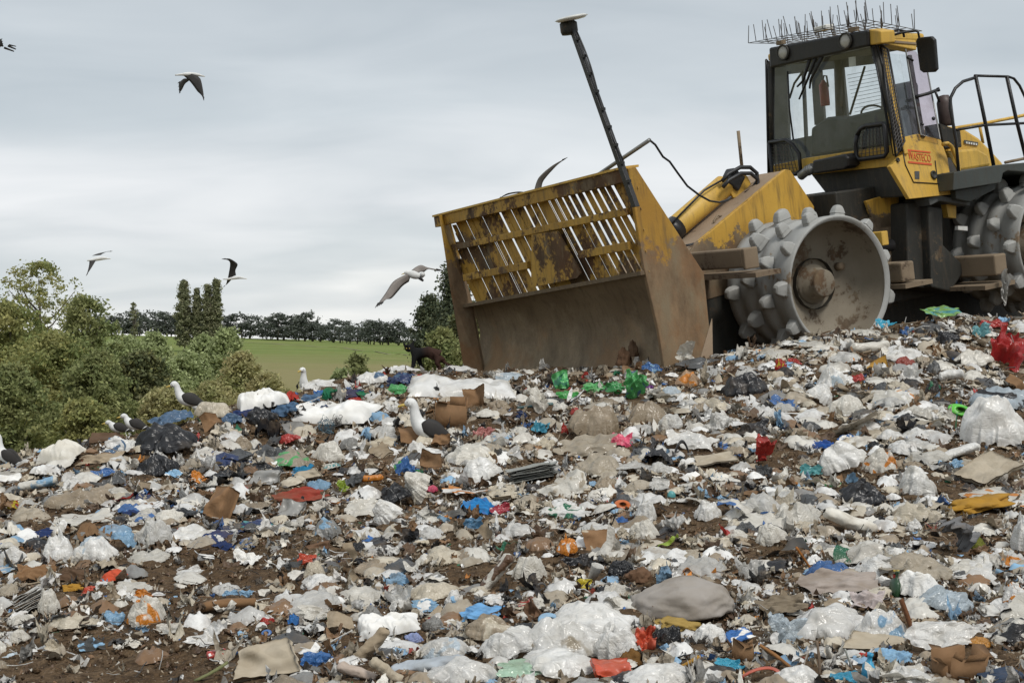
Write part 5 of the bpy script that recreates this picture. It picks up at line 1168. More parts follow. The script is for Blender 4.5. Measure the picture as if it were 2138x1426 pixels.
def s_carton(seed):
    """burst carton: floor, torn walls and flaps standing at different angles"""
    r = np.random.default_rng(seed); mb = MB()
    for k, (p0, p1) in enumerate((((-.5, -.35), (.5, -.35)), ((.5, -.35), (.5, .35)), ((.5, .35), (-.5, .35)), ((-.5, .35), (-.5, -.35)))):
        a_, b_ = Vector((*p0, 0)), Vector((*p1, 0)); n_ = Vector((p1[1] - p0[1], -(p1[0] - p0[0]), 0)).normalized(); out_ = n_ * r.uniform(-.05, .22)
        h0, h1 = r.uniform(.35, .7), r.uniform(.35, .75); t0_, t1_ = a_ + out_ + Vector((0, 0, h0)), b_ + out_ + Vector((0, 0, h1)); mid = t0_.lerp(t1_, r.uniform(.3, .7)) + Vector((0, 0, -r.uniform(0, .18)))
        mb.prism([a_, b_, t1_, mid, t0_], n_ * .02)
        fl = n_ * r.uniform(.10, .30) + Vector((0, 0, r.uniform(-.1, .25))); s0, s1 = t0_.lerp(mid, .1), t0_.lerp(mid, .92); mb.prism([s0, s1, s1 + fl * r.uniform(.7, 1), s0 + fl], n_ * .02 + Vector((0, 0, .012)))
        s0, s1 = mid.lerp(t1_, .08), mid.lerp(t1_, .95); fl = n_ * r.uniform(.10, .34) + Vector((0, 0, r.uniform(-.15, .2))); mb.prism([s0, s1, s1 + fl, s0 + fl * r.uniform(.7, 1)], n_ * .02 + Vector((0, 0, .012)))
    v, f = mb_arr(mb); return unit(v), f
def s_tray(seed): mb = MB(); mb.span((-.5, -.05, 0), (.5, .05, .08)); mb.span((-.5, -.05, .08), (-.44, .05, 1)); mb.span((.44, -.05, .08), (.5, .05, .9)); mb.span((-.44, .0, .08), (.44, .04, .95)); [mb.span((-.36 + .2 * k, -.04, .15), (-.27 + .2 * k, 0, .85)) for k in range(4)]; v, f = mb_arr(mb); return unit(v), f
def s_tangle(seed):
    r = np.random.default_rng(seed); mb = MB()
    for k in range(46):
        c = r.normal(size=3) * (.30, .2, .16); R = r.uniform(.12, .34); a_ = r.normal(size=3); a_ /= np.linalg.norm(a_); b_ = np.cross(a_, r.normal(size=3)); b_ /= np.linalg.norm(b_)
        mb.tube([c + R * (a_ * math.cos(t) + b_ * math.sin(t) * .8) for t in np.linspace(0, r.uniform(2, 6), 12)], r.uniform(.008, .02), 4, False)
    v, f = mb_arr(mb); return unit(v), f
def s_foam(seed):
    v, f = ICO[4]; r = np.random.default_rng(seed); o = r.uniform(0, 90, 3); p = v * (1 + .4 * fbm(v * 1.6 + o, 3) + .12 * ridge(v * 5 + o, 2))[:, None]; p[:, 2] = np.maximum(p[:, 2], -.35); return unit(p), f
def s_stack(seed):
    r = np.random.default_rng(seed); V_, F_, b = [], [], 0
    for k in range(9):
        v, f = s_card(seed * 31 + k, .02, 0, .10, .1); v = v * np.array([1, 1, .16]) + np.array([r.uniform(-.12, .12), r.uniform(-.06, .06), k * .11]); V_.append(v); F_.append(f + b); b += len(v)
    return unit(np.concatenate(V_)), np.concatenate(F_)
SH = {
 'bag': (lambda s: s_bag(s), 'bag', 1), 'knot': (lambda s: s_bag(s, 4, True), 'bag', 1), 'puff': (lambda s: s_bag(s, 5, False, .30, .55), 'bag', 1), 'clear': (lambda s: s_bag(s, 5, False, .4, 1.2), 'clear', 1), 'black': (lambda s: s_bag(s, 5, False, .5, 1.35), 'black', 1), 'bfilm': (lambda s: s_sheet(s, 36), 'black', 1),
 'film': (lambda s: s_sheet(s, 34), 'film', 1), 'clearfilm': (lambda s: s_sheet(s, 36, 1, 1.6), 'clear', 1), 'flap': (lambda s: s_sheet(s, 26, .7, .5, .5), 'film', 1), 'paper': (lambda s: s_sheet(s, 22, .8, .6), 'paper', 1), 'rag': (lambda s: s_rag(s, 34), 'cloth', 1), 'quilt': (lambda s: s_quilt(s), 'quilt', 1), 'pquilt': (lambda s: s_quilt(s), 'bag', 1),
 'card': (lambda s: s_card(s), 'card', 0), 'flat': (lambda s: s_card(s, .03, 0, .06), 'card', 0), 'panel': (lambda s: s_card(s, .04, 0, .05, .15), 'hard', 0), 'board': (s_board, 'paper', 0), 'mat': (lambda s: s_blob(s, 5, .16), 'fleece', 1), 'fleece': (lambda s: s_rag(s, 40), 'fleece', 1),
 'roll': (lambda s: s_roll(s), 'bag', 1), 'croll': (lambda s: s_roll(s, .16), 'cloth', 1), 'strip': (s_strip, 'cloth', 1), 'pstrip': (lambda s: s_strip(s, .13), 'film', 1), 'plank': (s_plank, 'wood', 0), 'log': (lambda s: s_roll(s, .2), 'wood', 1), 'stick': (s_stick, 'wood', 1), 'pole': (lambda s: s_stick(s, .018, .01), 'hard', 1), 'arc': (s_arc, 'hard', 1),
 'can': (lambda s: s_lathe([(0, 0), (.27, .0), (.3, .04), (.3, .92), (.25, 1), (.23, .98), (0, .97)], (1, .25, .12)), 'hard', 1), 'bottle': (lambda s: s_lathe([(0, 0), (.16, 0), (.17, .05), (.17, .5), (.12, .62), (.07, .72), (.065, .9), (.085, .91), (.085, 1), (.05, 1), (.05, .85)], (.1, 0, 1)), 'hard', 1),
 'cup': (lambda s: s_lathe([(0, 0), (.22, 0), (.32, .95), (.34, 1), (.31, .97), (.21, .04)], (.35, -.3, 1)), 'hard', 1), 'lid': (lambda s: s_lathe([(0, .12), (.42, .12), (.5, .06), (.5, 0), (.46, 0), (.45, .07), (0, .09)], (.15, -.8, .7), 28), 'hard', 1), 'ball': (lambda s: s_blob(s, 3, .1), 'hard', 1),
 'box': (s_box, 'card', 0), 'carton': (s_carton, 'card', 0), 'tray': (s_tray, 'hard', 0), 'tangle': (s_tangle, 'hard', 1), 'foam': (s_foam, 'fleece', 1), 'stack': (s_stack, 'paper', 0), 'lump': (s_foam, 'wood', 1)}
NAME = {'bag': 'plastic_bag', 'knot': 'plastic_bag', 'puff': 'plastic_bag', 'clear': 'clear_bag', 'black': 'rubbish_bag', 'bfilm': 'rubbish_bag', 'film': 'plastic_sheet', 'clearfilm': 'plastic_sheet', 'flap': 'plastic_tatter', 'paper': 'paper_sheet', 'rag': 'cloth_rag', 'quilt': 'quilt', 'pquilt': 'plastic_sheet', 'card': 'cardboard_sheet', 'flat': 'cardboard_sheet', 'panel': 'plastic_board', 'board': 'broken_board', 'mat': 'padded_mat', 'fleece': 'wool_fleece',
 'roll': 'plastic_roll', 'croll': 'cloth_roll', 'strip': 'cloth_strip', 'pstrip': 'plastic_strip', 'plank': 'wooden_plank', 'log': 'wood_log', 'stick': 'wooden_stake', 'pole': 'plastic_pipe', 'arc': 'curved_pipe', 'can': 'drinks_can', 'bottle': 'bottle', 'cup': 'cup', 'lid': 'plastic_disc', 'ball': 'ball', 'box': 'carton', 'carton': 'cardboard_box', 'tray': 'plastic_tray', 'tangle': 'tape_tangle', 'foam': 'foam_chunk', 'stack': 'paper_stack', 'lump': 'rotten_lump'}
CATN = {'clear_bag': 'plastic bag', 'rubbish_bag': 'rubbish bag', 'cardboard_sheet': 'cardboard', 'cloth_rag': 'cloth', 'wool_fleece': 'fleece'}
SLIM = {'plank': .13, 'stick': .07, 'pole': .06, 'log': .25, 'roll': .30, 'croll': .32, 'strip': .22, 'pstrip': .20}      # thickness of long things
STAND = {'bag': .22, 'puff': .2, 'knot': .3, 'clear': .22, 'black': .25, 'film': .75, 'clearfilm': .6, 'flap': 1.15, 'paper': .7, 'card': .95, 'flat': .9, 'panel': 1.0, 'board': .45, 'rag': .45, 'bfilm': .5, 'strip': .2, 'pstrip': .3, 'quilt': .25, 'pquilt': .25}
CO = dict(w=(.82, .81, .78), ow=(.71, .68, .61), cr=(.60, .535, .42), gw=(.60, .59, .56), g=(.28, .275, .26), dg=(.075, .077, .078), k=(.014, .014, .016), t=(.36, .29, .205), lt=(.44, .38, .29), b=(.235, .135, .068), db=(.115, .07, .042), bl=(.06, .16, .40), lb=(.26, .44, .62), pb=(.50, .58, .64), nv=(.022, .04, .12), sb=(.085, .155, .26),
 gr=(.10, .40, .13), dgr=(.02, .15, .075), te=(.10, .34, .35), r=(.44, .045, .035), ro=(.56, .085, .040), o=(.66, .24, .03), am=(.42, .23, .04), y=(.62, .50, .04), yg=(.35, .48, .06), pk=(.66, .09, .17), li=(.48, .45, .60), pu=(.16, .03, .22), mi=(.46, .66, .50), br=(.15, .085, .05))
HB = []       # outlines of the hand-placed pieces, kept clear of the small fry
LAND = []     # landmarks for the labels of the small fry: short phrase, px, py
def rub(kind, x, y, w, h, c, short, rest, ang=0.0, c2=None, stand=None, yaw=None, seed=None, name=None, dep=None, mat=None, land=True, cat=None):
    """one piece of rubbish whose outline fills the w x h photo pixels round x, y, resting on the heap there"""
    HB.append((x, y, w, h)); fn, mk, sm = SH[kind]; seed = seed or int(x * 7 + y * 13) % 9973; r = random.Random(seed)
    v, f = fn(seed); X, Yd, Z, ok = hit([x], [y + .40 * h])
    Y0 = float(Yd[0]) if ok[0] else 14.0
    k = Y0 / FPX; sl = SLIM.get(kind)
    if sl: ln = math.hypot(w, h) * k; tk = ln * sl if abs(ang) > 14 else max(h * k * .8, ln * .05); v = v * np.array([ln, tk * 1.2, tk])
    else: v = v * np.array([w * k, (dep or min(max(.75 * w, .8 * h), 1.5 * h + .3 * w)) * k, h * k * .8])
    yw = r.uniform(-.35, .35) if yaw is None else yaw; tl = STAND.get(kind, 0) if stand is None else stand
    v[:, 2] -= v[:, 2].mean()
    R = np.array(Euler((0, -math.radians(ang), 0)).to_matrix()) @ np.array(Euler((tl, 0, 0)).to_matrix()) @ np.array(Euler((0, 0, yw)).to_matrix())
    v = v @ R.T; Y1 = Y0 + .30 * np.ptp(v[:, 1])
    for _ in range(3):
        d = Y1 + v[:, 1]; gx, gz = v[:, 0] / d * FPX, v[:, 2] / d * FPX
        v[:, 0] *= w / np.ptp(gx); v[:, 2] *= h / np.ptp(gz)
        d = Y1 + v[:, 1]; gx, gz = v[:, 0] / d * FPX, v[:, 2] / d * FPX
        v[:, 0] += ((x - CX) - (gx.max() + gx.min()) / 2) * Y1 / FPX; v[:, 2] += ((HY - y) - (gz.max() + gz.min()) / 2) * Y1 / FPX
    org = np.array([v[:, 0].mean(), Y1, v[:, 2].min()]); v = v - np.array([org[0], 0, org[2]]); us = w * k; v = v / us
    nm = name or NAME[kind]; o = link(nm, mesh_np(nm, v, f, bool(sm)), M[mat or mk]); o.location = org; o.scale = (us, us, us)
    col = CO[c] if isinstance(c, str) else c; o.color = (*col, 1); cc = CO[c2] if c2 else tuple(q * .9 for q in col); o['c2'] = [float(q) for q in cc]
    tag(o, short + (' ' + rest if rest else ''), cat or CATN.get(nm, nm.replace('_', ' ')))
    if land: LAND.append((short, x, y))
    return o
# ------------------------------------------------------------------ the pieces one can pick out in the photograph
# left crest and left slope
rub('quilt', 126, 945, 108, 58, 'ow', 'long off-white bundle', 'on the left crest right of the gull at the edge', 14)
rub('flat', 220, 915, 84, 26, 'db', 'dark brown board', 'under the pair of gulls', 8)
rub('film', 246, 930, 76, 42, 'w', 'white cloth-like sheet', 'below the dark brown board on the crest', c2='sb')
rub('black', 341, 918, 148, 76, 'k', 'large glossy black rubbish bag', 'below the biggest crest gull', 14)
rub('rag', 356, 876, 98, 42, 'sb', 'steel blue cloth', 'draped under the feet of the biggest crest gull', 22, mat='bag')
rub('puff', 446, 856, 84, 36, 'cr', 'puffy cream bag', 'on the crest right of the steel blue cloth')
rub('card', 440, 883, 50, 46, 'b', 'crumpled brown cardboard', 'below the puffy cream bag', 12)
rub('rag', 484, 874, 44, 26, 'sb', 'small blue scrap of tarp', 'right of the crumpled brown cardboard', mat='bag')
rub('rag', 210, 957, 108, 32, 't', 'beige twisted cloth', 'below the white cloth-like sheet', 10)
rub('black', 330, 972, 96, 50, 'k', 'slack black bag', 'under the large glossy black rubbish bag', 8)
rub('flap', 372, 965, 28, 46, 'w', 'upright white carrier handle', 'with dark holes in front of the slack black bag', c2='k')
rub('rag', 364, 988, 44, 20, 'lb', 'blue and white striped cloth', 'below the upright white carrier handle', c2='w')
rub('film', 212, 988, 58, 24, 'bl', 'blue packet', 'half under grey film on the left slope', 16, c2='lb')
rub('bfilm', 228, 1002, 84, 40, 'dg', 'grey black bag', 'just below the blue packet')
rub('flat', 20, 998, 56, 22, 'w', 'clean white sheet of card', 'at the left edge below the gull', 6, stand=.5)
rub('roll', 78, 1009, 86, 32, 'ow', 'long white bag with blue print', 'on the left slope', 14, c2='lb')
rub('film', 415, 996, 38, 30, 'o', 'orange wrapper', 'above the tall brown cardboard flap', c2='ow')
rub('card', 462, 1056, 78, 84, 'b', 'tall brown cardboard flap', 'standing upright on the left slope', 8, stand=1.3)
rub('film', 178, 1080, 134, 42, 'ow', 'broad off-white sheet', 'spread above the upright white bag', 6, stand=.55)
rub('knot', 121, 1138, 70, 82, 'w', 'upright white bag', 'with a tall pointed top on the left slope', seed=41)
rub('bag', 200, 1146, 98, 56, 'w', 'white bag with pale blue side', 'right of the upright white bag', c2='pb')
rub('flap', 258, 1128, 54, 42, 'lb', 'sky blue sheet', 'folded behind the white bag with pale blue side', -20, stand=.8)
rub('bag', 318, 1112, 84, 58, 'gw', 'dusty grey bag', 'right of the sky blue sheet')
rub('bag', 237, 1203, 60, 32, 'ro', 'brick red net bag', 'on the bare soil left', 22, name='net_bag', mat='cloth')
rub('rag', 152, 1227, 46, 24, 'am', 'amber rag', 'left of the brick red net bag', 6)
rub('film', 184, 1233, 34, 22, 'ro', 'red scrap of film', 'beside the amber rag', 18)
rub('knot', 306, 1277, 86, 72, 'ow', 'white and orange carrier bag', 'standing on bare soil lower left', c2='o', seed=77)
rub('film', 237, 1290, 50, 32, 'lb', 'light blue film', 'against the white and orange carrier bag')
rub('film', 300, 1240, 42, 24, 'o', 'orange peel of plastic', 'behind the white and orange carrier bag', -12)
rub('film', 424, 1322, 90, 58, 'w', 'torn white film', 'lying alone on bare soil', 18, stand=.6)
o_ = rub('can', 452, 1366, 44, 26, 'r', 'red drinks can', 'lying on its side on bare soil', c2='w')
rub('strip', 492, 1364, 42, 13, 'bl', 'short blue strip', 'right of the red drinks can', 4)
rub('plank', 440, 1402, 74, 46, (.20, .21, .10), 'mossy green plank', 'slanting at the bottom edge', 33)
rub('board', 560, 1378, 148, 96, 'lt', 'large dirty white board', 'with rounded corners at the bottom edge', 12, stand=.95, mat='quilt')
rub('plank', 476, 1262, 118, 30, 'b', 'half buried brown plank', 'on the bare soil', 8)
rub('film', 480, 1239, 36, 20, 'lb', 'crumpled blue film', 'behind the half buried brown plank', c2='bl')
rub('film', 514, 1239, 32, 18, 'lb', 'crumpled blue scrap', 'right of the crumpled blue film')
rub('box', 427, 1161, 44, 26, 'w', 'white box with a dark lid', 'on the soil left of the letter papers', -12, c2='dg', yaw=.3)
rub('paper', 517, 1162, 62, 36, 'w', 'white letter papers', 'with faint print', -14, c2='gw')
rub('stack', 66, 1252, 82, 62, 'gw', 'bundle of crumpled grey newspapers', 'near the left edge', 28)
rub('puff', 102, 1256, 50, 56, 'ow', 'round off-white bag', 'right of the grey newspapers')
rub('film', 26, 1053, 28, 20, 'y', 'yellow and red snack packet', 'near the left edge', c2='r')
rub('rag', 84, 1114, 64, 26, 'nv', 'dark navy cloth', 'left of the upright white bag', 14)
rub('rag', 72, 1196, 90, 38, 'b', 'brown cloth', 'under the white bags at the left', -8)
rub('bag', 26, 1160, 62, 40, 'w', 'white bag at the left edge', 'above the brown cloth', 12)
rub('rag', 150, 1199, 70, 32, 'db', 'dark brown rag', 'behind the amber rag', 10)
rub('film', 202, 1246, 24, 26, 'w', 'small white cup-shaped film', 'in front of the brick red net bag')
rub('flap', 232, 1230, 22, 36, 'cr', 'pointed cream leaf of card', 'in front of the brick red net bag', 24)
rub('film', 396, 1192, 58, 28, 'w', 'white glove-like film', 'on soil below the white box', 24)
rub('rag', 190, 1345, 60, 32, 'dg', 'dark striped bundle', 'on bare soil', c2='lb')
rub('paper', 112, 1350, 42, 34, 'cr', 'cream paper', 'on bare soil left of the dark striped bundle', -16)
rub('paper', 276, 1343, 40, 20, 'ow', 'torn pale paper', 'on bare soil right of the dark striped bundle')
rub('bag', 40, 1328, 48, 30, 'ow', 'soiled white bag', 'near the left edge low down')
rub('strip', 18, 1368, 36, 16, 'pb', 'pale blue cloth strip', 'at the left edge low down', 18)
rub('film', 355, 1312, 60, 24, 'ow', 'long pale scrap', 'left of the torn white film', 10)
# skyline middle
rub('quilt', 550, 836, 112, 54, 'w', 'smaller white quilt', 'on the skyline left of the upright gull', 10)
rub('quilt', 692, 862, 216, 56, 'w', 'long white quilt', 'below the coloured clothes', 6, seed=21)
rub('pquilt', 960, 806, 236, 52, 'w', 'wide white plastic sheet', 'at the foot of the blade', -3)
rub('film', 668, 802, 90, 22, 'w', 'white cloth on the skyline', 'right of the upright gull', 4)
rub('rag', 610, 829, 34, 28, 'r', 'dark red cloth', 'between the white quilts', name='cloth_rag')
rub('rag', 688, 824, 36, 32, 'dgr', 'green jersey', 'among coloured clothes on the skyline', 40)
rub('rag', 706, 823, 34, 38, 'g', 'grey striped sack', 'right of the green jersey', c2='cr')
rub('rag', 738, 824, 50, 24, 'nv', 'navy cloth', 'right of the grey striped sack', -6)
rub('film', 828, 813, 46, 24, 'gr', 'bright green bag', 'on the skyline left of the wide white plastic sheet', 6)
rub('bag', 774, 789, 80, 28, 'w', 'white and blue bag', 'on the skyline', 4, c2='sb')
rub('rag', 832, 794, 74, 34, 'nv', 'dark blue folded tarp', 'rising to a point below the cat', 20, mat='bag', c2='sb')
rub('rag', 593, 858, 66, 40, 'sb', 'denim trousers', 'left end of the long white quilt', 30)
rub('rag', 648, 830, 44, 22, 'sb', 'faded blue shirt', 'right of the dark red cloth', c2='g')
rub('rag', 668, 822, 30, 16, 'bl', 'royal blue scrap of cloth', 'behind the faded blue shirt')
rub('film', 760, 826, 34, 20, 'dgr', 'dark green card', 'right of the navy cloth', -12, mat='card')
rub('film', 748, 834, 44, 12, 'r', 'red strip of cloth', 'above the right end of the long white quilt', 6)
rub('strip', 618, 812, 16, 30, 'k', 'black strap', 'sticking up in front of the upright gull', 66, stand=0)
rub('black', 545, 868, 76, 40, 'k', 'black torn bag', 'left of the denim trousers', 12)
rub('rag', 515, 862, 60, 26, 'nv', 'navy scrap of tarp', 'left of the black torn bag', 14)
rub('fleece', 558, 896, 56, 52, 'k', 'black furry bundle', 'left of the tape tangle')
rub('tangle', 680, 888, 40, 46, (.07, .13, .17), 'blue grey tape tangle', 'in front of the long white quilt')
rub('tangle', 706, 882, 42, 36, 'k', 'black tape tangle', 'right of the blue grey one')
rub('bag', 602, 917, 54, 24, 'r', 'red plastic sleeve', 'below the black furry bundle', 24)
rub('bag', 506, 926, 44, 34, 't', 'brown paper bundle', 'left of the red plastic sleeve')
rub('carton', 936, 862, 100, 74, 'b', 'large torn cardboard box', 'behind the nearest gull', seed=5)
rub('card', 988, 828, 48, 56, 'b', 'leaning cardboard corner', 'right of the large torn cardboard box', 24, stand=1.3)
rub('flat', 842, 842, 18, 26, 'b', 'small upright brown card', 'left of the head of the nearest gull', stand=1.4)
rub('film', 820, 852, 46, 34, 'w', 'white curled film', 'left of the small upright brown card')
rub('flat', 920, 918, 42, 28, 'b', 'brown carton panel', 'below the tail of the nearest gull', 6)
rub('card', 858, 908, 56, 44, 'b', 'bent brown cardboard', 'behind the legs of the nearest gull', -14)
rub('bag', 872, 934, 46, 30, 'w', 'white crumpled wrapper', 'at the feet of the nearest gull')
rub('film', 850, 972, 58, 44, 'bl', 'blue and green magazine', 'below the nearest gull', -12, c2='gr')
rub('card', 900, 958, 48, 46, 'b', 'curled brown carton', 'right of the magazine', -20)
rub('roll', 777, 998, 48, 17, 'o', 'orange plastic tube', 'left of the magazine', 2)
rub('bfilm', 738, 1000, 50, 34, 'dg', 'crumpled dark grey film', 'left end of the orange plastic tube')
rub('black', 822, 1030, 78, 50, 'k', 'black bag in a hollow', 'below the orange plastic tube', 20)
rub('film', 715, 1014, 30, 26, 'yg', 'lime green packet', 'below the crumpled dark grey film', -40)
rub('rag', 628, 1036, 124, 42, (.28, .045, .03), 'long red netting', 'stretched across the left middle slope', 14, name='netting')
rub('panel', 609, 1062, 64, 44, 'g', 'square grey panel', 'below the long red netting', 10)
rub('panel', 552, 998, 72, 36, 'g', 'leaning grey panel', 'above the long red netting', 6)
rub('rag', 632, 981, 48, 28, (.03, .20, .36), 'teal blue shirt', 'right of the leaning grey panel', 12)
rub('flat', 644, 990, 60, 30, 'lt', 'tan cardboard strip', 'across the teal blue shirt', 34)
rub('bag', 684, 942, 74, 46, 'ow', 'knotted off-white bundle', 'below the tape tangle')
rub('rag', 1000, 1058, 82, 42, (.03, .22, .52), 'twisted blue shorts', 'on the soil in the middle of the slope', -14, c2='bl')
rub('film', 1043, 1062, 44, 28, (.38, .03, .05), 'red packet with white print', 'right end of the twisted blue shorts', -14, c2='w')
rub('film', 988, 1092, 44, 30, (.08, .24, .42), 'blue rag', 'under the twisted blue shorts')
rub('puff', 682, 1101, 62, 46, 'g', 'round grey translucent bag', 'with a blue patch', c2='lb')
rub('bag', 902, 1020, 26, 16, 'pk', 'pink balloon-like scrap', 'right of the black bag in a hollow')
rub('bag', 871, 1021, 58, 74, 'ow', 'folded white sack', 'left of the pink scrap', 62)
rub('bag', 810, 1072, 66, 62, 'w', 'ribbed white bag', 'below the folded white sack', 40)
rub('bag', 1006, 982, 90, 58, 'w', 'big creased white bag', 'right of the curled brown carton', 14)
rub('film', 766, 1060, 96, 42, 'ow', 'long off-white plastic', 'left of the ribbed white bag', 14)
rub('cup', 763, 936, 24, 32, 'lt', 'beige cup', 'standing on the slope below the long white quilt')
rub('bag', 730, 926, 44, 28, 'g', 'grey metal-like lump', 'left of the beige cup')
rub('film', 1010, 905, 48, 30, (.52, .22, .2), 'faded pink sheet', 'right of the brown carton panel', -20)
# centre front
rub('rag', 832, 1210, 54, 32, 'lb', 'light blue crumpled cloth', 'on soil above the white torn carrier')
rub('flap', 832, 1252, 60, 66, 'w', 'white torn carrier', 'with a raised arm', seed=12, stand=1.25)
rub('film', 884, 1265, 66, 30, 'lb', 'light blue film sheet', 'right of the white torn carrier', -8)
rub('bag', 905, 1236, 110, 44, 'cr', 'cream lumpy bag', 'above the light blue film sheet', 4)
rub('bag', 945, 1248, 36, 36, 'w', 'small shiny white tub', 'at the right end of the cream lumpy bag')
rub('quilt', 812, 1308, 132, 62, 'w', 'white shirt with green cuff', 'lying across the front slope', 16, seed=33)
rub('rag', 862, 1304, 24, 26, 'gr', 'green cuff', 'at the right end of the white shirt', 60)
rub('croll', 775, 1346, 78, 74, 't', 'tan stained cloth', 'hanging from the white shirt', 52)
rub('croll', 806, 1400, 74, 58, 'lt', 'tan trouser leg', 'reaching to the bottom edge', -44)
rub('bag', 926, 1356, 116, 54, 'gw', 'pale grey bag', 'in the front right of the white shirt', 8, c2='pb')
rub('croll', 892, 1388, 156, 46, (.42, .46, .50), 'blue grey sleeve', 'lying at the bottom edge', 20)
rub('film', 658, 1377, 64, 38, (.05, .17, .44), 'creased blue sheet', 'right of the large dirty white board', 4, stand=.9)
rub('croll', 746, 1402, 88, 44, (.46, .38, .32), 'pinkish grey cloth', 'left of the tan trouser leg', -24)
rub('bag', 905, 1302, 50, 34, 'g', 'grey stuffed pillow', 'right of the green cuff')
rub('bag', 864, 1331, 42, 22, (.30, .36, .62), 'lilac blue sleeve', 'below the green cuff', -10)
rub('pole', 703, 1334, 66, 38, 'gw', 'short white pipe', 'left of the tan stained cloth', 28)
rub('film', 558, 1297, 32, 17, 'r', 'small red scrap', 'above the large dirty white board')
rub('lid', 556, 1321, 22, 14, 'bl', 'small blue lid', 'above the large dirty white board')
rub('strip', 732, 1180, 34, 96, 't', 'hanging tan fibre', 'in the middle of the soil', 82, stand=.9)
rub('film', 820, 1150, 32, 26, 'w', 'bright white scrap', 'on dark soil right of the hanging tan fibre')
rub('rag', 612, 1293, 26, 26, (.05, .18, .46), 'crumpled blue ball of film', 'right of the small red scrap')
rub('film', 652, 1279, 74, 34, 'ow', 'pale wavy film', 'behind the crumpled blue ball of film', -8)
rub('card', 712, 1296, 62, 44, 't', 'folded beige card', 'right of the pale wavy film', 12)
rub('bag', 774, 1282, 56, 40, 'g', 'grey clear tub', 'left of the white torn carrier')
rub('rag', 612, 1179, 40, 24, 'dg', 'dark grey glove', 'on soil left of the hanging tan fibre', 16)
rub('flat', 664, 1140, 56, 26, 'br', 'brown corrugated card', 'below the round grey translucent bag', 14)
rub('film', 640, 1166, 42, 24, 'ro', 'red edged scrap', 'left below the brown corrugated card', -10)
rub('rag', 782, 1126, 56, 18, 'bl', 'cobalt blue strip of cloth', 'right of the brown corrugated card', -8)
rub('bag', 656, 1190, 48, 42, 'cr', 'cream shell-like bag', 'right of the dark grey glove')
# right of centre, near the blade
rub('flat', 1170, 794, 38, 46, 'gr', 'upright green punnet', 'in front of the blade', stand=1.3, mat='hard', name='plastic_tray', c2='dgr')
rub('film', 1240, 808, 52, 26, 'gr', 'flat green punnet', 'right of the upright green punnet', 8, mat='hard')
rub('flap', 1284, 812, 44, 34, (.06, .30, .09), 'bent green strip', 'right of the flat green punnet', -44)
rub('flap', 1328, 806, 54, 74, 'gr', 'tall green film', 'standing in front of the blade', c2='sb', stand=1.3)
rub('film', 1185, 826, 50, 22, (.05, .28, .06), 'dark green tray', 'below the upright green punnet', mat='hard')
rub('film', 1362, 768, 46, 26, 'bl', 'bright blue crumpled film', 'against the blade', c2='lb')
rub('flap', 1455, 758, 96, 26, 'dg', 'long dark grey flap', 'at the right foot of the blade', 8, stand=.7, mat='black')
rub('flap', 1432, 738, 46, 54, 'ow', 'white pointed film', 'standing in front of the end plate', stand=1.3)
rub('flap', 1119, 835, 54, 62, 'ow', 'whitish triangular sheet', 'left of the dark green tray', stand=1.2)
rub('bag', 1238, 882, 110, 74, 't', 'large tan bag', 'in front of the green punnets', -10)
rub('bag', 1202, 859, 24, 18, 'r', 'red bottle cap', 'on the left corner of the large tan bag')
rub('film', 1180, 897, 18, 30, 'r', 'red folded packet', 'left of the large tan bag')
rub('film', 1296, 919, 54, 34, 'pk', 'pink packet', 'below the large tan bag', 14, c2='pk', mat='hard')
rub('film', 1222, 930, 136, 54, 'lt', 'wide tan plastic sheet', 'left of the pink packet')
rub('puff', 1402, 880, 60, 34, 'gw', 'rounded dusty white bag', 'right of the striped tan bag')
rub('rag', 1502, 880, 72, 54, 'gw', 'silver striped cloth', 'below the big black bag', 34, mat='film', c2='w')
rub('rag', 1444, 920, 116, 50, 'w', 'long white draped plastic', 'right of the pink packet', -12, mat='film')
rub('bag', 1352, 862, 86, 52, 't', 'striped tan bag', 'right of the large tan bag')
rub('film', 1174, 1010, 108, 64, 'ow', 'pair of creased white bags', 'in the middle of the heap', c2='lt')
rub('stack', 1112, 985, 116, 48, (.30, .31, .29), 'stack of grey newspapers', 'left of the creased white bags', 16)
rub('black', 1554, 803, 102, 54, 'k', 'big black bag', 'left of the red packets below the front wheel', 10)
rub('knot', 1349, 1062, 46, 62, 'w', 'white bottle-shaped bag', 'in the right middle')
rub('bag', 1345, 1108, 66, 50, 'ow', 'crumpled white bag', 'under the bottle-shaped one', 10)
rub('puff', 1478, 1066, 60, 46, 'w', 'round clean white bag', 'right of the bottle-shaped one')
rub('lid', 1300, 1053, 34, 20, (.52, .13, .03), 'rust orange lid', 'left of the bottle-shaped bag')
rub('rag', 1298, 1087, 32, 20, 'bl', 'blue scrap of cloth', 'below the rust orange lid')
rub('film', 1188, 1068, 94, 36, 'w', 'white and green sheet', 'with a red corner', 10, c2='dgr')
rub('ball', 1402, 1033, 18, 17, 'te', 'teal ball', 'on the soil right of centre')
rub('film', 1357, 808, 20, 13, 'pu', 'purple wrapper', 'right of the tall green film')
rub('film', 1128, 892, 42, 30, (.06, .26, .36), 'teal blue lid', 'left of the red folded packet', -26, mat='hard')
rub('bag', 1436, 790, 56, 38, (.50, .33, .2), 'tan and orange bag', 'below the long dark grey flap', c2='o')
rub('flat', 1496, 958, 96, 36, 'lt', 'long pale board', 'on the soil right of the white draped plastic', 18, stand=.5)
rub('lump', 1302, 744, 36, 40, 'br', 'rusty brown clod', 'stuck to the blade', name='rotten_lump')
rub('lump', 1322, 727, 26, 36, 'db', 'brown boot-like lump', 'stuck to the blade above the rusty clod')
rub('foam', 1346, 742, 36, 30, 'g', 'grey stony lump', 'right of the rusty brown clod', mat='wood', c2='db')
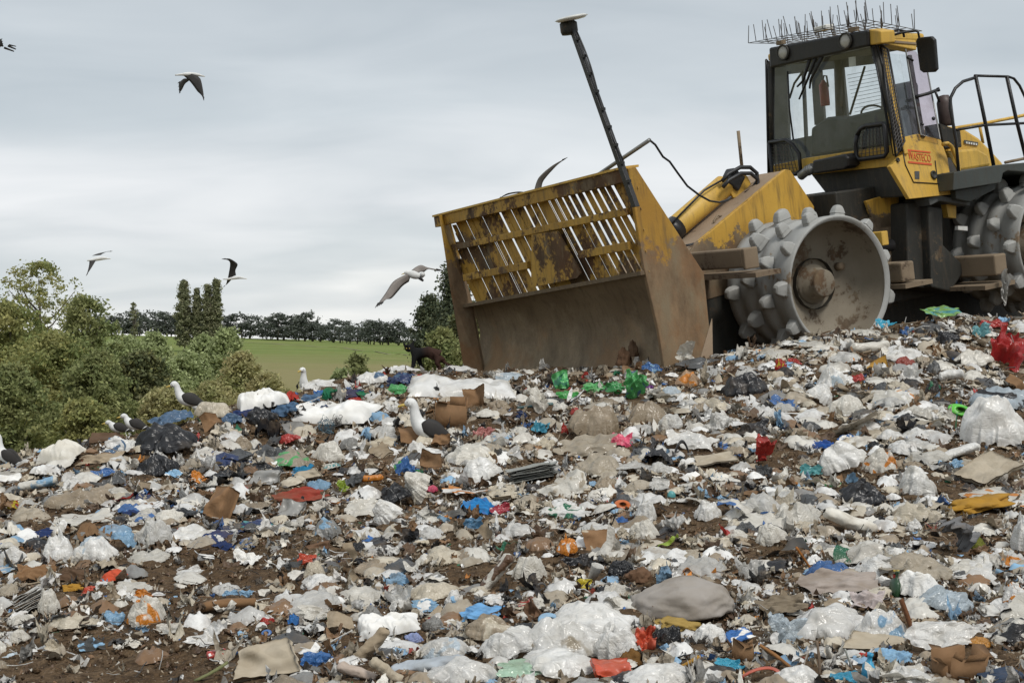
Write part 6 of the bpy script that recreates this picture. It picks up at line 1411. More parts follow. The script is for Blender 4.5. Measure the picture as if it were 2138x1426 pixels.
rub('film', 1062, 788, 60, 22, 'pb', 'bluish folded sheet', 'at the foot of the blade', c2='w')
rub('pole', 1118, 848, 76, 16, (.08, .16, .17), 'thin dark cord', 'over the triangular sheet', 12)
rub('film', 1087, 868, 30, 24, 'nv', 'navy scrap of plastic', 'left of the teal blue lid')
rub('arc', 1424, 938, 36, 40, 'k', 'black wire loop', 'on the long white draped plastic')
rub('film', 1380, 1010, 60, 26, 'gw', 'crumpled silver paper', 'above the teal ball', 18)
# front centre
rub('knot', 1184, 1137, 46, 48, 'o', 'orange and white carrier bag', 'in the middle of the front slope', c2='w')
rub('card', 1256, 1129, 84, 50, 'b', 'tan cardboard lid', 'right of the orange and white carrier bag', 16, stand=.8, c2='lt')
rub('puff', 1105, 1188, 76, 56, 'ow', 'smooth round cream bag', 'in the front middle')
rub('roll', 1038, 1196, 72, 82, 'ow', 'rolled white tube of film', 'slanting left of the smooth cream bag', 55, c2='br')
rub('rag', 1202, 1172, 66, 36, 'k', 'black shoe-like cloth', 'below the orange and white carrier bag', 8, mat='hard')
rub('black', 1298, 1188, 60, 40, 'k', 'small black bag', 'behind the large grey padded mat', 12)
rub('cup', 1244, 1194, 34, 40, 'gw', 'clear tumbler', 'between the black shoe-like cloth and small black bag')
rub('film', 1217, 1219, 40, 24, 'y', 'yellow wrapper', 'below the clear tumbler', c2='y')
rub('lump', 1334, 1200, 62, 36, 'br', 'reddish brown rotten bag', 'behind the large grey padded mat')
rub('mat', 1424, 1250, 224, 98, (.33, .30, .27), 'large grey padded mat', 'like a boulder in the front', 4, name='padded_mat', mat='cloth')
rub('puff', 1236, 1290, 184, 73, 'w', 'big smooth white bag', 'in front of the padded mat', 4)
rub('clear', 1184, 1334, 188, 94, 'w', 'clear bag with pinkish contents', 'in the front centre', c2='lt')
rub('lid', 1149, 1297, 52, 36, 'lb', 'round light blue lid', 'on the clear bag with pinkish contents')
rub('knot', 1286, 1340, 108, 89, 'w', 'crisp white tied bag', 'right of the bag with pinkish contents', 10)
rub('flap', 1347, 1336, 52, 64, 'ro', 'brick red plastic sheet', 'standing right of the crisp white tied bag', stand=1.2, mat='hard')
rub('panel', 1276, 1398, 90, 52, 'ro', 'flat brick red panel', 'near the bottom edge', -14, stand=.7)
rub('black', 1392, 1331, 62, 54, 'k', 'crumpled small black bag', 'right of the standing brick red sheet', -20)
rub('clear', 1064, 1344, 139, 78, 'w', 'crisp translucent white bag', 'left of the bag with pinkish contents', 20)
rub('film', 1108, 1398, 146, 46, 'mi', 'mint green film', 'at the bottom edge')
rub('bag', 1184, 1386, 184, 69, 'w', 'long whitish bag with dark tip', 'above the flat brick red panel', -12)
rub('puff', 1380, 1412, 160, 60, 'w', 'white bag at the bottom edge', 'right of the flat brick red panel')
rub('clear', 962, 1402, 160, 67, 'w', 'loose clear white bag', 'at the bottom edge left of the mint green film')
rub('pstrip', 1386, 1131, 64, 36, 'yg', 'yellow green leaf strip', 'right of the tan cardboard lid', 26)
rub('bag', 1026, 1311, 116, 62, 't', 'tan stained bag', 'under the wrinkled blue cloth', c2='cr')
rub('rag', 1006, 1278, 96, 40, (.16, .36, .62), 'wrinkled blue cloth', 'on top of the tan stained bag', 18)
rub('bag', 1480, 1324, 74, 46, 'w', 'white bag with shadowy folds', 'below the padded mat')
rub('foam', 1410, 1302, 112, 34, (.36, .25, .08), 'yellow brown foam layer', 'peeling from the padded mat', -6)
rub('foam', 1318, 1372, 52, 40, (.17, .09, .03), 'rusty brown foam clump', 'between the red sheets')
rub('plank', 1432, 1385, 60, 36, 'am', 'ochre cardboard fold', 'above the white bag at the bottom edge', 28, mat='card')
rub('flat', 1112, 1275, 40, 60, 'br', 'bent brown card', 'right of the wrinkled blue cloth', 58)
rub('arc', 1130, 1228, 30, 26, 'dg', 'dark ring of hose', 'below the smooth cream bag')
rub('pstrip', 1060, 1140, 52, 22, 'dgr', 'green plastic string', 'in the middle of the soil', 10)
# right slope
rub('flap', 2112, 728, 88, 108, (.42, .035, .035), 'large red sack', 'at the right edge', stand=1.2, mat='film', c2='r')
rub('stick', 2123, 732, 26, 66, 'g', 'grey strap handle', 'on the large red sack', -66, stand=0, mat='hard')
rub('film', 2050, 690, 42, 38, (.18, .42, .45), 'teal translucent film', 'left of the large red sack')
rub('film', 2075, 676, 60, 22, 'r', 'red strip of film', 'above the teal translucent film', 22)
rub('film', 1964, 650, 88, 26, (.22, .42, .12), 'green and teal sheet', 'on the crest under the rear wheel', 4, c2='te')
rub('film', 1850, 677, 46, 26, (.06, .42, .62), 'turquoise bag', 'at the foot of the front wheel')
rub('black', 1978, 707, 54, 32, 'k', 'black crumpled bag', 'on the upper right slope', 20)
rub('knot', 1736, 782, 66, 76, 'w', 'tied white bag with blue print', 'below the front wheel', c2='pb', seed=51)
rub('bag', 1888, 757, 46, 28, (.30, .05, .03), 'dark red rounded bag', 'on the upper right slope', 14)
rub('film', 1789, 789, 34, 20, 'r', 'bright red net', 'right of the tied white bag with blue print')
rub('card', 1832, 757, 46, 34, 'am', 'ochre cardboard', 'right of the tied white bag', -10)
rub('film', 1631, 766, 28, 36, 'r', 'red snack packet', 'right of the big black bag', c2='y')
rub('film', 1660, 754, 30, 14, 'r', 'small red ribbon', 'right of the red snack packet', -14)
rub('bag', 1710, 824, 56, 48, 'w', 'slanting white bag', 'below the tied white bag with blue print', -34)
rub('bag', 1764, 845, 80, 44, 'ow', 'fat off-white bag', 'right of the slanting white bag')
rub('black', 1948, 805, 34, 36, 'k', 'black jar-like bag', 'with a green mark', c2='dgr')
rub('lid', 2005, 856, 52, 27, (.10, .50, .04), 'bright green disc', 'on a thin stem at the right')
rub('stick', 1997, 880, 6, 34, 'dgr', 'thin green stem', 'under the bright green disc', 88, stand=0, land=False)
rub('puff', 2074, 881, 143, 114, 'w', 'biggest white bag on the right', 'beside the bright green disc', 4, seed=88)
rub('flap', 1626, 877, 20, 50, 'lb', 'upright pale blue film', 'right of the crumpled black film', 10, stand=1.3)
rub('bfilm', 1567, 894, 80, 44, 'k', 'crumpled black film', 'above the upright red bag')
rub('flap', 1598, 938, 50, 66, 'r', 'upright red bag', 'with a grey lower half', -28, stand=1.3, c2='r')
rub('film', 1596, 985, 40, 34, 'dg', 'grey foil', 'below the upright red bag', -40)
rub('puff', 1760, 958, 101, 78, 'w', 'pale smooth white bag', 'in the middle of the right slope', 26)
rub('clear', 1838, 962, 84, 58, 'ow', 'translucent creamy bag', 'right of the pale smooth white bag', c2='o')
rub('film', 1694, 981, 50, 28, 'te', 'teal crumpled bag', 'left below the pale smooth white bag')
rub('black', 1803, 1028, 104, 62, 'k', 'heavy black bag', 'in the right middle', -10)
rub('puff', 1916, 1006, 84, 70, 'gw', 'round creased white bag', 'right of the heavy black bag', c2='w')
rub('rag', 1721, 930, 50, 26, (.02, .09, .34), 'blue printed film', 'above the pale smooth white bag')
rub('rag', 1770, 914, 50, 18, 'bl', 'blue and white ribbon', 'right of the blue printed film', 20, c2='w')
rub('pole', 1710, 865, 176, 10, 'w', 'long white tube', 'lying across the right slope', -4)
rub('foam', 2042, 1052, 160, 46, 'am', 'amber foam heap', 'at the right edge', 16)
rub('flat', 2060, 1050, 42, 26, (.56, .22, .05), 'orange square card', 'on the amber foam heap', 4, stand=1.2)
rub('board', 2066, 975, 150, 84, 'lt', 'broken plasterboard edge', 'slanting at the right edge', 28, stand=.8)
rub('roll', 2008, 942, 80, 38, 'w', 'white roll of paper', 'left of the broken plasterboard edge', 24)
rub('film', 2005, 969, 38, 24, 'lb', 'pale blue tissue', 'below the white roll of paper', -12)
rub('roll', 1817, 724, 86, 28, 'ow', 'long dusty white roll', 'below the front wheel', 4)
rub('bag', 2032, 748, 90, 40, 'ow', 'wide dusty white bag', 'left of the large red sack', 8)
rub('card', 2122, 800, 50, 44, 'b', 'brown carton corner', 'below the large red sack', -30)
rub('roll', 1986, 784, 54, 28, 'w', 'clean white roll', 'right of the black jar-like bag', 10)
rub('flap', 1903, 778, 48, 42, 'w', 'white pointed wrapper', 'left of the clean white roll', 30)
rub('croll', 1776, 1087, 116, 58, 'ow', 'white drooping cloth', 'below the heavy black bag', -26)
rub('fleece', 2001, 1120, 96, 88, (.19, .19, .195), 'grey wool fleece', 'on the right slope', -50)
rub('foam', 2036, 1137, 46, 36, (.15, .16, .035), 'mossy green clump', 'right of the grey wool fleece')
rub('plank', 1680, 1168, 40, 56, (.36, .14, .035), 'orange brown board end', 'left of the folded grey cushion', -52)
rub('rag', 1755, 1214, 186, 58, (.36, .31, .275), 'folded grey cushion', 'in the front right', 4, mat='cloth')
o_ = rub('bottle', 1869, 1218, 26, 58, (.02, .06, .025), 'green glass bottle', 'standing neck up beside the crumpled white paper bag', stand=0, yaw=0)
rub('bag', 1918, 1221, 120, 64, 'w', 'crumpled white paper bag', 'right of the green glass bottle', mat='paper')
rub('clear', 1978, 1250, 118, 60, 'pb', 'bluish clear film bag', 'below the white paper bag', -14)
rub('rag', 1812, 1251, 76, 42, (.50, .44, .43), 'pinkish white cloth', 'below the folded grey cushion', 12)
rub('clear', 1726, 1300, 200, 85, 'w', 'long clear plastic bag', 'in the front right', 8)
rub('clearfilm', 1645, 1312, 84, 72, 'pb', 'pale blue clear film', 'left of the long clear plastic bag', -30)
rub('plank', 1896, 1296, 38, 96, (.15, .065, .03), 'rotten reddish timber', 'standing between clear bags', -74, stand=0)
rub('clear', 1838, 1308, 118, 76, 'w', 'clear bag with blue patch', 'left of the rotten reddish timber', c2='lb')
rub('clearfilm', 1968, 1332, 162, 73, 'w', 'wide clear film', 'right of the rotten reddish timber')
rub('flat', 2065, 1275, 56, 28, 'gw', 'stiff white sheet', 'right of the bluish clear film bag', 16)
rub('flat', 1830, 1338, 156, 44, 'lt', 'long tan board', 'below the clear bags', -14, stand=.7)
rub('rag', 1868, 1370, 84, 36, 'lb', 'light blue glove', 'below the long tan board', -10)
rub('bottle', 1813, 1392, 30, 62, (.03, .32, .55), 'bright blue pipe fitting', 'left of the light blue glove', stand=0, yaw=0, name='pipe_fitting')
rub('stick', 1709, 1376, 12, 78, (.20, .15, .11), 'upright wooden stake', 'near the bottom edge', 90, stand=0)
rub('stick', 1682, 1382, 20, 58, (.40, .36, .32), 'pale leaning stake', 'left of the upright wooden stake', 76, stand=0)
rub('pole', 1773, 1378, 20, 48, (.30, .31, .28), 'grey pipe end', 'left of the bright blue pipe fitting', 100, stand=0)
rub('carton', 2008, 1386, 140, 86, 'b', 'folded brown carton', 'at the lower right', seed=15)
rub('rag', 2100, 1412, 120, 40, (.04, .06, .10), 'dark denim cloth', 'in the lower right corner', 12)
rub('bag', 2044, 1342, 66, 28, (.52, .24, .04), 'orange peel-like plastic', 'behind the folded brown carton', -20)
rub('strip', 2104, 1192, 78, 34, 'lb', 'light blue rag', 'at the right edge', 24)
rub('puff', 2130, 1112, 42, 92, 'w', 'tall white bag', 'cut by the right edge', seed=9)
rub('bag', 2120, 1240, 56, 52, 'w', 'white bag with orange rim', 'at the right edge', c2='o')
rub('arc', 1592, 1408, 92, 34, (.46, .10, .06), 'curved red pipe', 'at the bottom edge')
rub('bag', 1668, 1411, 108, 51, 'w', 'white bag by the stakes', 'at the bottom edge')
rub('rag', 1776, 1416, 86, 32, (.03, .30, .48), 'turquoise tarp', 'at the bottom edge', mat='bag')
rub('film', 1524, 1388, 66, 32, (.06, .38, .55), 'turquoise film', 'right of the ochre cardboard fold', -6)
rub('carton', 1551, 1358, 70, 56, 'b', 'tan torn carton', 'above the turquoise film', seed=8)
rub('rag', 1540, 1325, 80, 34, 'bl', 'blue twisted strap', 'above the tan torn carton', 22, c2='w')
rub('plank', 1620, 1371, 72, 56, (.30, .15, .06), 'reddish splintered plank', 'right of the tan torn carton', -38)
rub('rag', 1632, 1263, 116, 52, (.22, .18, .13), 'greyish brown sacking', 'below the orange brown board end', 22)
rub('strip', 1614, 1146, 156, 50, 'dg', 'long dark rag', 'on the right slope', 20)
rub('clearfilm', 1563, 1186, 60, 52, 'gw', 'dull translucent film', 'left below the long dark rag')
rub('bag', 1611, 1118, 70, 52, 'ow', 'bulging cream bag', 'above the long dark rag', 20)
rub('bag', 1910, 1096, 36, 30, 'w', 'small clean white bag', 'left of the grey wool fleece')
rub('film', 2103, 600, 28, 78, 'gw', 'ragged grey plastic', 'hanging from the rear scraper bar', 84, stand=1.5, dep=20)
LAND += [('nearest gull', 880, 880), ('biggest crest gull', 385, 835), ('front wheel', 1757, 700), ('end plate', 1450, 740)]
# hanging rag: bring it back to the scraper bar it hangs from
o = bpy.data.objects['plastic_sheet'] if False else [q for q in COL.objects if q.get('label', '').startswith('ragged grey plastic')][0]
wpos = comp.matrix_world @ pl(2100, 570, 'f', -2.35); k = wpos.y / o.location.y; o.location = (o.location.x * k, wpos.y, o.location.z * k); o.scale = o.scale * k
# label band and cap rim on the bottle, pull ring on the can
for q in list(COL.objects):
    lb = q.get('label', '')
    if lb.startswith('green glass bottle'):
        vs = np.array([v.co[:] for v in q.data.vertices]); c, h = vs.mean(0), vs[:, 2].max(); rr = np.ptp(vs[:, 0]) / 2
        link('label', MB().lathe([(rr * .52, 0), (rr * .52, h * .14)], (c[0], c[1], h * .70), (0, 0, 1), 16).build('tmp', M['red']).data, None, q); bpy.data.objects.remove(bpy.data.objects['tmp'])
        link('rim', MB().lathe([(rr * .34, 0), (rr * .58, .0), (rr * .58, h * .06), (rr * .34, h * .06)], (c[0] + rr * .1, c[1], h * .95), (0, 0, 1), 16).build('tmp', M['gbeak']).data, None, q); bpy.data.objects.remove(bpy.data.objects['tmp'])

# ------------------------------------------------------------------ the countless smaller pieces
def bare(px, py):
    """how bare the soil is at a photo position (0 covered, 1 bare)"""
    b = np.zeros(len(px))
    for x, y, a_, c_, s in ((300, 1400, 420, 90, 1.5), (420, 1205, 210, 75, 1.2), (120, 1380, 240, 80, 1.3), (340, 1300, 320, 95, .9), (960, 1100, 110, 50, .6), (700, 1200, 150, 45, .5), (1440, 1000, 120, 40, .5), (760, 965, 50, 20, .6), (1010, 1140, 90, 30, .5), (2080, 1210, 100, 80, .6), (1950, 830, 60, 25, .5), (1620, 1210, 80, 35, .4), (1880, 1130, 70, 35, .4), (560, 1250, 80, 40, .5)):
        b = np.maximum(b, np.minimum(1, s * np.exp(-(((px - x) / a_) ** 2 + ((py - y) / c_) ** 2))))
    p_ = np.c_[px / 150.0, py / 62.0, 0 * px] + 3.3      # rubbish lies in drifts: patches of churned soil show between them
    return np.minimum(1, np.maximum(b, .85 * np.clip(fbm(p_, 3) * 2.6 - .35, 0, 1) * np.clip((py - 840) / 120, 0, 1)))
def scatter(n, seed, keep_bare=.1, xr=(-120, 2260), yr=(640, 1560), bias=0.0, clear=0.0):
    r = np.random.default_rng(seed); px = r.uniform(*xr, n * 6); py = yr[0] + (yr[1] - yr[0]) * r.uniform(0, 1, n * 6) ** (1 + bias)
    X, Y, Z, ok = hit(px, py); keep = ok & (Y < 15.2) & ~(inside(px, py) & (r.uniform(0, 1, len(px)) < clear)) & (r.uniform(0, 1, len(px)) > bare(px, py) * (1 - keep_bare))
    i = np.where(keep)[0][:n]; return px[i], py[i], X[i], Y[i], Z[i]
PAL = [('off-white', 'ow', 20), ('white', 'w', 13), ('grey white', 'gw', 13), ('cream', 'cr', 11), ('tan', 't', 9), ('pale tan', 'lt', 7), ('grey', 'g', 6), ('black', 'k', 5), ('dark grey', 'dg', 4), ('brown', 'b', 4), ('light blue', 'lb', 2.4), ('blue', 'bl', 1.8), ('pale blue', 'pb', 1.6), ('green', 'dgr', .8), ('red', 'r', 1.1), ('orange', 'o', .8), ('teal', 'te', .6), ('pink', 'pk', .2), ('yellow', 'y', .4), ('navy', 'nv', 1)]
def pick(r, only=None):
    p = [q for q in PAL if only is None or q[1] in only]; return r.choices(p, [q[2] for q in p])[0]
_hb = np.array(HB, float)
def covers(px, py, sz, hh):
    """would a piece sz wide and hh tall (photo pixels) sit on or hide one of the hand-placed pieces"""
    dx = np.abs(_hb[:, 0] - px) - .5 * _hb[:, 2] - .30 * sz; up = py - (_hb[:, 1] + .42 * _hb[:, 3]); dn = _hb[:, 1] - .30 * _hb[:, 3] - py
    return bool(((dx < 0) & (up < .70 * hh) & (dn < 0)).any())
def inside(px, py, k=.8):
    o = np.zeros(len(px), bool)
    for x, y, w, h in HB: o |= (np.abs(px - x) < .5 * k * w) & (py > y - .3 * h) & (py < y + .55 * h)
    return o
_CR = np.array([(-200, 985), (0, 950), (240, 905), (420, 850), (600, 815), (760, 780), (900, 765), (1069, 795), (1300, 775), (1480, 752), (1600, 728), (1780, 692), (1950, 658), (2138, 642), (2300, 636)], float)
def crest(px): return np.interp(px, _CR[:, 0], _CR[:, 1])
USED = set(); LX = np.array([(q[1], q[2]) for q in LAND], float)
def place_label(desc, px, py):
    d = np.hypot((LX[:, 0] - px), (LX[:, 1] - py) * 1.4); order = np.argsort(d)[:14]
    def rel(i):
        dx, dy = px - LX[i, 0], py - LX[i, 1]
        if abs(dx) > 1.5 * abs(dy): return 'right of' if dx > 0 else 'left of'
        if abs(dy) > 1.5 * abs(dx): return 'in front of' if dy > 0 else 'behind'
        return ('in front and ' if dy > 0 else 'behind and ') + ('right of' if dx > 0 else 'left of')
    for i in order:
        s = f'{desc} {rel(i)} the {LAND[i][0]}'
        if len(s.split()) <= 16 and s not in USED: USED.add(s); return s
    for i in order:
        for j in order:
            s = f'{desc} between the {LAND[i][0]} and the {LAND[j][0]}'
            if i != j and len(s.split()) <= 16 and s not in USED and d[j] < 260: USED.add(s); return s
    return None
def orient(n, yaw, tilt, tdir, up=.5):
    nn = (Vector(n) * (1 - up) + Vector((0, 0, up))).normalized(); q = nn.to_track_quat('Z', 'Y').to_matrix().to_4x4()
    return q @ Euler((0, 0, tdir)).to_matrix().to_4x4() @ Euler((tilt, 0, 0)).to_matrix().to_4x4() @ Euler((0, 0, yaw - tdir)).to_matrix().to_4x4()
FILL = [  # name, category, words, shapes, material, count, size range in photo px, (depth, height) ratio, tilt, colours, seed, bias
 ('plastic_bag', 'plastic bag', ('crumpled {} bag', 'slack {} bag', 'lumpy {} bag', 'small {} bag'), [(lambda s=s: s_bag(s, 4, s % 4 == 0, .45, 1 + .1 * (s % 4))) for s in range(100, 120)], 'bag', 300, (58, 165), (.85, .29), .12, ('ow', 'ow', 'w', 'w', 'w', 'gw', 'cr', 't', 'lt', 'pb'), 1, .25),
 ('plastic_sheet', 'plastic sheet', ('torn {} film', 'rumpled {} film', 'thin {} film', 'curled {} film'), [(lambda s=s: s_sheet(s, 26, .8, .9) if s % 2 else s_bag(s, 4, False, .5, .8)) for s in range(200, 216)], 'film', 250, (44, 140), (.85, .28), .25, ('ow', 'ow', 'w', 'w', 'w', 'w', 'gw', 'cr', 't', 'lt', 'lb', 'lb', 'bl', 'pb'), 2, .2),
 ('cloth_rag', 'cloth', ('dirty {} rag', 'twisted {} cloth'), [(lambda s=s: s_rag(s, 20)) for s in range(300, 308)], 'cloth', 150, (32, 90), (.6, .32), .25, ('ow', 'cr', 't', 'lt', 'g', 'dg', 'b', 'gw', 'bl', 'nv', 'r'), 3, .2),
 ('paper_scrap', 'paper', ('torn {} paper', 'folded {} paper'), [(lambda s=s: s_sheet(s, 12, .6, .5, .25)) for s in range(400, 408)], 'paper', 230, (20, 52), (.8, .3), .5, ('ow', 'w', 'cr', 'gw', 'lt', 't'), 4, .2),
 ('cardboard_sheet', 'cardboard', ('torn {} cardboard', 'bent {} cardboard'), [(lambda s=s: s_card(s, .04, s % 3, .12, .3)) for s in range(500, 510)], 'card', 160, (24, 66), (.7, .25), .6, ('b', 't', 'lt', 'b'), 5, .2),
 ('rubbish_bag', 'rubbish bag', ('torn {} rubbish bag', 'shiny {} rubbish bag'), [(lambda s=s: s_bag(s, 4, False, .5, 1.4)) for s in range(600, 606)], 'black', 90, (34, 84), (.8, .42), .2, ('k', 'dg'), 6, .1),
 ('plastic_strip', 'plastic strip', ('twisted {} strip', 'loose {} ribbon'), [(lambda s=s: s_strip(s, .10, 30)) for s in range(700, 710)], 'film', 220, (40, 130), (.35, .3), .3, None, 7, .2),
 ('plastic_sheet', 'plastic sheet', ('broad {} sheet', 'long {} film'), [(lambda s=s: s_sheet(s, 40, .6, .9) if s % 3 else s_bag(s, 5, False, .6, 1.0)) for s in range(250, 262)], 'film', 50, (110, 235), (.62, .12), .08, ('ow', 'w', 'w', 'gw', 'cr', 'ow'), 9, .1),
 ('wood_piece', 'wood', ('splintered {} wood', 'short {} stick'), [(lambda s=s: s_plank(s, .10, .06)) for s in range(800, 805)], 'wood', 90, (26, 80), (.14, .10), .35, ('b', 't', 'lt', 'db'), 8, .3),
]
cnt = 0
for nm, cat_, wd, shp, mk, n, (s0, s1), (rd, rh), tl, cols_, sd0, bias in FILL:
    me_ = []
    for q in shp: v, f = q(); me_.append(mesh_np(nm, v, f, mk not in ('card', 'wood'))); me_[-1].materials.append(M[mk])
    px, py, X, Y, Z = scatter(int(n * 2.4), 900 + sd0, .02, bias=bias); got = 0; r = random.Random(sd0); N = hnormal(X, Y)
    for i in range(len(px)):
        near = np.interp(Y[i], [4.5, 7, 14], [1.25, 1.0, .78]); sz = (s0 + (s1 - s0) * r.random() ** 2.0) * near; fl = 1.0
        if py[i] - crest(px[i]) < 42: sz *= .72; fl = .5
        if got >= n or covers(px[i], py[i], sz, sz * rh * fl): continue
        w = sz * Y[i] / FPX
        cw, ck, _ = pick(r, cols_)
        if px[i] < 640 and 860 < py[i] < 1160 and r.random() < .34: cw, ck = r.choice((('black', 'k'), ('dark grey', 'dg'), ('grey', 'g'), ('brown', 'b'), ('navy', 'nv')))
        word = r.choice(wd).format(cw); lab = place_label(word, px[i], py[i])
        if lab is None: continue
        o = link(nm, r.choice(me_)); h = w * rh * r.uniform(.7, 1.4) * fl; got += 1
        o.matrix_world = Matrix.Translation((X[i], Y[i], Z[i] - h * .18)) @ orient(N[i], r.uniform(0, 6.28), r.gauss(0, tl), r.uniform(0, 6.28)) @ Matrix.Diagonal((w, w * rd * r.uniform(.8, 1.5), h, 1))
        kf = r.uniform(.80, 1.1); c = tuple(q * kf for q in CO[ck]); o.color = (*c, 1)
        o['c2'] = [float(q) for q in (CO[r.choice(('bl', 'r', 'gr', 'o', 'lb', 'te', 'k'))] if mk in ('bag', 'film') and r.random() < .10 else tuple(k_ * .88 for k_ in c))]
        tag(o, lab, cat_, f'{nm.replace("_", " ")}s scattered over the heap'); cnt += 1

# ------------------------------------------------------------------ crumbs nobody could count: scraps, clods
def scraps(n, seed, smin, smax, keep, bias, pal, wt, ng=4, folds=0, lift=0.0):
    px, py, X, Y, Z = scatter(int(n * 1.32), seed, keep, bias=bias, clear=.93 if ng > 4 else .8, xr=(-450, 2600)); n = len(px); r = np.random.default_rng(seed); g = np.linspace(-.5, .5, ng); U, Vv = np.meshgrid(g, g, indexing='ij'); u, w = U.ravel(), Vv.ravel(); k = len(u)
    size = (smin + (smax - smin) * r.uniform(0, 1, n) ** 2.4) * Y / FPX * np.interp(Y, [4.5, 8, 14], [1.3, 1, .8]); asp = r.uniform(.25, 1, n)
    cut = 1 - r.uniform(0, .7, (n, 4)); q_ = np.where(u > 0, np.where(w > 0, cut[:, :1], cut[:, 1:2]), np.where(w > 0, cut[:, 2:3], cut[:, 3:4]))
    lx = u[None] * q_ * size[:, None] + r.normal(size=(n, k)) * size[:, None] * .05; ly = w[None] * q_ * (size * asp)[:, None] + r.normal(size=(n, k)) * size[:, None] * .05
    b = r.normal(size=(n, 4)); lz = size[:, None] * (b[:, :1] * .7 * u ** 2 + b[:, 1:2] * .7 * w ** 2 + b[:, 2:3] * .8 * u * w + r.normal(size=(n, k)) * .06)
    for _ in range(folds):
        fa = r.uniform(0, np.pi, (n, 1)); lz = lz + size[:, None] * r.uniform(-.30, .26, (n, 1)) * np.abs(np.cos(fa) * u + np.sin(fa) * w - r.uniform(-.35, .35, (n, 1)))
    L = np.stack([lx, ly, lz], -1); yaw = r.uniform(0, 2 * np.pi, n); t = r.normal(size=n) * (.30 if ng > 4 else .45); td = r.uniform(0, 2 * np.pi, n)
    def rz(a_): c, s, z, o_ = np.cos(a_), np.sin(a_), 0 * a_, 1 + 0 * a_; return np.stack([np.stack([c, -s, z], -1), np.stack([s, c, z], -1), np.stack([z, z, o_], -1)], -2)
    def rx(a_): c, s, z, o_ = np.cos(a_), np.sin(a_), 0 * a_, 1 + 0 * a_; return np.stack([np.stack([o_, z, z], -1), np.stack([z, c, -s], -1), np.stack([z, s, c], -1)], -2)
    R = rz(td) @ rx(t) @ rz(yaw - td); L = np.einsum('nij,nkj->nki', R, L); Nn = hnormal(X, Y)
    L[:, :, 2] -= (L[:, :, 0] * Nn[:, :1] + L[:, :, 1] * Nn[:, 1:2]) / Nn[:, 2:3] * .9
    P = L + np.stack([X, Y, Z + size * (lift + r.uniform(-.12, .12, n))], -1)[:, None, :]
    f = (gridf(ng, ng)[None] + (np.arange(n) * k)[:, None, None]).reshape(-1, 4); ci = r.choice(len(pal), n, p=np.array(wt) / sum(wt)); c = np.array(pal)[ci] * r.uniform(.7, 1.12, (n, 1))
    return P.reshape(-1, 3), f, np.repeat(c, k, 0)
pal = [CO[k] for k in ('ow', 'gw', 'cr', 'lt', 't', 'w', 'b', 'db', 'dg', 'g', 'lb', 'bl', 'r', 'o', 'dgr', 'k')]; wt = [13, 9, 12, 12, 12, 8, 9, 10, 6, 5, 2.6, 1.8, 1.4, 1, 1.2, 6]  # black and dark shares also paint in the shade between pieces
v, f, c = scraps(15000, 31, 6, 30, .06, .1, pal, wt)
tag(link('litter_scraps', mesh_np('litter_scraps', v, f, True, c), M['litter']), 'small scraps of paper, film and card strewn over the whole heap', kind='stuff')
v, f, c = scraps(7500, 34, 14, 56, .10, .1, [CO[k] for k in ('ow', 'gw', 'cr', 'lt', 't', 'w', 'b', 'db', 'dg', 'g', 'lb', 'bl', 'k')], [15, 8, 14, 10, 9, 13, 7, 8, 6, 4, 2.6, 1.8, 8], 8, 5, .02)  # extra black and dark bits stand in for shaded gaps
tag(link('crumpled_scraps', mesh_np('crumpled_scraps', v, f, True, c), M['litter']), 'crumpled bits of film, paper and rag lying between the larger pieces', kind='stuff')
def heap_of(n, seed, shapes, smin, smax, pal, wt, rd, rh, keep, clear=.9):
    """many small bags in one mesh: shapes are unit meshes sharing one grid"""
    px, py, X, Y, Z = scatter(int(n * 1.3), seed, keep, bias=.1, clear=clear, xr=(-450, 2600)); n = len(px); r = np.random.default_rng(seed); sh = np.stack([s_()[0] for s_ in shapes]); f0 = shapes[0]()[1]; k = sh.shape[1]
    w_ = (smin + (smax - smin) * r.uniform(0, 1, n) ** 1.8) * Y / FPX * np.interp(Y, [4.5, 8, 14], [1.3, 1, .75]) * np.where(py - crest(px) < 30, .6, 1); hh = w_ * rh * r.uniform(.6, 1.5, n); N = hnormal(X, Y)
    L = sh[r.integers(0, len(sh), n)].copy(); yaw = r.uniform(0, 2 * np.pi, n); c_, s_ = np.cos(yaw)[:, None], np.sin(yaw)[:, None]
    x_, y_ = L[:, :, 0] * w_[:, None], L[:, :, 1] * (w_ * rd * r.uniform(.7, 1.3, n))[:, None]; x_, y_ = x_ * c_ - y_ * s_, x_ * s_ + y_ * c_
    t1, t2 = r.normal(size=(n, 1)) * .12, r.normal(size=(n, 1)) * .12; z_ = L[:, :, 2] * hh[:, None] - (x_ * N[:, :1] + y_ * N[:, 1:2]) / N[:, 2:3] + x_ * t1 + y_ * t2 - .15 * hh[:, None]
    P = np.stack([x_ + X[:, None], y_ + Y[:, None], z_ + Z[:, None]], -1); ci = r.choice(len(pal), n, p=np.array(wt) / sum(wt)); c = np.array(pal)[ci] * r.uniform(.8, 1.1, (n, 1))
    return P.reshape(-1, 3), (f0[None] + (np.arange(n) * k)[:, None, None]).reshape(-1, 4), np.repeat(c, k, 0)
v, f, c = heap_of(1800, 41, [(lambda s=s: s_bag(s, 2, s % 5 == 0, .4, 1.0)) for s in range(900, 918)], 26, 84, [CO[k] for k in ('ow', 'w', 'gw', 'cr', 't', 'lt', 'g', 'dg', 'k', 'lb', 'b')], [20, 24, 9, 12, 8, 8, 3, 3, 4, 3, 6], .85, .24, .02)
tag(link('trampled_bags', mesh_np('trampled_bags', v, f, True, c), M['litter_film']), 'trampled white and cream plastic pressed together between the larger bags', kind='stuff')
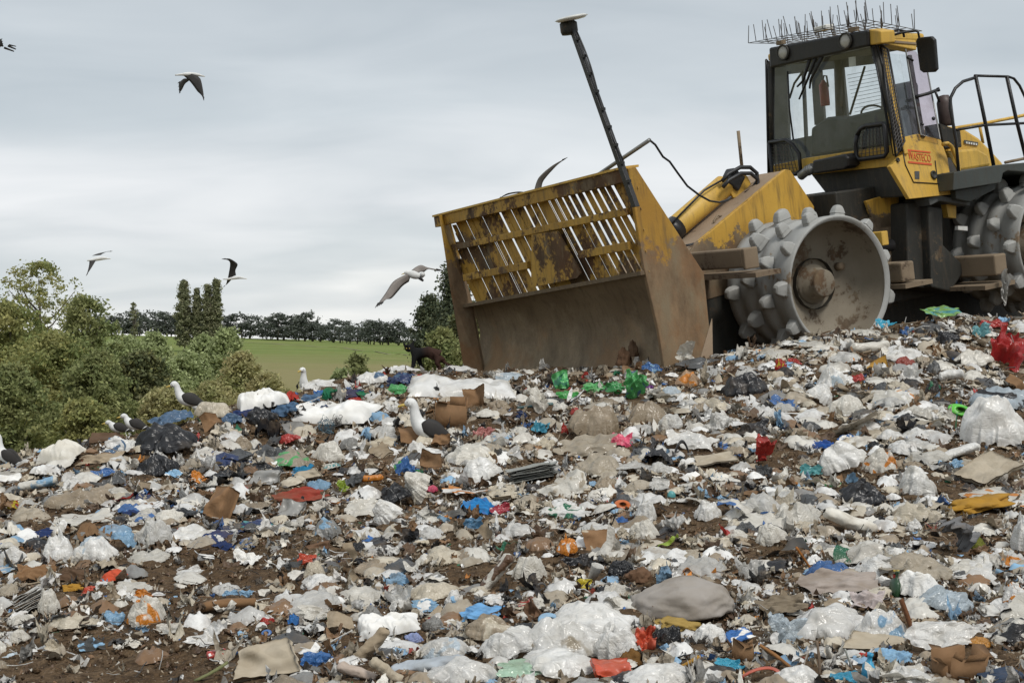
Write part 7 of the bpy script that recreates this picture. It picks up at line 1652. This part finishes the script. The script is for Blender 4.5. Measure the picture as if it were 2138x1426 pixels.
v, f, c = scraps(16000, 32, 4, 14, .5, .2, [CO[k] for k in ('db', 'b', 't', 'lt', 'cr', 'br')], [5, 4, 4, 3, 2, 5])  # crumbs coloured darker to deepen the shade between the rubbish
tag(link('brown_debris', mesh_np('brown_debris', v, f, True, c), M['litter']), 'brown crumbs of earth, wood and rotten card between the rubbish', kind='stuff')
px, py, X, Y, Z = scatter(11500, 33, 1.0, bias=.35, xr=(-450, 2600)); r = np.random.default_rng(33); n = len(px); iv, if_ = ICO[1]
sz = (3 + 11 * r.uniform(0, 1, n) ** 3) * Y / FPX; nv = len(iv)
P = iv[None] * (1 + .35 * r.normal(size=(n, nv, 1))) * (sz[:, None] * r.uniform(.5, 1, (n, 3)))[:, None, :] * .6 + np.stack([X, Y, Z], -1)[:, None]
tag(link('soil_clods', mesh_np('soil_clods', P.reshape(-1, 3), (if_[None] + (np.arange(n) * nv)[:, None, None]).reshape(-1, 3), False), M['soil']), 'loose clods of brown soil', kind='stuff')

# thin twigs, wires and stalks sticking out of the heap
px, py, X, Y, Z = scatter(1500, 35, .9, bias=.2); r = np.random.default_rng(35); n = len(px); ln = r.uniform(16, 60, n) * Y / FPX; yw = r.uniform(0, 2 * np.pi, n); el_ = r.normal(size=n) * .28 + .08; rd_ = r.uniform(.5, 1.5, n) * Y / FPX
d = np.stack([np.cos(yw) * np.cos(el_), np.sin(yw) * np.cos(el_), np.sin(el_)], -1); s1 = np.stack([-np.sin(yw), np.cos(yw), 0 * yw], -1); s2 = np.cross(d, s1); c0 = np.stack([X, Y, Z + .3 * rd_ + .012], -1); vs = []
for j, t in enumerate((-.5, -.1, .2, .5)):
    cj = c0 + d * (ln * t)[:, None] + (s1 * r.normal(size=(n, 1)) + s2 * r.normal(size=(n, 1))) * (ln * .05)[:, None]
    vs += [cj + (s1 * math.cos(2.094 * k) + s2 * math.sin(2.094 * k)) * rd_[:, None] for k in range(3)]
P = np.stack(vs, 1); f = np.array([[j * 3 + k, j * 3 + (k + 1) % 3, j * 3 + 3 + (k + 1) % 3, j * 3 + 3 + k] for j in range(3) for k in range(3)])
pal = np.array([CO[q] for q in ('db', 'b', 't', 'k', 'gw', 'dg')]); c = np.repeat(pal[r.integers(0, 6, n)], 12, 0)
tag(link('twigs', mesh_np('twigs', P.reshape(-1, 3), (f[None] + (np.arange(n) * 12)[:, None, None]).reshape(-1, 4), True, c), M['litter']), 'thin twigs, strings and wires lying on the heap', kind='stuff')
